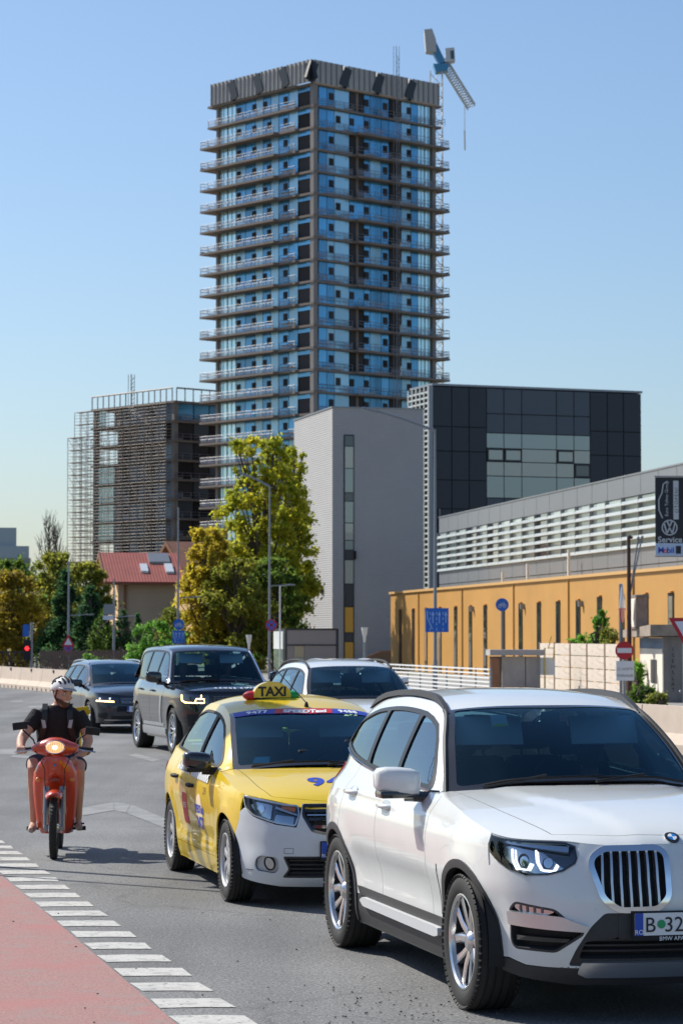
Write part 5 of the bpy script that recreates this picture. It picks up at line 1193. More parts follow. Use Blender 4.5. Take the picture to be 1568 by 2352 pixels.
    for yy, a0, a1, w in ((-.052, .35, 2.5, .011), (-.02, .45, 2.6, .012), (.02, .45, 2.6, .012), (.052, .35, 2.5, .011), (-.078, .5, 1.2, .010), (.078, .5, 1.2, .010), (-.078, 1.6, 2.4, .010), (.078, 1.6, 2.4, .010)):
        for u0, u1 in ((0, .42), (.5, 1)):
            v = MB(); pts = []
            for k in range(9):
                t = lerp(a0, a1, lerp(u0, u1, k / 8)); cy = yy; rad = math.sqrt(max(1 - (cy / .098) ** 2, .05)); pts.append(Vector((-.012 + .139 * rad * math.cos(t), cy, .035 + .119 * rad * math.sin(t) + .02 * math.cos(t))))
            v.tube(pts, [.003] + [w] * 7 + [.003], 8); v.xf(HM); v.build('helmet_vent', m_helb, ho, True)
    v = MB(); rows = [[Vector((-.012 + (.137 + d) * math.cos(a), .1 * math.sin(a), .052 - d * .35)) for a in [lerp(-1.1, 1.1, k / 14) for k in range(15)]] for d in (0, .02, .045)]
    v.loft(rows, False, False); v.xf(HM); vo = v.build('helmet_peak', m_strap, ho, True, fix=False); md = vo.modifiers.new('s', 'SOLIDIFY'); md.thickness = .005
    for sg in (-1, 1):
        for x in (.03, -.05): v = MB(); v.tube([(x, sg * .086, .035), (.0, sg * .078, -.05), (.045, sg * .035, -.128), (.05, 0, -.137)], .006, 6); v.xf(HM); v.build('chin_strap', m_helb, ho, True)
    # T-shirt
    s = MB(); s.loft([ring(-.87, 0, .80, .155, .20), ring(-.86, 0, .88, .155, .20), ring(-.83, 0, 1.0, .15, .195), ring(-.79, 0, 1.12, .15, .205), ring(-.75, 0, 1.24, .14, .212), ring(-.73, 0, 1.31, .115, .195), ring(-.715, .01, 1.35, .082, .13), ring(-.70, .015, 1.365, .068, .08)])
    for A in (RA, LA):
        a, m = Vector(A[0]), Vector(A[1]); s.tube([a + Vector((0, 0, .0)), a.lerp(m, .5), m, m.lerp(Vector(A[2]), .12)], [.078, .076, .073, .072], 14)
    remeshed('t_shirt', s, m_black_cl, r, .011, 5)
    s = MB(); s.loft([ring(-.9, 0, .75, .15, .185), ring(-.88, 0, .82, .16, .20), ring(-.87, 0, .88, .15, .19)])
    for sg, kn in ((-1, (-.42, -.215, .83)), (1, (-.40, .215, .81))):
        hip = Vector((-.86, sg * .1, .82)); kn = Vector(kn); s.tube([hip, hip.lerp(kn, .5), hip.lerp(kn, .9)], [.11, .1, .085], 14)
    remeshed('shorts', s, m_short, r, .012, 4)
    # rucksack behind, its straps in front
    k = MB(); k.box((-1.0, .02, 1.06), (.2, .38, .44), ry=.12, bev=.05); ko = k.build('rucksack', m_ybag, r, True)
    k = MB(); k.add([(-.92, .13, 1.33), (-.92, .27, 1.345), (-.92, .30, 1.29), (-.95, .20, 1.16), (-.96, .13, 1.33), (-.96, .27, 1.345), (-.96, .30, 1.29), (-.98, .20, 1.16)], [(0, 1, 2, 3), (7, 6, 5, 4), (0, 4, 5, 1), (1, 5, 6, 2), (2, 6, 7, 3), (3, 7, 4, 0)]); k.build('rucksack_flap', m_ybag, ko)
    for sg in (-1, 1):
        pts = [(-.80, sg * .12, 1.365), (-.70, sg * .115, 1.372), (-.625, sg * .115, 1.32), (-.605, sg * .115, 1.24), (-.625, sg * .13, 1.12), (-.68, sg * .17, 1.0)]
        k = MB(); q = [Vector(p) for p in pts]; rings = [[p + Vector((0, -.025, 0)), p + Vector((.012, -.025, .006)), p + Vector((.012, .025, .006)), p + Vector((0, .025, 0))] for p in q]; k.loft(rings); k.build('rucksack_strap', m_helb, ko, True)
        k = MB(); k.box((-.598, sg * (.122), 1.195), (.012, .034, .085), rx=sg * -.2, ry=-.12, bev=.004); k.build('strap_reflector', m_strap, ko)
    w = MB(); w.tube([Vector((-.60, .262, .945)) + Vector((.0, 0, 0)) + Matrix.Rotation(-.6, 3, 'Y') @ Vector((0, .043 * math.cos(t), .043 * math.sin(t))) for t in [2 * math.pi * k2 / 16 for k2 in range(17)]], .011, 6, False); w.build('watch', M('watch_gold', (.35, .22, .04), .3, .8), r, True)
    for sg, an in ((-1, (-.50, -.21, .30)), (1, (-.48, .205, .32))):
        an = Vector(an); s = MB(); s.tube([an + Vector((-.055, 0, -.045)), an + Vector((.03, 0, -.05)), an + Vector((.13, sg * .01, -.062)), an + Vector((.175, sg * .012, -.064))], [.03, .038, .034, .02], 10); s.build('shoe', m_shoe, r, True)
rider()
# ================================================================== ground and markings
def sheet(name, pts, z, mat, parent=None, kind=None):
    o = mk(name, [(p[0], p[1], z) for p in pts], [tuple(range(len(pts)))], mat, parent)
    if kind: o['kind'] = kind
    return o
def asphalt():
    m = bpy.data.materials.new('asphalt'); m.use_nodes = True; nt = m.node_tree; b = nt.nodes['Principled BSDF']; b.inputs['Roughness'].default_value = .82
    b.inputs['Specular IOR Level'].default_value = .35
    tc = _nn(nt, 'ShaderNodeTexCoord'); co = tc.outputs['Object']
    v = _nn(nt, 'ShaderNodeTexVoronoi'); v.inputs['Scale'].default_value = 75; nt.links.new(co, v.inputs['Vector'])
    n1 = _nn(nt, 'ShaderNodeTexNoise'); n1.inputs['Scale'].default_value = 55; n1.inputs['Detail'].default_value = 3; nt.links.new(co, n1.inputs['Vector'])
    n2 = _nn(nt, 'ShaderNodeTexNoise'); n2.inputs['Scale'].default_value = .5; n2.inputs['Detail'].default_value = 6; nt.links.new(co, n2.inputs['Vector'])
    r = _nn(nt, 'ShaderNodeValToRGB'); e = r.color_ramp.elements; e[0].position = .30; e[0].color = (.092, .091, .093, 1); e[1].position = .72; e[1].color = (.225, .223, .222, 1)
    nt.links.new(n1.outputs[0], r.inputs[0])
    mr = _nn(nt, 'ShaderNodeMapRange'); mr.inputs[1].default_value = .3; mr.inputs[2].default_value = .7; mr.inputs[3].default_value = .84; mr.inputs[4].default_value = 1.16; nt.links.new(n2.outputs[0], mr.inputs[0])
    mx = _nn(nt, 'ShaderNodeMix', data_type='RGBA', blend_type='MULTIPLY'); mx.inputs[0].default_value = 1; nt.links.new(r.outputs[0], mx.inputs[6]); nt.links.new(mr.outputs[0], mx.inputs[7])
    sp = _nn(nt, 'ShaderNodeMapRange'); sp.inputs[1].default_value = 0; sp.inputs[2].default_value = 1; sp.inputs[3].default_value = .75; sp.inputs[4].default_value = 1.35; nt.links.new(v.outputs['Color'], sp.inputs[0])
    m2 = _nn(nt, 'ShaderNodeMix', data_type='RGBA', blend_type='MULTIPLY'); m2.inputs[0].default_value = 1; nt.links.new(mx.outputs[2], m2.inputs[6]); nt.links.new(sp.outputs[0], m2.inputs[7])
    mp = _nn(nt, 'ShaderNodeMapping'); mp.inputs['Rotation'].default_value = (0, 0, -R(13.6)); mp.inputs['Scale'].default_value = (1.1, .05, 1); nt.links.new(co, mp.inputs[0])
    n3 = _nn(nt, 'ShaderNodeTexNoise'); n3.inputs['Scale'].default_value = 1.0; n3.inputs['Detail'].default_value = 3; nt.links.new(mp.outputs[0], n3.inputs['Vector'])
    tr = _nn(nt, 'ShaderNodeMapRange'); tr.inputs[1].default_value = .35; tr.inputs[2].default_value = .65; tr.inputs[3].default_value = .80; tr.inputs[4].default_value = 1.10; nt.links.new(n3.outputs[0], tr.inputs[0])
    m3 = _nn(nt, 'ShaderNodeMix', data_type='RGBA', blend_type='MULTIPLY'); m3.inputs[0].default_value = 1; nt.links.new(m2.outputs[2], m3.inputs[6]); nt.links.new(tr.outputs[0], m3.inputs[7])
    vc = _nn(nt, 'ShaderNodeTexVoronoi', feature='DISTANCE_TO_EDGE'); vc.inputs['Scale'].default_value = .33
    wn = _nn(nt, 'ShaderNodeTexNoise'); wn.inputs['Scale'].default_value = 1.6; wn.inputs['Detail'].default_value = 5; nt.links.new(co, wn.inputs['Vector'])
    wa = _nn(nt, 'ShaderNodeMix', data_type='VECTOR'); wa.inputs[0].default_value = .35; nt.links.new(co, wa.inputs[4]); nt.links.new(wn.outputs['Color'], wa.inputs[5]); nt.links.new(wa.outputs[1], vc.inputs['Vector'])
    cr = _nn(nt, 'ShaderNodeMapRange'); cr.inputs[1].default_value = .0; cr.inputs[2].default_value = .006; cr.inputs[3].default_value = .78; cr.inputs[4].default_value = 1.0; nt.links.new(vc.outputs['Distance'], cr.inputs[0])
    m4 = _nn(nt, 'ShaderNodeMix', data_type='RGBA', blend_type='MULTIPLY'); m4.inputs[0].default_value = 1; nt.links.new(m3.outputs[2], m4.inputs[6]); nt.links.new(cr.outputs[0], m4.inputs[7])
    nt.links.new(m4.outputs[2], b.inputs['Base Color'])
    bp = _nn(nt, 'ShaderNodeBump'); bp.inputs['Strength'].default_value = .35; bp.inputs['Distance'].default_value = .008; nt.links.new(v.outputs['Distance'], bp.inputs['Height']); nt.links.new(bp.outputs[0], b.inputs['Normal'])
    return m
m_asph = asphalt()
m_pink = M('red_cycle_surface', (.31, .165, .15), .85, var=(60, .4), var2=[(1.1, (.37, .14, .13), .5, .75), (4, (.25, .205, .19), .52, .75), (38, (.13, .11, .105), .66, .74)], bump=(140, .35))
m_paint = M('road_paint', (.47, .455, .43), .75, var=(40, .16), var2=[(7, (.33, .32, .305), .48, .7), (26, (.17, .168, .165), .60, .66)], bump=(110, .2))
m_faint = M('worn_paint', (.245, .242, .236), .8, var=(30, .2), var2=(3, (.19, .188, .184), .4, .6), bump=(110, .2))
m_dirt = M('dirt', (.16, .14, .10), .95, var=(.4, .3))
m_pave = M('pavement', (.25, .24, .225), .9, var=(3, .15))
ground = sheet('ground', [(-2500, -200), (2500, -200), (2500, 4500), (-2500, 4500)], -.012, m_dirt, kind='structure')
road = sheet('road', [(-45, -12), (30, -12), (12, 36), (-8, 92), (-30, 170), (-60, 165)], 0.0, m_asph, kind='structure')
pave = sheet('pavement', [(12.2, 36), (45, 20), (45, 135), (-20, 135), (-8, 92.5)], -.002, m_pave, kind='structure')
ST = R(13.6); DU, DV = Vector((-math.sin(ST), math.cos(ST), 0)), Vector((math.cos(ST), math.sin(ST), 0))
q0 = Vector((-.83, 13.25, 0)); edge = [q0 + DU * t for t in (-16, 34)]
pk = sheet('cycle_path', [tuple(edge[0])[:2], tuple(edge[1])[:2], (-32, 44), (-32, -4)], .0035, m_pink, kind='structure')
def quadm(name, pts, z, mat, parent): return sheet(name, pts, z, mat, parent)
rb = random.Random(3)
for i in range(-6, 30):
    p = q0 + DU * (i * .665) + DV * .012
    a = p; b = p + Vector((.40, .012, 0)); cc = b + DU * .355; d = a + DU * .355
    j = lambda: rb.uniform(-.012, .012)
    quadm('road_marking', [(a.x + j(), a.y + j()), ((a.x + b.x) / 2, (a.y + b.y) / 2 + .02 + j()), (b.x + j(), b.y + j()), (cc.x + j(), cc.y + j()), ((d.x + cc.x) / 2, (d.y + cc.y) / 2 + .02 + j()), (d.x + j(), d.y + j())], .004, m_paint, road)
def gp(x, y): p = gnd(x, y); return (p.x, p.y)
for pts in ([(180, 1858), (262, 1843), (262, 1862), (190, 1874)], [(263, 1843), (300, 1848), (290, 1868), (263, 1862)], [(301, 1848), (400, 1889), (374, 1901), (291, 1868)], [(0, 1722), (62, 1717), (75, 1725), (30, 1734), (0, 1733)], [(30, 1735), (128, 1738), (130, 1745), (24, 1740)],
            [(292, 1735), (312, 1731), (368, 1746), (350, 1750)], [(26, 1610), (50, 1609), (54, 1612), (30, 1613)], [(65, 1622), (105, 1621), (108, 1625), (70, 1626)]):
    quadm('worn_marking', [gp(*p) for p in pts], .004, m_faint, road)
# loose grit on the asphalt near the camera
gr = MB(); rg = random.Random(5)
for i in range(170):
    x, y = rg.gauss(.35, .35), rg.gauss(13.9, .5)
    if i > 120: x, y = rg.uniform(-3, 1.2), rg.uniform(13, 21)
    s = rg.uniform(.003, .009); gr.box((x, y, .004 + s * .4), (s * 1.4, s, s * .8), rz=rg.uniform(0, 3))
tag(gr.build('loose_grit', M('grit', (.11, .105, .10), .9, var=(20, .5))), 'loose dark grit scattered on the asphalt', 'grit', kind='stuff')
# ================================================================== concrete barrier
m_conc = M('barrier_concrete', (.52, .42, .34), .85, var=(2.5, .1), bump=(40, .1))
def barrier_seg(L=3.96):
    b = MB(); pf = [(-.30, .10), (-.30, .16), (-.14, .34), (-.09, .80), (.09, .80), (.14, .34), (.30, .16), (.30, .10)]
    b.prism(pf, 0, L, 'YZ'); 
    b.v = [Vector((v.x, v.y, v.z)) for v in b.v]
    for k in range(5): b.box((L * (k + .5) / 5 - .0, 0, .049), (L / 5 - .17, .598, .102))
    return b
bA, bB = gnd(-2, 1576), Vector((5.75, 44.5, 0)); bd = (bB - bA).normalized(); ba = math.atan2(bd.y, bd.x); seg0 = None
for i in range(-2, 20):
    p = bA + bd * (1.1 + 4.0 * i); 
    if seg0 is None: o = barrier_seg().build('concrete_barrier', m_conc); seg0 = o; sl = MB(); sl.box((1.98, 0, .735), (.16, .26, .10)); so = sl.build('lifting_slot', m_dark, o)
    else: o = share('concrete_barrier', seg0); so = share('lifting_slot', so, o)
    o.location = p; o.rotation_euler = (0, 0, ba)
    mp_ = p + bd * 2; bx_ = 784 + 5880 * mp_.x / mp_.y
    if bx_ < 175: nl_ = globals().get('nl_', 0) + 1; lab = ('leftmost beige concrete barrier block, cut by the picture edge', 'second beige concrete barrier block from the left edge', 'third beige concrete barrier block from the left edge', 'fourth beige concrete barrier block, beside the grey estate car', 'fifth beige concrete barrier block, behind the grey estate car')[min(nl_, 5) - 1]
    elif bx_ > 1440: nr_ = globals().get('nr_', 0) + 1; lab = ('beige concrete barrier block showing behind the right pillar of the white SUV', 'beige concrete barrier block at the right edge, nearest of its row', 'beige concrete barrier block just outside the right edge')[min(nr_, 3) - 1]
    else: lab = 'beige concrete barrier block hidden behind the queue of cars'
    tag(o, lab, 'barrier', 'concrete barrier blocks')
# ================================================================== buildings
def wallmat(name, col, axis, freq, rough=.5, metal=0.0, dist=.02, strength=.6, var=None):
    m = M(name, col, rough, metal, var=var); nt = m.node_tree; b = nt.nodes['Principled BSDF']; tc = _nn(nt, 'ShaderNodeTexCoord')
    w = _nn(nt, 'ShaderNodeTexWave', wave_type='BANDS', bands_direction=axis); w.inputs['Scale'].default_value = freq; nt.links.new(tc.outputs['Object'], w.inputs['Vector'])
    bp = _nn(nt, 'ShaderNodeBump'); bp.inputs['Strength'].default_value = strength; bp.inputs['Distance'].default_value = dist; nt.links.new(w.outputs[0], bp.inputs['Height']); nt.links.new(bp.outputs[0], b.inputs['Normal'])
    return m
m_ribw = wallmat('silver_ribbed_cladding', (.43, .41, .40), 'Z', 2.6, .55, 0, .03, .5, var=(.6, .05))
m_ribs = m_ribw
m_yel = wallmat('yellow_sheet', (.53, .27, .065), 'X', 2.2, .6, 0, .03, .5, var=(.35, .12))
m_dkpan = M('anthracite_panel', (.028, .031, .04), .35, .3, var=(.3, .1)); m_dkpan2 = M('slate_panel', (.075, .085, .105), .35, .3, var=(.3, .1))
m_gpan = M('grey_alu_panel', (.27, .28, .30), .4, .5, var=(.4, .06)); m_lou = M('white_louvre', (.66, .67, .65), .5, var=(.8, .08)); m_lous = M('silver_louvre', (.50, .53, .52), .45, .3, var=(.5, .15))
m_bglass = M('building_glass', (.30, .36, .32), .06, .0, coat=1, spec=.8); m_bglass_d = M('building_glass_dark', (.03, .04, .05), .06, coat=1)
m_bglass_c = M('building_glass_pale', (.46, .46, .38), .1, coat=1); m_ypan = M('yellow_glass_panel', (.75, .38, .03), .25, coat=1)
m_frame = M('window_frame_dark', (.02, .022, .026), .4)
def U(parent, name, mat, a, b, store={}):
    """box part from corner to corner sharing one unit cube per material"""
    k = mat.name
    if k not in store:
        q = MB(); q.box((0, 0, 0), (1, 1, 1)); me = bpy.data.meshes.new('panel_' + k); me.from_pydata([tuple(v) for v in q.v], [], q.f); me.materials.append(mat); store[k] = me
    o = bpy.data.objects.new(name, store[k]); COL.objects.link(o); o.parent = parent
    o.location = [(a[i] + b[i]) / 2 for i in range(3)]; o.scale = [max(abs(b[i] - a[i]), .001) for i in range(3)]
    return o
def grow(r, k=1.3):
    """these buildings stand 30 % farther off and are that much larger; their footings go below ground"""
    r.location = (r.location.x * k, r.location.y * k, CAMZ * (1 - k)); r.scale = (k, k, k)
# --- pale ribbed block
def ribbed_block():
    c = at(763, 1500, 140); r = empty('ribbed_tower_block', (c.x, c.y, 0), R(14.5), 'tall pale grey ribbed windowless block with one narrow window strip', 'building'); H = 14.55
    w = MB(); w.box2((0, 0, 0), (5.2, 9, H)); w.build('wall', m_ribw, r)
    w = MB(); w.box2((-.05, -.05, H - .002), (5.25, 9.05, H + .06)); w.build('parapet_cap', m_gpan, r)
    x0, x1 = .70, 1.16; z = lambda y: (1462 - y) / 5880 * 140 + 2
    U(r, 'window_frame', m_frame, (x0 - .06, -.05, z(1518)), (x1 + .06, .02, z(997)))
    seq = [(1000, 1023, m_bglass_d), (1025, 1074, m_bglass_c), (1076, 1130, m_bglass), (1132, 1150, m_bglass_d), (1152, 1200, m_bglass), (1202, 1240, m_bglass_c), (1242, 1262, m_bglass), (1264, 1285, m_bglass_d), (1287, 1340, m_bglass_c), (1342, 1392, m_bglass_d), (1395, 1452, m_ypan), (1454, 1473, m_bglass_d), (1475, 1516, m_ypan)]
    for a, b, m in seq: U(r, 'window_pane', m, (x0, -.075, z(b)), (x1, -.04, z(a)))
    U(r, 'open_casement', m_frame, (x1 + .08, -.3, z(1285)), (x1 + .12, -.0, z(1265)))
    U(r, 'wall_lamp', m_dark, (-.16, 2.0, z(1362)), (-.003, 2.1, z(1345)))
    return r
grow(ribbed_block())
# --- anthracite box
def dark_block():
    c = at(994, 1300, 150); r = empty('anthracite_block', (c.x, c.y, 0), R(20.6), 'dark anthracite box building with a central strip of windows', 'building'); H = 16.75; W = 13.7
    w = MB(); w.box2((0.03, .04, 0), (W - .03, 3.4, H - .05)); w.build('wall', m_dark, r)
    cols = [994, 1037, 1077, 1117, 1157, 1198, 1278, 1318, 1355, 1395, 1432, 1472]
    # local x for a pixel on the face
    ca, sa = math.cos(R(20.6)), math.sin(R(20.6)); lx = lambda px: ((px - 784) / 5880 * c.y - c.x) / (ca - sa * (px - 784) / 5880)
    zz = lambda y, px: (1462 - y) / 5880 * (c.y + sa * lx(px)) + 2
    X = [lx(p) for p in cols]
    zr = [16.7, 14.35, 12.9, 11.2, 9.5, 7.8, 6.1, 4.4]; g = .025
    for i in list(range(3)) + list(range(8, 11)):
        for k in range(7): U(r, 'cladding_panel', m_dkpan, (X[i] + g, -.03, zr[k + 1] + g), (X[i + 1] - g, .035, zr[k] - g))
    tops = [16.7, 15.2, 14.05]; wins = [14.05, 13.15, 12.35, 11.5, 10.2]; band = [10.2, 9.55]
    for i in range(3, 8):
        for k in range(2): U(r, 'cladding_panel', m_dkpan2, (X[i] + g, -.03, tops[k + 1] + g), (X[i + 1] - g, .035, tops[k] - g))
        U(r, 'cladding_panel', m_dkpan2, (X[i] + g, -.03, 9.2 + g), (X[i + 1] - g, .035, 10.2 - g))
        for k in range(4):
            op = (k == 1 and i in (3, 4, 6)) or (k == 2 and i == 7)
            if op: U(r, 'window_frame', m_frame, (X[i] + g, -.08, wins[k + 1] + g), (X[i + 1] - g, .02, wins[k] - g))
            U(r, 'window_pane', m_bglass_d if (k == 2 and i == 7) else (m_bglass_c if (i * 3 + k) % 3 else m_bglass), (X[i] + (.12 if op else g), -.09 if op else -.02, wins[k + 1] + (.12 if op else g)), (X[i + 1] - (.12 if op else g), .03, wins[k] - (.12 if op else g)))
        for k, (a, b) in enumerate([(9.2, 8.2), (8.2, 7.3), (7.3, 6.2)]):
            op = k == 1 and i in (3, 4)
            if op: U(r, 'window_frame', m_frame, (X[i] + g, -.08, b + g), (X[i + 1] - g, .02, a - g))
            U(r, 'window_pane', m_bglass_c if (i + k) % 2 else m_bglass, (X[i] + (.12 if op else g), -.09 if op else -.02, b + (.12 if op else g)), (X[i + 1] - (.12 if op else g), .03, a - (.12 if op else g)))
    w = MB(); w.box2((-.06, -.06, H), (W + .03, 3.45, H + .12)); w.build('parapet_cap', m_gpan, r)
    # white louvre grid on the narrow side
    for k in range(42): U(r, 'louvre_blade', m_lous, (-.24, .15, 3.2 + k * .32), (-.02, 3.35, 3.2 + k * .32 + .10))
    for k in range(6): U(r, 'louvre_post', m_lou, (-.26, .12 + k * .62, 3), (-.2, .2 + k * .62, H - .05))
    U(r, 'corner_post', m_gpan, (-.26, -.06, 0), (-.02, .1, H)); b = MB(); b.tube([(.35, -.12, 9.5), (.35, -.12, 6.6), (.6, -.12, 6.0), (1.2, -.12, 5.8)], .06, 6); b.build('drain_pipe', m_gpan, r, True)
    return r
grow(dark_block())
# --- yellow workshop and grey showroom above it
AZ = math.atan2(-.9857, .1685)
def fx(px, c):  # local x on a face along (.1685,-.9857) from c
    t = (px - 784) / 5880; return (t * c.y - c.x) / (.1685 + .9857 * t)
m_slit = M('slit_brown', (.06, .04, .02), .7)
def yellow_shed():
    c = at(897, 1500, 120); r = empty('yellow_workshop', (c.x, c.y, 0), AZ, 'long low yellow sheet-metal workshop with tall slit windows', 'building'); H, L = 3.98, 52
    b = MB(); b.box2((0, 0, 0), (L, 7, H)); b.build('wall', m_yel, r); b = MB(); b.box2((-.06, -.08, H - .003), (L, 7.05, H + .10)); b.build('roof_edge', M('yellow_trim', (.62, .36, .13), .6), r)
    k = 0
    for px in (919, 949, 978, 1010, 1046, 1080, 1114, 1155, 1195, 1237, 1281, 1327, 1376, 1427, 1482, 1540, 1600):
        x = fx(px, c); top = 3.22 if px < 1350 else 3.30
        U(r, 'window_slit', m_slit, (x - .27, -.03, .35), (x + .27, .05, top)); U(r, 'window_pane', m_bglass_d, (x - .17, -.04, .45), (x + .2, .03, top - .1))
        U(r, 'window_lintel', m_yel, (x - .25, -.10, top), (x + .25, -.002, top + .05)); 
        if k in (2, 5, 8, 11): U(r, 'wall_lamp', m_gpan, (x + .5, -.16, 3.0), (x + .62, -.005, 3.2))
        k += 1
    for px in (962, 1062, 1180, 1306, 1455): x = fx(px, c); U(r, 'downpipe', M('pipe_ochre', (.46, .25, .07), .6) if px == 962 else bpy.data.materials['pipe_ochre'], (x - .022, -.06, 0), (x + .022, -.012, H - .05))
    return r
grow(yellow_shed())
m_pgg = M('pale_green_glass', (.46, .53, .50), .2, coat=.6, orand=.25)
def showroom():
    c = at(1009, 1400, 131); r = empty('grey_showroom', (c.x, c.y, 0), AZ, 'grey panelled showroom with white horizontal louvres above the yellow workshop', 'building'); L = 50
    zt = (1462 - 1190) / 5880 * 131 + 2; zb = (1462 - 1345) / 5880 * 131 + 2 - .6; z1, z2 = zt - .78, zb + 1.3
    b = MB(); b.box2((0, .1, 0), (L, 16, zt - .1)); b.build('wall', m_gpan, r)
    n = 22; dx = L / n
    for i in range(n):
        U(r, 'facade_panel', m_gpan, (i * dx + .02, -.02, z1), (i * dx + dx - .02, .06, zt)); U(r, 'facade_panel', m_gpan, (i * dx + .02, -.02, zb + .66), (i * dx + dx - .02, .06, z2)); U(r, 'facade_panel', m_gpan, (i * dx + .02, -.02, zb - .5), (i * dx + dx - .02, .06, zb + .62))
        U(r, 'window_pane', m_pgg if i not in (3, 5, 9) else m_bglass_d, (i * dx + .03, .02, z2 + .02), (i * dx + dx - .03, .09, z1 - .02)); U(r, 'louvre_bracket', m_gpan, (i * dx - .02, -.13, z2), (i * dx + .02, .02, z1))
    for k in range(6):
        z = z2 + .06 + k * (z1 - z2 - .1) / 5.6; q = MB(); q.box((L / 2, -.10, z), (L, .05, .13), rx=R(-12)); q.build('louvre_blade', m_lous, r)
    b = MB(); b.box2((-.05, -.05, zt), (L, 16, zt + .06)); b.build('parapet_cap', m_gpan, r)
    for px in (1176, 1234, 1330): x = fx(px, c); U(r, 'stay_post', m_lou, (x - .05, -.5, zb - .2), (x + .05, -.4, zb + .9 + (px - 1176) * .004))
    b = MB(); b.box2((33, 3, zt + .1), (36, 6, zt + .9)); b.build('roof_unit', M('roof_unit', (.35, .3, .28), .8), r)
    b = MB(); b.tube([(34, 2.6, zt + .1), (34, 2.6, zt + 1.5)], .03, 6); b.lathe([(.02, 1.45), (.09, 1.5), (.09, 1.6), (.02, 1.7)], (34, 2.6, zt), 'Z', 8, True); b.build('roof_vent_pole', m_frame, r)
    return r
grow(showroom())
def VEIL(name, col, a):
    m = bpy.data.materials.new(name); m.use_nodes = True; nt = m.node_tree; o = nt.nodes['Material Output']; d = nt.nodes['Principled BSDF']; d.inputs['Base Color'].default_value = (*col, 1); d.inputs['Roughness'].default_value = .8
    t = _nn(nt, 'ShaderNodeBsdfTransparent'); x = _nn(nt, 'ShaderNodeMixShader'); x.inputs[0].default_value = a; nt.links.new(t.outputs[0], x.inputs[1]); nt.links.new(d.outputs[0], x.inputs[2]); nt.links.new(x.outputs[0], o.inputs[0]); m.diffuse_color = (*col, 1); return m
# ================================================================== high-rise under construction
m_slab = M('raw_concrete', (.22, .18, .155), .9, var=(.5, .15)); m_colm = M('column_concrete', (.27, .245, .23), .9, var=(.5, .12))
m_blue = M('blue_film_glass', (.085, .31, .53), .18, .45, coat=.3, var=(.25, .3), orand=.35); m_lblue = M('pale_blue_glass', (.30, .52, .66), .25, .4, coat=.3, var=(.3, .14), orand=.2); m_cyan = M('sky_tinted_corner_glass', (.60, .85, .90), .15, .5, coat=.6, var=(.6, .15))  # opaque cyan base colour stands in for bright sky in the corner glass
m_hole = M('dark_opening', (.045, .04, .042), .85, orand=.5); m_rail = M('galvanised_rail', (.25, .235, .24), .5, .3); m_tarp = VEIL('rail_mesh_panel', (.34, .37, .47), .38); m_scaf = M('scaffold_tube', (.24, .20, .175), .6, var=(1, .2)); m_wood2 = M('weathered_plank', (.34, .25, .19), .85, var=(1, .25)); m_wood = M('plank_wood', (.42, .27, .17), .85, var=(1, .25))
m_mute = M('dusty_glass', (.20, .30, .38), .4, var=(.4, .3), orand=.4); m_mute2 = M('dull_blue_film', (.07, .13, .21), .35, var=(.4, .3), orand=.4)
m_screen = M('climbing_screen', (.42, .40, .375), .7, var=(.4, .12))
def railing(name, pts, parent, z, tarp, seed, h=1.0, both=True):
    rr = random.Random(seed); b = MB(); t = MB()
    for (a, c) in zip(pts[:-1], pts[1:]):
        a, c = Vector((*a, z)), Vector((*c, z)); L = (c - a).length; n = max(1, int(L / 1.6)); d = (c - a) / n
        for i in range(n + 1): b.tube([a + d * i, a + d * i + Vector((0, 0, h))], .045, 4)
        for hh in (.55, h): b.tube([a + Vector((0, 0, hh)), c + Vector((0, 0, hh))], .04, 4)
        for i in range(n):
            if rr.random() < tarp:
                p, q = a + d * (i + .04), a + d * (i + .96); lo, hi = .1, .85; t.add([p + Vector((0, 0, lo)), q + Vector((0, 0, lo)), q + Vector((0, 0, hi)), p + Vector((0, 0, hi))], [(0, 1, 2, 3)])
            elif rr.random() < .4: b.box(tuple((a + d * (i + .5)) + Vector((0, 0, .15))), (L / n, .05, .2), rz=math.atan2(d.y, d.x))
    o = b.build(name, m_rail, parent, fix=False)
    if t.f: t.build('rail_mesh', m_tarp, o, fix=False)['kind'] = 'stuff'
    return o
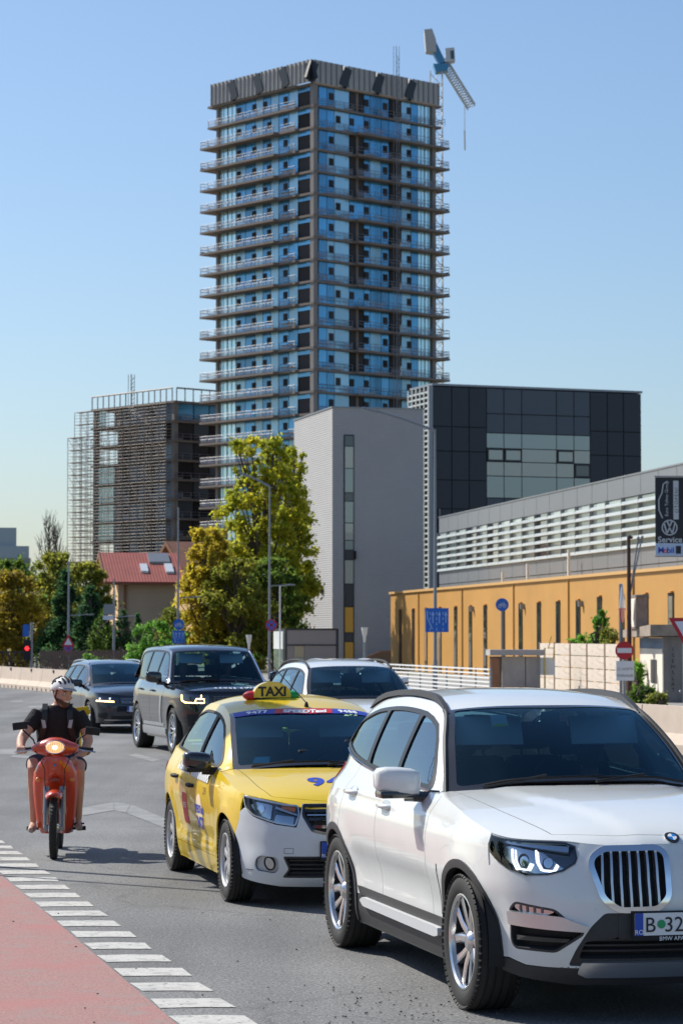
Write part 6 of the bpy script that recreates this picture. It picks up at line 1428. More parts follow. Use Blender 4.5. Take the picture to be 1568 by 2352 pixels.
def tower():
    D = 376; c = at(720, 1462, D); r = empty('high_rise', (c.x, c.y, 0), R(41.5), 'tall blue-glazed residential tower under construction with jutting floor slabs', 'building'); A, B = 24.7, 23.0; SH = 3.274; Z0 = 83.9
    U(r, 'core_wall', m_hole, (1.6, 1.6, 0), (A * .74, B * .76, Z0 + .5))
    n = 25; rr = random.Random(11)
    base = [(-.35, -.35), (7.5, -.35), (7.6, -1.3), (A + 1.9, -1.3), (A + 1.9, B + 1.8), (-1.75, B + 1.9), (-1.75, 7.2), (-.9, 7.0), (-.9, 3.2), (-.35, 3.0)]
    sm = None
    for k in range(n):
        z = Z0 - k * SH; top3 = k < 2
        q = MB(); pl = base if not top3 else [(-.35, -.35), (A + 1.1, -.35), (A + 1.1, B + 1.1), (-.9, B + 1.1), (-.9, 3.2), (-.35, 3.0)]
        if k in (0, 2) or sm is None:
            q.prism(pl, -.18, .15, 'XY'); so = q.build('floor_slab', m_slab, r); sm = so
        else: so = share('floor_slab', sm, r)
        so.location = (0, 0, z)
        if k == 0: continue
        zt, zb = z + SH - .17, z + .17; v = k % 4
        # columns
        for (x, y, w) in ((-.25, -.25, .8), (-.2, B - .7, .5), (A - .7, -.2, .7), (A - .7, B - .7, .7)): U(r, 'column', m_colm, (x, y, zb), (x + w, y + w, zt))
        # left face x = 0 (running along y)
        f = lambda t: t * B
        def L(name, m, t0, t1, z0=zb, z1=zt, x=0.25): return U(r, name, m, (x - .06, f(t0), z0), (x + .06, f(t1), z1))
        segs = [(.165, .255, m_lblue if v else m_blue), (.255, .36, m_blue), (.36, .44, m_lblue), (.44, .52, m_blue), (.52, .60, m_lblue), (.60, .70, m_blue), (.70, .80, m_blue if v % 2 else m_lblue)]
        for a, b2, m in segs: L('glass_panel', m, a + .003, b2 - .003)
        L('glass_panel', m_blue, .045, .165, zt - .7, zt)
        L('dark_opening', m_hole, .05, .16, zb + .1, zt - .72, .35)
        L('corner_glazing', m_cyan, .805, .962)
        for q2 in range(3): L('glazing_bar', m_frame if q2 == 1 else m_lblue, .84 + q2 * .045, .846 + q2 * .045, zb, zt, .18)
        ws = (.29, .455, .61, .77) if v != 1 else (.29, .50, .61, .77)
        for w in ws: L('window', m_hole, w - .018, w + .018, zb + 1.15, zb + 2.2, .15)
        # right face y = 0
        g = lambda t: t * A
        def Rf(name, m, t0, t1, z0=zb, z1=zt, y=0.25): return U(r, name, m, (g(t0), y - .06, z0), (g(t1), y + .06, z1))
        for a, b2, m in [(.045, .11, m_blue), (.11, .17, m_blue if v else m_lblue), (.17, .29, m_lblue), (.41, .46, m_blue), (.46, .55, m_blue if v else m_lblue), (.55, .615, m_blue), (.72, .80, m_lblue), (.80, .86, m_blue)]: Rf('glass_panel', m, a + .002, b2 - .002)
        if v == 2:
            Rf('glass_panel', m_blue, .292, .408); Rf('glass_panel', m_blue, .617, .718)
        else:
            Rf('dark_opening', m_hole, .295, .345); Rf('pier', m_slab, .346, .365); Rf('dark_opening', m_hole, .366, .405); Rf('dark_opening', m_hole, .62, .715)
        Rf('corner_glazing', m_cyan, .862, .965)
        for q2 in range(3): Rf('glazing_bar', m_frame if q2 == 1 else m_lblue, .885 + q2 * .03, .889 + q2 * .03, zb, zt, .18)
        for w in ((.145, .43, .585, .785) if v != 2 else (.20, .31, .43, .785)): Rf('window', m_hole, w - .017, w + .017, zb + 1.1, zb + 2.2, .15)
        if k > 0:
            railing('railing', [(-.8, 3.3), (-.8, 6.9)], r, zb, .25, k * 7 + 1); ov = 1.65 if not top3 else .8
            railing('railing', [(-ov, 7.3), (-ov, B + (1.8 if not top3 else 1.0))], r, zb, .97, k * 7 + 2)
            railing('railing', [(-ov, B + 1.8), (A, B + 1.8)], r, zb, .2, k * 7 + 5) if not top3 else None
            railing('railing', [(.6, -.3), (7.4, -.3)], r, zb, .3, k * 7 + 3); railing('railing', [(7.7, -1.2 if not top3 else -.3), (A + (1.8 if not top3 else 1.0), -1.2 if not top3 else -.3)], r, zb, .3, k * 7 + 4)
            railing('railing', [(A + (1.8 if not top3 else 1.0), -1.2), (A + (1.8 if not top3 else 1.0), B)], r, zb, .2, k * 7 + 6)
            if rr.random() < .6: U(r, 'plank', m_wood, (-.75, 3.4, zb + .35), (-.7, 6.5, zb + .6))
    # roof screens
    def scr(pts, h, seed):
        rq = random.Random(seed)
        for a, b2 in zip(pts[:-1], pts[1:]):
            a, b2 = Vector((*a, 0)), Vector((*b2, 0)); L = (b2 - a).length; nn = 4; d = (b2 - a) / nn; an = math.atan2(d.y, d.x)
            for i in range(nn):
                q = MB(); q.box((0, 0, 0), (L / nn - 1.0, .12, h)); o = q.build('climbing_screen', m_screen, r); p = a + d * (i + .5); o.location = (p.x, p.y, Z0 + .2 + h / 2 - .1); o.rotation_euler = (0, 0, an)
                for kk in range(6):
                    s = MB(); s.box((0, 0, 0), (.16, .2, h)); so = s.build('screen_stud', m_rail, o); so.location = ((kk / 5 - .5) * (L / nn - 1.3), -.1 if a.y == b2.y else .1, 0)
                s = MB(); s.box((0, 0, 0), (1.5, .5, h * .9)); so = s.build('screen_joint', m_frame, r); p = a + d * i; so.location = (p.x, p.y, Z0 + h / 2); so.rotation_euler = (0, .35, an)
    scr([(-1.0, -.6), (A + .8, -.6)], 3.3, 1); scr([(-1.0, -.6), (-1.0, B + .6)], 3.3, 2)
    # hoist mast on the right face
    b = MB()
    for dx, dy in ((0, 0), (.6, 0), (0, .6), (.6, .6)): b.tube([(A * .59 + dx, -2.2 + dy, 0), (A * .59 + dx, -2.2 + dy, Z0 + 7.5)], .05, 4)
    for k in range(150): z = k * .6; s = .6 if k % 2 else 0; b.tube([(A * .59 + s, -2.2, z), (A * .59 + .6 - s, -2.2, z + .6)], .035, 4, False); b.tube([(A * .59, -2.2, z), (A * .59 + .6, -2.2, z)], .03, 4, False)
    b.build('hoist_mast', m_rail, r, fix=False)
    return c
tower()
def crane():
    D = 402; p = lambda px, py: at(px, py, D); base = p(1000, 240); r = empty('tower_crane', (base.x, base.y, 0), 0, 'luffing tower crane with blue machinery deck rising over the right edge of the high-rise', 'crane'); o = Vector((base.x, base.y, 0)); q = lambda px, py: p(px, py) - o
    m_cr = M('crane_white', (.62, .62, .6), .5); m_cb = M('crane_blue', (.06, .26, .46), .5); m_cw = M('counterweight_grey', (.5, .49, .47), .8)
    def lattice(a, b_, w, n, mat, name):
        b = MB(); ax = (b_ - a).normalized(); u = ax.cross(Vector((0, 1, 0))).normalized(); v = ax.cross(u).normalized(); L = (b_ - a).length
        cs = [(u * s + v * t) * w / 2 for s, t in ((-1, -1), (1, -1), (1, 1), (-1, 1))]
        for cc in cs: b.tube([a + cc, b_ + cc], .09, 4, False)
        for i in range(n):
            for j in range(4):
                s, e = a + ax * (L * i / n), a + ax * (L * (i + 1) / n); b.tube([s + cs[j], e + cs[(j + 1) % 4]], .06, 4, False); b.tube([s + cs[j], s + cs[(j + 1) % 4]], .05, 4, False)
        return b.build(name, mat, r, fix=False)
    zb = q(1001, 900); lattice(Vector((0.1, 0, 1)), q(1001, 165), 1.9, 44, m_cr, 'mast')
    b = MB(); b.prism([(x, z) for x, z in [(v.x, v.z) for v in (q(994, 150), q(1030, 150), q(1026, 165), q(1000, 168))]], -1.2, 1.2, 'XZ'); b.build('slewing_ring', m_cb, r)
    b = MB(); b.prism([(v.x, v.z) for v in (q(984, 80), q(1000, 98), q(1022, 145), q(1008, 150), q(988, 112))], -1.0, 1.0, 'XZ'); b.build('machinery_deck', m_cb, r)
    b = MB(); b.prism([(v.x, v.z) for v in (q(973, 72), q(991, 70), q(1000, 95), q(1001, 124), q(977, 120))], -1.3, 1.3, 'XZ'); b.build('counterweight', m_cw, r)
    b = MB(); b.prism([(v.x, v.z) for v in (q(1022, 114), q(1042, 112), q(1044, 142), q(1024, 146))], -1.0, 1.0, 'XZ'); b.build('cabin', m_cr, r)
    b = MB(); b.prism([(v.x, v.z) for v in (q(1033, 120), q(1041, 119), q(1042, 138), q(1034, 139))], -1.05, -1.0, 'XZ'); b.build('cabin_window', m_bglass_d, r)
    lattice(q(1016, 140), q(1082, 246), 1.3, 20, m_cr, 'jib'); b = MB(); b.tube([q(1066, 240), q(1067, 340)], .06, 4); b.tube([q(1066, 300), q(1067, 345)], .13, 4); b.build('hoist_rope', m_cr, r)
crane()
# --- scaffolded block
def scaffold_block():
    D = 405; c = at(400, 1462, D); r = empty('scaffolded_block', (c.x, c.y, 0), R(41.5), 'lower unfinished block wrapped in scaffolding left of the tower', 'building'); A, B = 20, 21.5; SH = 3.1; Z0 = 39.2; rr = random.Random(4); n = 13
    U(r, 'core_wall', m_hole, (2, 2, 0), (A - 2, B * .75, Z0))
    for k in range(n):
        z = Z0 - k * SH; U(r, 'floor_slab', m_slab, (-.6, -.6, z - .17), (A, B + .3, z + .17))
        if k == 0: continue
        zb, zt = z + .17, z + SH - .17
        for (x, y) in ((-.2, -.2), (-.2, B - .7), (-.15, B * .33), (-.15, B * .66), (A * .5, -.15)): U(r, 'column', m_colm, (x, y, zb), (x + .75, y + .75, zt))
        for j in range(9):
            y0, y1 = B * (.03 + j * .105), B * (.03 + j * .105 + .1)
            if k in (2, 3) and j >= 6: continue
            if rr.random() < (.75 if k in (1, 4, 5, 6, 7, 8, 9, 10) else .25): U(r, 'glass_panel', m_cyan if j >= 7 else (m_mute if (j + k) % 3 == 0 else m_mute2), (.15, y0, zb), (.27, y1, zt)); 
            elif j < 7: U(r, 'block_infill', m_hole if rr.random() < .6 else m_slab, (.3, y0, zb), (.5, y1, zt))
            if j in (2, 5) : U(r, 'window', m_hole, (.05, y0 + .3, zb + 1), (.2, y0 + 1.3, zb + 2.2))
        for j in range(6):
            x0 = A * (.04 + j * .16); U(r, 'glass_panel' if k == 1 else 'block_infill', m_blue if k == 1 else (m_hole if (j + k) % 3 else m_dkpan2), (x0, .15, zb), (x0 + A * .15, .27, zt))
        railing('railing', [(-.55, -.55), (A, -.55)], r, zb, .2, k + 50); 
        for j in range(2): U(r, 'plank', m_wood, (A * .62, -1.5 - j * .02, zb + .3 + j * .5), (A * .62 + 5.5, -1.4, zb + .55 + j * .5))
        U(r, 'loading_deck', m_wood, (A * .62, -2.0, zb - .2), (A * .62 + 5.5, -.62, zb))
    b = MB()
    for i in range(15): y = B * i / 14; b.tube([(-.5, y, Z0), (-.5, y, Z0 + 2.2)], .11, 4)
    for i in range(13): x = A * i / 12; b.tube([(x, -.5, Z0), (x, -.5, Z0 + 2.2)], .11, 4)
    b.tube([(-.5, 0, Z0 + 2.2), (-.5, B, Z0 + 2.2)], .13, 4); b.tube([(0, -.5, Z0 + 2.2), (A, -.5, Z0 + 2.2)], .13, 4); b.build('parapet_railing', m_scaf, r, fix=False)
    sc = empty('scaffolding', (c.x, c.y, 0), R(41.5), 'grey tube scaffolding with plank decks wrapped round the lower unfinished block', 'scaffolding')
    for k in range(19):
        z = k * 2.05; b = MB(); w = MB(); far = z > 34
        ys = np.arange(-.5, B + (5.6 if not far else 4.0), 1.9)
        for x in (-1.0, -2.1):
            for y in ys:
                if y < B or True: b.tube([(x, y, z), (x, y, z + 2.05)], .055, 4, False)
            for hh in (.5, 1.0, 1.5, 2.0): b.tube([(x, ys[0], z + hh), (x, ys[-1], z + hh)], .038, 4, False)
        for y in ys: b.tube([(-1.0, y, z + 2.0), (-2.1, y, z + 2.0)], .04, 4, False)
        if not far:
            for x in np.arange(0, 6, 1.9):
                for y in (B + 3.6, B + 5.2): b.tube([(x, y, z), (x, y, z + 2.05)], .055, 4, False)
            for y in (B + 3.6, B + 5.2):
                for hh in (1.0, 2.0): b.tube([(-1, y, z + hh), (6, y, z + hh)], .04, 4, False)
        for i in range(len(ys) - 1):
            if rr.random() < .95: w.box2((-1.05, ys[i] + .05, z + 1.98), (-2.05, ys[i + 1] - .05, z + 2.08))
            if rr.random() < .35: b.tube([(-2.1, ys[i], z), (-2.1, ys[i + 1], z + 2)], .04, 4, False)
        o = b.build('scaffold_lift', m_scaf, sc, fix=False); w.build('plank_deck', m_wood2, o, fix=False)['kind'] = 'stuff'
    h = MB()
    for dx in (0, .7):
        for dy in (0, .7): h.tube([(1 + dx, B * .6 + dy, 0), (1 + dx, B * .6 + dy, Z0 + 5.5)], .06, 4)
    for k in range(67): z = k * .66; h.tube([(1, B * .6, z), (1.7, B * .6, z + .6)], .045, 4, False)
    h.build('hoist_mast', m_scaf, sc, fix=False)
scaffold_block()
# --- houses
m_rt = wallmat('red_roof_tile', (.30, .07, .055), 'X', 1.6, .7, 0, .03, .35, var=(1, .2)); m_rend = M('beige_render', (.42, .34, .28), .9, var=(.8, .06)); m_rend2 = M('sunlit_render', (.75, .48, .26), .9, var=(.8, .06)); m_timber = M('timber_brown', (.20, .09, .045), .7, var=(2, .2)); m_lite = M('skylight', (.65, .68, .7), .15, coat=1)  # beige carries the house front's shade, the second render the gable's sun
def house(px, d, W, D_, zw, zr, rz, label, wall, roofm, small=False):
    c = at(px, 1500, d); r = empty('house', (c.x, c.y, 0), rz, label, 'house')
    b = MB(); b.prism([(0, 0), (D_, 0), (D_, zw), (D_ / 2, zr - .1), (0, zw)], 0, W, 'YZ'); b.build('wall', wall, r)
    U(r, 'gable_sunlit_skin', m_rend2, (-.03, .05, .2), (-.002, D_ - .05, zw - .2))  # lighter warm skin puts sunlight into the gable colour
    g = MB(); g.prism([(.2, zw - .2), (D_ - .2, zw - .2), (D_ / 2, zr - .5)], -.035, -.004, 'YZ'); g.build('gable_sunlit_peak', m_rend2, r)
    ov = .9; sl = (zr - zw) / (D_ / 2); 
    for s in (0, 1):
        q = MB(); y0, y1 = (-.6, D_ / 2) if s == 0 else (D_ / 2, D_ + .6); z0, z1 = (zw - .6 * sl, zr) if s == 0 else (zr, zw - .6 * sl)
        q.add([(-ov, y0, z0 + .1), (W + .6, y0, z0 + .1), (W + .6, y1, z1 + .1), (-ov, y1, z1 + .1), (-ov, y0, z0 - .08), (W + .6, y0, z0 - .08), (W + .6, y1, z1 - .08), (-ov, y1, z1 - .08)], [(0, 1, 2, 3), (7, 6, 5, 4), (0, 4, 5, 1), (1, 5, 6, 2), (2, 6, 7, 3), (3, 7, 4, 0)]); ro = q.build('roof', roofm, r)
        bb = MB(); bb.add([(-ov - .06, y0, z0 + .14), (-ov + .02, y0, z0 + .14), (-ov + .02, y1, z1 + .14), (-ov - .06, y1, z1 + .14), (-ov - .06, y0, z0 - .22), (-ov + .02, y0, z0 - .22), (-ov + .02, y1, z1 - .22), (-ov - .06, y1, z1 - .22)], [(0, 1, 2, 3), (7, 6, 5, 4), (0, 4, 5, 1), (1, 5, 6, 2), (2, 6, 7, 3), (3, 7, 4, 0)]); bb.build('barge_board', m_timber, r)
        if s == 0:
            for (xa, xb, ta, tb, mm) in (() if small else ((W * .42, W * .55, .30, .55, m_lite), (W * .50 + .4, W * .98, .62, .92, m_gpan), (W * .86, W * 1.0, .28, .56, m_lite))):
                P3 = lambda x, t, h: (x, lerp(y0, y1, t), lerp(z0, z1, t) + .1 + h)
                q = MB(); q.add([P3(xa, ta, .14), P3(xb, ta, .14), P3(xb, tb, .14), P3(xa, tb, .14), P3(xa, ta, 0), P3(xb, ta, 0), P3(xb, tb, 0), P3(xa, tb, 0)], [(0, 1, 2, 3), (0, 4, 5, 1), (1, 5, 6, 2), (2, 6, 7, 3), (3, 7, 4, 0)]); q.build('roof_window', mm, ro)
    U(r, 'gutter', m_timber, (-.5, -.72, zw - .62 * sl - .1), (W + .5, -.6, zw - .62 * sl)); U(r, 'downpipe', m_timber, (.35, -.14, .1), (.5, -.01, zw - .3))
    if not small: U(r, 'balcony', m_gpan, (-1.2, .8, 2.6), (-.04, D_ * .6, 2.75)); U(r, 'window', m_bglass_c, (-.06, 1.2, 3.4), (-.031, 2.2, 5)); U(r, 'wall_lamp', m_gpan, (W - .3, -.4, 3.6), (W - .1, -.005, 4.1))
    return r
house(272, 166, 3.7, 6.5, 5.75, 7.45, R(12), 'beige house with red tiled roof and roof windows', m_rend, m_rt)
house(446, 186, 4.5, 6.0, 6.7, 8.9, R(28), 'brown timbered house roof half hidden by the big tree', m_timber, M('brown_roof', (.26, .12, .08), .8, var=(2, .2)), True)
def far_office():
    c = at(70, 1462, 470); r = empty('distant_office_block', (c.x, c.y, 0), R(8), 'small distant glass office block at the left edge', 'building'); W = 22
    for k in range(6):
        z = k * 3.1; U(r, 'glass_band', M('far_glass', (.28, .36, .43), .2, coat=1) if k == 0 else bpy.data.materials['far_glass'], (-W, 0, z + .9), (-.3, 12, z + 3.1)); U(r, 'floor_band', m_gpan, (-W - .1, -.1, z), (0, 12.1, z + .9))
    U(r, 'upper_block', bpy.data.materials['far_glass'], (-W, 1, 18.6), (-2.6, 12, 22)); U(r, 'column', m_lou, (-1.6, -.4, 9.5), (-1.1, -.12, 16))
far_office()
# --- guard booth
def booth():
    c = at(657, 1500, 122); r = empty('guard_booth', (c.x, c.y, 0), R(12), 'small grey flat-roofed guard booth with dark frame beside the ribbed block', 'booth')
    U(r, 'wall', m_rend, (0, 0, 0), (2.45, 2.8, 2.33)); m_bg = M('booth_grey', (.30, .27, .25), .7)
    for x0, x1, z0, z1 in ((.03, 2.42, 1.62, 2.3), (.03, .36, .05, 1.56), (.88, 2.42, .05, 1.56)): U(r, 'facade_panel', m_bg, (x0, -.05, z0), (x1, -.003, z1))
    U(r, 'window', m_bglass, (.38, -.04, .6), (.86, -.002, 1.0)); U(r, 'window_blind', M('blind_cream', (.45, .38, .25), .8), (.38, -.045, 1.02), (.86, -.004, 1.55))
    for a, b2 in (((-.06, -.09, 0), (.02, 2.8, 2.38)), ((2.43, -.09, 0), (2.53, 2.8, 2.38)), ((.021, -.09, 1.57), (2.429, -.052, 1.62)), ((.021, -.09, 2.31), (2.429, 2.8, 2.385))): U(r, 'frame', m_frame, a, b2)
    U(r, 'side_panel', m_lou, (-.13, .2, 1.4), (-.062, 2.6, 2.25)); U(r, 'side_glass', m_bglass, (-.12, .2, .1), (-.063, 2.6, 1.38))
booth()
# ================================================================== street furniture
m_pole = M('galvanised_pole', (.24, .26, .28), .5, .5); m_sblue = M('sign_blue', (.01, .12, .50), .45); m_sred = M('sign_red', (.42, .01, .025), .45); m_swhite = M('sign_white', (.62, .65, .72), .5); m_rust = M('rusty_steel', (.07, .035, .028), .85, var=(3, .3)); m_lampw = M('lantern_white', (.7, .68, .62), .4)
def disc(name, c, rad, mat, parent, y=0.0, n=28, inner=0.0, th=.008):
    b = MB()
    if inner: b.lathe([(inner, -th / 2), (rad, -th / 2), (rad, th / 2), (inner, th / 2), (inner, -th / 2)], axis='Y', n=n)
    else: b.lathe([(.0005, -th / 2), (rad, -th / 2), (rad, th / 2), (.0005, th / 2)], axis='Y', n=n)
    b.v = [v + Vector((c[0], c[1] + y, c[2])) for v in b.v]; return b.build(name, mat, parent)
def lamp_post(px, ytop, d, arm, label, r0=.065, arm_low=None):
    c = at(px, 1462, d); z = (1462 - ytop) / 5880 * d + 2; r = empty('lamp_post', (c.x, c.y, 0), 0, label, 'lamp post', 'street lamp posts')
    b = MB(); b.tube([(0, 0, 0), (0, 0, 1.2), (0, 0, 1.25), (0, 0, z)], [r0 * 1.15, r0 * 1.15, r0, r0 * .55], 12); b.build('pole', m_pole, r, True)
    if arm:
        ax, az = arm; a = MB(); a.tube([(0, 0, z - .05), (ax * .5, 0, z + az * .55), (ax * .92, 0, z + az)], [.05, .045, .04], 8); ao = a.build('arm', m_pole, r, True)
        h = MB(); h.box((ax, 0, z + az + .01), (.55, .22, .09), bev=.03, ry=-math.atan2(az, ax) if ax > 0 else math.atan2(az, -ax)); h.build('lamp_head', m_pole, ao, True)
    if arm_low:
        zz, L = arm_low; a = MB(); a.tube([(0, 0, zz), (L, 0, zz + .06)], .03, 6); a.box((L, 0, zz + .05), (.4, .14, .06), bev=.02); a.build('low_arm', m_pole, r, True)
    return r, c
def zat(y, d): return (1462 - y) / 5880 * d + 2
# tall post with the lane sign
r, c = lamp_post(999, 985, 85, (-2.15, .62), 'tall grey lamp post carrying the blue lane sign, arm reaching left')
def lane_sign(name, c, d, px0, px1, y0, y1, label):
    w, h = (px1 - px0) / 5880 * d, (y1 - y0) / 5880 * d; r = empty(name, (c.x, c.y - .13, 0), 0, label, 'sign'); x = ((px0 + px1) / 2 - 784) / 5880 * d - c.x; z0, z1 = zat(y1, d), zat(y0, d)
    U(r, 'panel', m_sblue, (x - w / 2, -.015, z0), (x + w / 2, .015, z1)); U(r, 'bracket', m_pole, (x - w * .3, .016, (z0 + z1) / 2 - .04), (x + w * .3, .05, (z0 + z1) / 2 + .04))
    b = MB()
    for t in (-.30, -.02, .26):
        for k in range(4): b.box((x + t * w, -.02, z0 + h * (.12 + k * .22)), (.028 * w * 1.2, .006, h * .12))
        b.prism([(x + t * w + .12 * w - .05, z0 + h * .70), (x + t * w + .12 * w + .05, z0 + h * .70), (x + t * w + .12 * w, z0 + h * .88)], -.024, -.018, 'XZ'); b.box((x + t * w + .12 * w, -.02, z0 + h * .55), (.03, .006, h * .34))
    b.tube([(x - w * .42, -.02, z0 + h * .88), (x - w * .42, -.02, z0 + h * .6), (x - w * .2, -.02, z0 + h * .12)], .018, 4); b.build('lane_marks', M('sign_pale_blue', (.30, .45, .75), .5), r, fix=False)
lane_sign('lane_sign', c, 85, 976, 1029, 1397, 1452, 'blue lane-arrow sign on the tall lamp post in front of the yellow workshop')
r, c2 = lamp_post(619, 1115, 120, (-1.2, .5), 'grey lamp post with the round no-stopping sign before the big tree', arm_low=(zat(1346, 120), 1.0))
def nostop(px, y, d, rad, label, yoff=-.12):
    c = at(px, y, d); r = empty('no_stopping_sign', (c.x, c.y + yoff, 0), 0, label, 'sign'); disc('panel', (0, 0, c.z), rad * .98, m_sblue, r); disc('border', (0, -.008, c.z), rad, m_sred, r, inner=rad * .8)
    for a in (R(45), R(-45)): b = MB(); b.box((0, -.012, c.z), (rad * 1.75, .006, rad * .2), ry=a); b.build('cross_bar', m_sred, r)
nostop(623, 1436, 120, .275, 'round blue no-stopping sign with red cross beside the guard booth')
r, c3 = lamp_post(409, 1165, 130, None, 'grey lamp post with two blue signs behind the black SUV', arm_low=(zat(1374, 130), .95))
def blue_round(px, y, d, rad, label, mast=False, bike=True):
    c = at(px, y, d); r = empty('cycle_sign', (c.x, c.y - .13, 0), 0, label, 'sign'); disc('panel', (0, 0, c.z), rad, m_sblue, r)
    for sg in (-1, 1): disc('bicycle_wheel', (sg * rad * .36, -.008, c.z - rad * .18), rad * .27, m_swhite, r, inner=rad * .2, n=16)
    b = MB(); k = rad; P = lambda a, q: (a * k, -.009, c.z + q * k); b.tube([P(-.36, -.18), P(-.12, .22), P(.26, .22), P(.02, -.18), P(-.12, .22)], .05 * k, 4); b.tube([P(.36, -.18), P(.22, .34), P(.36, .36)], .05 * k, 4); b.build('bicycle_mark', m_swhite, r)
    if mast: b = MB(); b.tube([(0, .05, 0), (0, .05, c.z + rad * .8)], .045, 8); b.build('pole', m_pole, r, True)
    return r
blue_round(411, 1434, 130, .28, 'round blue cycle sign on the lamp post above the lane sign')
c_ = at(409, 1462, 130); lane_sign('lane_sign', c_, 130, 397, 425, 1448, 1478, 'small blue lane-arrow sign under the round sign behind the black SUV')
blue_round(1152, 1389, 108, .275, 'round blue cycle sign on its own grey post before the yellow workshop', True)
r, c4 = lamp_post(262, 1330, 118, None, 'grey post before the beige house carrying a plain grey board', arm_low=(zat(1418, 118), .8))
rs = empty('direction_board', (c4.x, c4.y - .12, 0), 0, 'plain grey board on the post before the beige house', 'sign'); U(rs, 'panel', m_pole, (-.46, -.02, zat(1412, 118)), (-.02, .02, zat(1388, 118))); U(rs, 'lower_panel', m_swhite, (-.5, -.02, zat(1424, 118)), (-.02, .02, zat(1414, 118)))
r, c5 = lamp_post(158, 1290, 122, None, 'thin grey lamp post at left with triangle and round signs', arm_low=(zat(1414, 122), 1.0))
wt = empty('warning_sign', (c5.x, c5.y - .12, 0), 0, 'red-edged triangular warning sign on the left lamp post', 'sign'); z = zat(1473, 122)
b = MB(); b.prism([(-.32, z - .24), (.32, z - .24), (0, z + .32)], -.01, .01, 'XZ'); b.build('border', m_sred, wt); b = MB(); b.prism([(-.19, z - .17), (.19, z - .17), (0, z + .17)], -.018, -.011, 'XZ'); b.build('panel', m_swhite, wt)
nostop(158, 1489, 122, .24, 'small round no-stopping sign under the triangle at left')
lamp_post(85, 1345, 150, None, 'thin bare grey post far left before the autumn tree', .07)
# traffic light
c6 = at(73, 1462, 108); tl = empty('traffic_light', (c6.x, c6.y, 0), 0, 'traffic light showing red at the far left', 'traffic light'); b = MB(); b.tube([(0, 0, 0), (0, 0, 2.6)], .06, 8); b.build('pole', m_pole, tl, True)
U(tl, 'housing', m_dark, (-.3, -.12, 1.0), (-.05, .1, 1.85)); disc('red_lamp', (-.17, -.14, 1.5), .09, M('red_light', (.9, .02, .02), .4, emit=((1, .02, .03), 2.0)), tl); disc('lower_lamp', (-.17, -.13, 1.15), .10, m_dark, tl); U(tl, 'blue_panel', m_sblue, (-.36, -.05, 2.0), (-.1, -.02, 2.5))
# small lantern posts
def lantern(px, yt, yb, d, label):
    c = at(px, 1462, d); r = empty('lantern_post', (c.x, c.y, 0), 0, label, 'lantern', 'lantern posts'); z = zat(yt, d); h = (yb - yt) / 5880 * d
    b = MB(); b.tube([(0, 0, 0), (0, 0, z - h)], .05, 8); b.build('pole', m_pole, r, True); b = MB(); b.lathe([(.04, z - h), (.06, z - h * .6), (.085, z - h * .5), (.12, z - .06), (.125, z)], axis='Z', n=14, cap=True); b.build('lantern', m_lampw, r, True)
lantern(837, 1441, 1475, 100, 'white lantern post in front of the ribbed block'); lantern(572, 1458, 1492, 110, 'white lantern post right of the black SUV roof')
c7 = at(643, 1462, 121); wp = empty('white_post', (c7.x, c7.y, 0), 0, 'slim white post rising behind the guard booth', 'post'); b = MB(); b.tube([(0, 0, 0), (0, 0, zat(1345, 121))], .035, 8); b.build('pole', m_lou, wp, True); b = MB(); b.tube([(0, 0, zat(1345, 121)), (.5, 0, zat(1343, 121))], .04, 6); b.build('arm', m_lou, wp, True)
# no entry, plaque, rusty pole, edge-on signs, give way
D8 = 80; c8 = at(1432, 1494, D8); ne = empty('no_entry_sign', (c8.x, c8.y - .1, 0), 0, 'red no-entry sign with white bar above a small plaque', 'sign'); disc('panel', (0, 0, c8.z), .285, m_sred, ne); U(ne, 'bar', m_swhite, (-.225, -.012, c8.z - .075), (.225, -.0045, c8.z + .075)); b = MB(); b.tube([(0, .06, 0), (0, .06, c8.z + .2)], .05, 8); b.build('pole', m_pole, ne, True)
pl = empty('sign_plaque', (c8.x + .02, c8.y - .1, 0), 0, 'white two-line plaque under the no-entry sign', 'sign'); U(pl, 'panel', m_swhite, (-.28, -.008, zat(1563, D8)), (.28, .008, zat(1518, D8)))
for t, zz in (('CU EXCEPTIA', zat(1539, D8)), ('RIVERANILOR', zat(1554, D8))): text_on('plaque_text', t, .11, lambda a, b2, zz=zz: (a * .72, -.010, zz + b2), m_ink, pl)
c9 = at(1448, 1462, D8); rp = empty('rusty_pole', (c9.x, c9.y + .5, 0), 0, 'tall rusty brown pole with leaning rods beside the no-entry sign', 'pole'); zt = zat(1232, D8 + .5); b = MB(); b.tube([(0, 0, 0), (0, 0, zt)], [.085, .055], 10); b.build('pole', m_rust, rp, True)
for dx, dz in ((.42, .02), (.30, .05)): b = MB(); b.tube([(.05, 0, zt - 1.75), (dx, 0, zt - dz)], .025, 6); b.sphere((dx, 0, zt - dz), .05, 8, 6); b.build('leaning_rod', m_pole, rp, True)
b = MB(); b.tube([(.0, 0, zt), (.12, 0, zt - .05)], .05, 6); b.build('cap', m_rust, rp)
cA = at(1428, 1462, D8 + 1); eo = empty('edge_on_sign_post', (cA.x, cA.y, 0), R(72), 'blue-grey post with red-edged signs seen almost edge-on', 'sign'); b = MB(); b.tube([(0, .05, 0), (0, .05, zat(1340, D8))], .05, 8); b.build('pole', m_pole, eo, True)
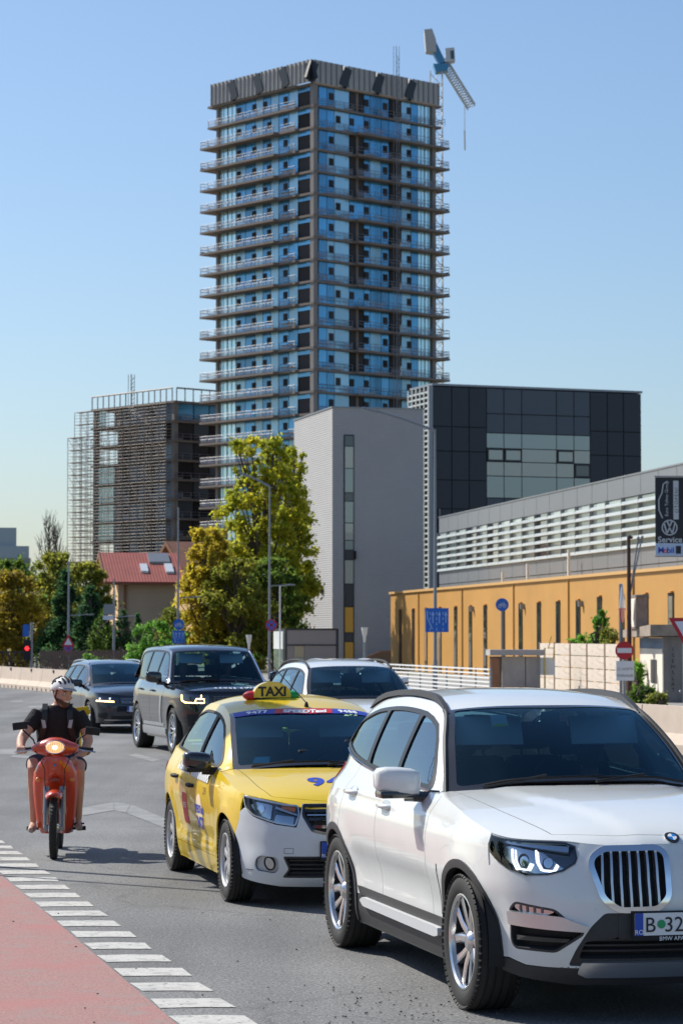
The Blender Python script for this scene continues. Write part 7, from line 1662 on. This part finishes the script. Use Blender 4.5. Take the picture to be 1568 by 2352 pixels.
z = zat(1375, D8); b = MB(); b.prism([(-.42, z - .3), (.42, z - .3), (0, z + .5)], -.02, .02, 'XZ'); b.build('triangle_panel', m_swhite, eo); b = MB(); b.prism([(-.46, z - .34), (.46, z - .34), (.4, z - .28), (-.4, z - .28)], -.03, .03, 'XZ'); b.build('triangle_edge', m_sred, eo); disc('round_panel', (0, 0, zat(1408, D8)), .3, m_sred, eo, th=.03)
cB = at(1569, 1462, 72); gw = empty('give_way_sign', (cB.x, cB.y, 0), R(-12), 'red and white give-way triangle at the right edge', 'sign'); z = zat(1419, 72); b = MB(); b.prism([(-.42, z), (.42, z), (0, z - .76)], -.012, .012, 'XZ'); b.build('border', m_sred, gw); b = MB(); b.prism([(-.25, z - .1), (.25, z - .1), (0, z - .54)], -.02, -.013, 'XZ'); b.build('panel', m_swhite, gw); b = MB(); b.tube([(0, .05, 0), (0, .05, z - .1)], .04, 8); b.sphere((-.1, .0, .45), .05, 8, 6); b.build('pole', m_pole, gw, True)
# concrete panel fence
m_cpan = M('weathered_concrete', (.62, .52, .43), .9, var=(1.6, .12), var2=(5, (.36, .30, .25), .55, .75), bump=(20, .15)); m_cpost = M('concrete_post_brown', (.22, .15, .10), .9, var=(3, .2))
def panel_fence():
    a, e = at(1240, 1462, 99), at(1434, 1462, 84); d = e - a; L = math.hypot(d.x, d.y); r = empty('concrete_panel_fence', (a.x, a.y, 0), math.atan2(d.y, d.x), 'weathered pale concrete panel fence behind the white SUV roof', 'fence'); H = 1.76; n = 5
    for k in range(n):
        for j in range(4): U(r, 'fence_board', m_cpan, (k * L / n + .07, -.03, j * H / 4 + .012), ((k + 1) * L / n - .07, .03, (j + 1) * H / 4 - .012))
    for k in range(n + 1): U(r, 'fence_post', m_cpost, (k * L / n - .08, -.05, 0), (k * L / n + .08, .04, H + .02))
panel_fence()
# ruined hut
m_old = M('flaking_plaster', (.74, .66, .56), .9, var=(1.5, .08), var2=[(1.6, (.30, .24, .19), .60, .68)], bump=(12, .3)); m_old2 = M('grey_and_shade_render', (.22, .20, .185), .9, var=(2, .25)); m_bl = M('blue_faded_band', (.14, .19, .27), .85, var=(2.5, .35)); m_brk = M('old_brick', (.35, .24, .18), .9, var=(6, .3))
def hut():
    D = 78; c = at(1521, 1462, D); r = empty('ruined_hut', (c.x, c.y, 0), 0, 'derelict plastered gate hut with thick flat roof slab at right', 'hut'); z = lambda y: zat(y, D)
    U(r, 'wall', m_old, (0, .02, 0), (3, 6, 1.96)); U(r, 'blue_band', m_bl, (-.012, .03, 1.62), (-.001, 5.98, 1.955)); U(r, 'pillar', m_old2, (-.02, -.25, 0), (.56, .015, 2.0)); U(r, 'front_wall', m_old2, (.562, -.1, 0), (3, .018, 1.96))  # darker grey on pillar and front wall carries their shade
    U(r, 'window', m_hole, (-.02, 1.5, .55), (-.003, 3.0, 1.28)); b = MB(); b.add([(-.45, -.6, 2.02), (3.2, -.6, 2.02), (3.2, 7, 1.97), (-.45, 7, 1.97), (-.45, -.6, 2.36), (3.2, -.6, 2.36), (3.2, 7, 2.22), (-.45, 7, 2.22)], [(0, 3, 2, 1), (4, 5, 6, 7), (0, 1, 5, 4), (1, 2, 6, 5), (2, 3, 7, 6), (3, 0, 4, 7)]); b.build('roof_slab', M('roof_concrete', (.30, .235, .185), .9, var=(3, .3), bump=(8, .4)), r)
    X = lambda px: (px - 1521) / 5880 * 81
    ch = MB(); ch.box2((X(1484), 2.6, 2.25), (X(1510), 4.4, 3.25)); co = ch.build('chimney', m_brk, r); U(r, 'chimney_plaster', m_old, (X(1484) - .02, 2.61, 2.3), (X(1484) - .002, 4.39, 3.2)); U(r, 'chimney_cap', m_old2, (X(1483), 2.5, 3.251), (X(1512), 4.5, 3.31))
    for k, ch_ in enumerate('ISEMSLAT'): text_on('painted_letter', ch_, .17, lambda a, b2, k=k: (.27 + a, -.255, 1.55 - k * .175 + b2), m_ink, r)
hut()
# meter shelter
def shelter():
    D = 92; c = at(1125, 1462, D); r = empty('meter_shelter', (c.x, c.y, 0), R(3), 'low grey lean-to with gas meter box beside the concrete fence', 'shelter'); X = lambda px: (px - 1125) / 5880 * D; z = lambda y: zat(y, D); m_g = M('lean_to_grey', (.42, .38, .35), .85, var=(2, .15))
    U(r, 'roof_slab', m_g, (-.05, -.4, z(1505)), (X(1247), 1.0, z(1492))); 
    for a, b2 in ((1152, 1205), (1207, 1240)): U(r, 'wall_panel', m_g, (X(a), 0, 0), (X(b2), .08, z(1508)))
    U(r, 'back_wall', m_old2, (X(1128), .6, 0), (X(1240), .7, z(1508))); U(r, 'door_leaf', M('rust_brown', (.33, .15, .08), .9, var=(3, .25)), (X(1124), -.2, 0), (X(1144), -.14, z(1512))); U(r, 'meter_box', m_lou, (X(1240), -.25, z(1550)), (X(1272), -.02, z(1510))); b = MB(); m_gy = M('gas_yellow', (.55, .40, .08), .6); b.tube([(X(1248), -.3, 0), (X(1248), -.3, z(1488)), (X(1270), -.3, z(1488)), (X(1268), -.3, z(1515))], .03, 6); b.tube([(X(1256), -.3, z(1490)), (X(1263), -.3, z(1462))], .02, 6); b.build('gas_pipe', m_gy, r)
shelter()
# white rail fence
m_railw = M('white_rail_paint', (.78, .77, .75), .5)
def rail_fence():
    D = 76; c = at(880, 1462, 84); e_ = at(1124, 1462, 70); r = empty('white_rail_fence', (c.x, c.y, 0), math.atan2(e_.y - c.y, e_.x - c.x), 'white metal rail fence in front of parked cars', 'fence'); L = (e_ - c).length; H = zat(1530, D)
    for k in range(9): U(r, 'rail', m_railw, (0, -.02, H - .04 - k * .115), (L, .02, H - k * .115))
    for k in range(9): U(r, 'post', m_pole, (k * L / 8 - .025, .021, 0), (k * L / 8 + .025, .06, H + .02))
rail_fence()
cD = at(838, 1462, 118); rb_ = empty('ramp_balustrade', (cD.x, cD.y, 0), R(6), 'brown sheeted ramp balustrade at the corner of the yellow workshop', 'balustrade'); b = MB(); b.prism([(0, 0), (1.2, 0), (1.2, zat(1497, 118)), (.75, zat(1497, 118)), (0, zat(1512, 118))], 0, .05, 'XZ'); b.build('sheet', M('ramp_brown', (.13, .085, .05), .8), rb_); b = MB(); b.tube([(0, .02, zat(1511, 118)), (.75, .02, zat(1496, 118)), (1.2, .02, zat(1496, 118))], .04, 6); b.build('handrail', m_timber, rb_)
# wooden fence by the house
def picket():
    D = 114; a = at(92, 1462, D); r = empty('wooden_fence', (a.x, a.y, 0), R(-3), 'brown picket fence on a low beige wall in front of the house garden', 'fence'); L = (330 - 92) / 5880 * D; m_pk = M('picket_brown', (.16, .105, .085), .85, var=(3, .2)); n = 46; H = zat(1493, D)
    U(r, 'base_wall', m_conc, (-.1, .02, 0), (L + .1, .2, .55)); U(r, 'rail', m_pk, (0, .021, .8), (L, .06, .88)); U(r, 'rail', m_pk, (0, .021, H - .22), (L, .06, H - .14))
    rr = random.Random(9); p0 = None
    for k in range(n):
        if p0 is None:
            b = MB(); b.prism([(-.037, .56), (.037, .56), (.037, H - .04), (0, H + .02), (-.037, H - .04)], 0, .02, 'XZ'); p = b.build('picket', m_pk, r); p0 = p
        else: p = share('picket', p0, r)
        p.location = (L * (k + .5) / n, -.001 + rr.uniform(-.004, .0), rr.uniform(-.02, .02))
picket()
# dark railing far left
cC = at(0, 1462, 118); dr_ = empty('dark_railing', (cC.x - 1, cC.y, 0), R(-2), 'dark metal railing before the autumn tree at far left', 'fence')
for k in range(17): U(dr_, 'bar', m_frame, (k * .14, -.012, .1), (k * .14 + .03, .012, 1.35))
U(dr_, 'rail', m_frame, (0, .013, 1.25), (2.4, .04, 1.31)); U(dr_, 'rail', m_frame, (0, .013, .2), (2.4, .04, .26))
# service banner
def banner():
    D = 76; x0, x1 = (1504.5 - 784) / 5880 * D, (1586 - 784) / 5880 * D; c = Vector((x0, D, 0)); r = empty('service_banner', (x1 + .08, D, 0), R(0), 'black hanging service banner with white emblem at the right edge', 'banner'); ox = x0 - x1 - .08; w = x1 - x0; z = lambda y: zat(y, D); X = lambda px: ox + (px - 1504.5) / 5880 * D
    b = MB(); b.tube([(0, 0, 0), (0, 0, z(1085))], .07, 10); b.build('pole', m_pole, r, True)
    for y in (1094, 1278): b = MB(); b.tube([(ox - .02, 0, z(y)), (0, 0, z(y))], .02, 6); b.build('arm', m_pole, r)
    m_bk = M('banner_black', (.018, .02, .026), .7); m_bb = M('banner_blue', (.42, .52, .68), .7); m_bw = M('banner_grey_print', (.50, .52, .54), .7)
    U(r, 'cloth', m_bk, (ox, -.01, z(1248)), (ox + w, .01, z(1096))); U(r, 'lower_cloth', m_bb, (ox, -.01, z(1276)), (ox + w, .01, z(1248.2)))
    T = lambda s, size, px, y, m, **k: text_on('banner_text', s, size, lambda a, b2: (X(px) + a, -.012, z(y) + b2), m, r, **k)
    T('Service', .25, 1538, 1246, m_bw, bold=.004); T('M', .24, 1517, 1270, m_inkb, bold=.006); T('o', .24, 1527.5, 1270, m_inkr, bold=.006); T('bil', .24, 1539, 1270, m_inkb, bold=.006); U(r, 'number_tile', m_ink, (X(1551), -.013, z(1272)), (X(1563), -.0105, z(1254))); T('1', .2, 1557, 1269, m_inkw)
    text_on('banner_text', 'Euro Tehno Group', .135, lambda a, b2: (X(1534) - b2, -.012, z(1145) + a), m_bw, r); U(r, 'name_strip', m_bw, (X(1546), -.013, z(1193)), (X(1558), -.0105, z(1104))); text_on('banner_text', 'OTOPENI', .15, lambda a, b2: (X(1557) - b2, -.015, z(1149) + a), m_bk, r, spacing=1.25)
    b = MB(); b.tube([(X(1531), -.013, z(1106)), (X(1523), -.013, z(1112)), (X(1520), -.013, z(1132)), (X(1512.5), -.013, z(1148)), (X(1513), -.013, z(1172)), (X(1521), -.013, z(1190))], .02, 5); b.build('car_outline', m_bw, r)
    cx, cz, rd = X(1537), z(1212), .235; disc('emblem_ring', (cx, -.013, cz), rd, m_bw, r, inner=rd * .86)
    b = MB(); 
    def st(p, q): b.tube([(cx + p[0] * rd, -.013, cz + p[1] * rd), (cx + q[0] * rd, -.013, cz + q[1] * rd)], .022, 4)
    st((-.3, .82), (0, .12)); st((.3, .82), (0, .12)); st((-.68, .52), (-.33, -.72)); st((-.33, -.72), (0, 0.0)); st((0, 0.0), (.33, -.72)); st((.33, -.72), (.68, .52)); b.build('emblem_strokes', m_bw, r)
banner()
# off-frame sign post on the left; its shadow crosses the lane and the taxi
kp = empty('kerbside_sign_post', (-4.75, 23.6, 0), R(55), 'tall kerbside post with a board, standing just outside the frame at left', 'sign'); b = MB(); b.tube([(0, 0, 0), (0, 0, 6.9)], .05, 8); b.build('pole', m_pole, kp, True); U(kp, 'board', m_sblue, (-.42, -.06, 4.7), (.16, -.04, 6.7))
kq = empty('slim_kerbside_post', (-5.0, 23.05, 0), 0, 'slim bare post just outside the frame at left', 'post'); b = MB(); b.tube([(0, 0, 0), (0, 0, 5.2)], .03, 8); b.build('pole', m_pole, kq, True); b = MB(); b.sphere((0, 0, 5.2), .06, 8, 6); b.build('cap', m_pole, kq)
# ================================================================== trees
def leaves(name, clumps, n, size, mat, parent, seed, squash=1.0, flat=0.0):
    """many small leaf quads gathered in clumps: clumps = [(centre, radius), ...]"""
    g = np.random.default_rng(seed); C = np.array([c[0] for c in clumps]); Rr = np.array([c[1] for c in clumps]); w = Rr ** 2; w = w / w.sum(); idx = g.choice(len(C), n, p=w)
    d = g.normal(size=(n, 3)); d /= np.linalg.norm(d, axis=1)[:, None]; rad = g.random(n) ** .55; P = C[idx] + d * (Rr[idx] * np.abs(g.normal(size=n)) * .62)[:, None] * np.array([1, 1, .85])
    nrm = d * .25 + g.normal(size=(n, 3)) * .6 + np.array([-.4, .3, .45]); nrm /= np.linalg.norm(nrm, axis=1)[:, None]
    t = np.cross(nrm, g.normal(size=(n, 3))); t /= np.linalg.norm(t, axis=1)[:, None] + 1e-9; b = np.cross(nrm, t); s = size * (.6 + .8 * g.random(n))
    V = np.empty((n, 4, 3)); V[:, 0] = P + t * s[:, None]; V[:, 1] = P + b * (s * .55)[:, None]; V[:, 2] = P - t * s[:, None]; V[:, 3] = P - b * (s * .55)[:, None]
    me = bpy.data.meshes.new(name); me.vertices.add(n * 4); me.vertices.foreach_set('co', V.ravel()); me.loops.add(n * 4); me.loops.foreach_set('vertex_index', np.arange(n * 4)); me.polygons.add(n); me.polygons.foreach_set('loop_start', np.arange(0, n * 4, 4)); me.polygons.foreach_set('loop_total', np.full(n, 4)); me.update(); me.validate()
    me.materials.append(mat); o = bpy.data.objects.new(name, me); COL.objects.link(o); o.parent = parent; return o
m_bark = M('bark', (.09, .07, .055), .95, var=(6, .3), bump=(20, .4))
def tree(name, px, d, ytop, w, h0, mat, label, seed, n=14000, leaf=.13, shape='round', nclump=60, cl=(.5, 1.0), group='trees', mats2=None, gap=0.0, yb=None):
    g = random.Random(seed); c = at(px, 1462, d); H = zat(ytop, d); r = empty(name, (c.x, c.y, 0), g.uniform(0, 6), label, 'tree', group)
    b = MB(); tr = .05 + H * .014; top = H * .82; pts = [(g.uniform(-.1, .1) * k, g.uniform(-.1, .1) * k, top * k / 6) for k in range(7)]; b.tube(pts, [tr * (1.25 - .17 * k) for k in range(7)], 9); clumps = []
    for i in range(nclump):
        t = g.random() ** .8; z = h0 + (H - h0) * t
        if shape == 'round': rad = w / 2 * math.sqrt(max(.05, 1 - (2 * t - .85) ** 2 / 1.4)) 
        elif shape == 'cone': rad = w / 2 * (1 - t) ** .85 + .05
        elif shape == 'column': rad = w / 2 * (1 - t ** 4) * .9
        else: rad = w / 2 * (.72 + .28 * math.sin(math.pi * min(1, t * 1.3))) * (1 - .42 * t ** 3)
        a = g.uniform(0, 2 * math.pi); rr = rad * math.sqrt(g.uniform(.08, 1)); cr = g.uniform(*cl) * min(1, .35 + rad / (w / 2) * .7); p = Vector((rr * math.cos(a), rr * math.sin(a), min(z, H - cr * .8))); clumps.append((tuple(p), cr))
        if i % 3 == 0:
            k = max(.15, min(.95, (p.z - .15 * H) / top * .8)); st = Vector(pts[min(5, int(k * 6))]); b.tube([st, st.lerp(p, .55) + Vector((0, 0, .15)), p], [tr * .45, tr * .25, .02], 5, False)
    b.build('trunk', m_bark, r, True, fix=False)
    leaves('crown', clumps, n, leaf, mat, r, seed)
    if mats2: 
        m2, frac, sel = mats2; c2 = [q for q in clumps if sel(q[0], H, w)] or clumps[:3]; leaves('autumn_foliage', c2, int(n * frac), leaf, m2, r, seed + 99)
    return r
l_yg = LEAF('leaf_yellow_green', (0.17, 0.24, 0.03), (0.44, 0.46, 0.035), (0.74, 0.64, 0.06)); l_or = LEAF('leaf_orange', (0.25, 0.22, 0.035), (0.48, 0.37, 0.04), (0.68, 0.56, 0.05)); l_ol = LEAF('leaf_olive', (0.12, 0.17, 0.035), (0.27, 0.29, 0.05), (0.46, 0.43, 0.06)); l_dk = LEAF('leaf_dark_green', (0.03, 0.085, 0.04), (0.06, 0.14, 0.055), (0.12, 0.22, 0.06)); l_gn = LEAF('leaf_fresh_green', (0.085, 0.221, 0.034), (0.170, 0.374, 0.051), (0.340, 0.544, 0.085)); l_yb = LEAF('leaf_yellow_brown', (0.170, 0.128, 0.025), (0.374, 0.289, 0.034), (0.612, 0.476, 0.051))
l_mg = LEAF('leaf_mid_green', (0.06, 0.12, 0.03), (0.13, 0.22, 0.04), (0.26, 0.32, 0.05))
tree('maple_tree', 598, 158, 1002, 7.4, 1.0, l_yg, 'tall yellow-green maple in front of the ribbed block', 21, 44000, .13, 'maple', 260, (.28, .66), mats2=None)
tree('maple_tree', 668, 162, 1026, 3.4, 2.5, l_yg, 'slender yellow-green tree touching the ribbed block wall', 37, 16000, .12, 'maple', 110, (.3, .6))
tree('autumn_tree', 478, 148, 1212, 4.4, .4, l_or, 'orange autumn tree left of the tall maple', 23, 20000, .11, 'maple', 150, (.3, .6))
tree('autumn_tree', 545, 146, 1280, 4.4, .3, l_ol, 'olive-green lower tree in front of the tall maple', 24, 18000, .11, 'round', 120, (.3, .6))
tree('autumn_tree', 630, 150, 1280, 4.2, .3, l_mg, 'dark green lower tree behind the no-stopping sign', 31, 20000, .10, 'round', 110, (.3, .6))
tree('autumn_tree', 30, 128, 1310, 3.2, .2, l_yb, 'yellow-brown autumn tree at the left edge', 25, 26000, .09, 'round', 160, (.22, .5))
tree('broadleaf_tree', 15, 175, 1282, 5.0, 1, l_mg, 'green tree behind the autumn tree at far left', 26, 10000, .16, 'round', 40, (.6, 1.1))
tree('broadleaf_tree', 128, 150, 1268, 3.6, .5, l_ol, 'olive-green round tree before the scaffolded block', 27, 22000, .10, 'round', 130, (.28, .6)); tree('broadleaf_tree', 192, 145, 1290, 3.2, .5, l_ol, 'dull green tree left of the beige house', 28, 20000, .10, 'round', 120, (.28, .55))
tree('pine_tree', 152, 126, 1308, 3.0, .2, l_dk, 'dark green conifer standing behind the brown picket fence', 29, 18000, .09, 'cone', 90, (.3, .6)); tree('pine_tree', 207, 124, 1345, 2.6, .2, l_dk, 'smaller dark conifer right of the thin lamp post', 30, 14000, .09, 'cone', 80, (.3, .55))
tree('cypress_tree', 318, 134, 1408, .8, .2, l_dk, 'small dark cypress against the beige house wall', 32, 4000, .06, 'cone', 40, (.12, .25)); tree('cypress_tree', 243, 119, 1395, 1.0, .2, l_mg, 'narrow green thuja behind the picket fence', 33, 5000, .06, 'column', 50, (.15, .3)); tree('cypress_tree', 283, 119, 1400, 1.2, .2, l_dk, 'dark thuja beside the grey board post', 34, 6000, .06, 'column', 60, (.15, .3)); tree('cypress_tree', 222, 117, 1420, .9, .1, l_mg, 'short green thuja left of the grey board post', 38, 4000, .06, 'column', 40, (.15, .3))
tree('shrub', 358, 136, 1425, 3.0, .1, l_gn, 'bright green shrub spilling over behind the black SUV', 35, 9000, .09, 'round', 60, (.25, .5)); tree('shrub', 325, 108, 1440, .9, .1, l_gn, 'light green bush at the end of the picket fence', 36, 4000, .08, 'round', 30, (.2, .35)); tree('shrub', 204, 108, 1500, .8, .05, l_gn, 'low bright green bush by the picket fence wall', 39, 2500, .06, 'round', 24, (.12, .25))
tree('shrub', 395, 140, 1395, 2.0, .1, l_ol, 'drooping olive shrub at the corner of the beige house', 40, 6000, .08, 'round', 50, (.25, .45))
tree('shrub', 1378, 95, 1398, .6, 1.3, l_gn, 'young green sapling rising above the concrete fence', 41, 2200, .07, 'column', 30, (.12, .22)); tree('shrub', 1350, 97, 1456, 1.5, 1.0, l_gn, 'leafy green bush behind the concrete fence', 42, 4200, .07, 'round', 36, (.15, .28)); tree('shrub', 1395, 94, 1440, .8, 1.2, l_ol, 'olive bush right of the young sapling', 47, 1600, .06, 'round', 24, (.14, .24))
tree('shrub', 1478, 74, 1575, .75, .02, l_mg, 'dark bush at the foot of the ruined hut', 44, 2600, .05, 'round', 30, (.1, .2)); tree('shrub', 1505, 72, 1590, .5, .02, l_ol, 'dry olive bush below the hut window', 45, 1500, .05, 'round', 20, (.08, .16)); tree('shrub', 1462, 82, 1520, .5, .05, l_gn, 'tall green weeds between the pole and the hut', 46, 1500, .06, 'round', 24, (.1, .2))
src = None
for k, (x, y, s) in enumerate(((-19, 3, 1), (-21, 9.5, .85), (-20, 16, 1.1), (-22, 23, .9), (-21, 30.5, 1.05))):   # street trees on the near side, outside the frame; they show in the car sides
    if src is None:
        cc = at(784, 1462, 60); src = tree('street_tree', 784, 60, 1010, 4.6, 2.0, l_mg, 'x', 77, 16000, .11, 'round', 90, (.35, .7)); kids = list(src.children); o = src
    else:
        o = empty('street_tree', (0, 0, 0))
        for q in kids: share(q.name.split('.')[0], q, o)
    o.location = (x, y, 0); o.rotation_euler = (0, 0, k * 1.3); o.scale = (s, s, s)
    tag(o, ('nearest', 'second', 'third', 'fourth', 'farthest')[k] + ' green street tree of the row left of the camera, outside the frame', 'tree', 'street trees left of the camera')
def bare(px, d, ytop, label, seed):
    g = random.Random(seed); c = at(px, 1462, d); H = zat(ytop, d); r = empty('bare_tree', (c.x, c.y, 0), 0, label, 'tree', 'trees'); b = MB(); b.tube([(0, 0, 0), (.05, 0, H * .6), (0, 0, H)], [.18, .09, .02], 6); b.build('trunk', m_bark, r, True, fix=False); q = MB()
    for k in range(46):
        z = g.uniform(.35, .92) * H; a = g.uniform(0, 6.28); L = (H - z) * .35 + .4; e = Vector((math.cos(a) * L * .45, math.sin(a) * L * .45, z + L)); q.tube([(0, 0, z), tuple(e * .5 + Vector((0, 0, z * .5)) + Vector((.1 * math.cos(a), 0, -.05))), tuple(e)], [.04, .025, .01], 4, False)
        for j in range(3): e2 = e + Vector((g.uniform(-.4, .4), g.uniform(-.4, .4), g.uniform(.2, .8))); q.tube([tuple(e * .8 + Vector((0, 0, z * .2))), tuple(e2)], [.018, .008], 3, False)
    q.build('crown', m_bark, r, fix=False)
bare(112, 190, 1182, 'bare leafless poplar against the sky at left', 5); bare(128, 196, 1205, 'second bare leafless poplar right of the taller one', 6)
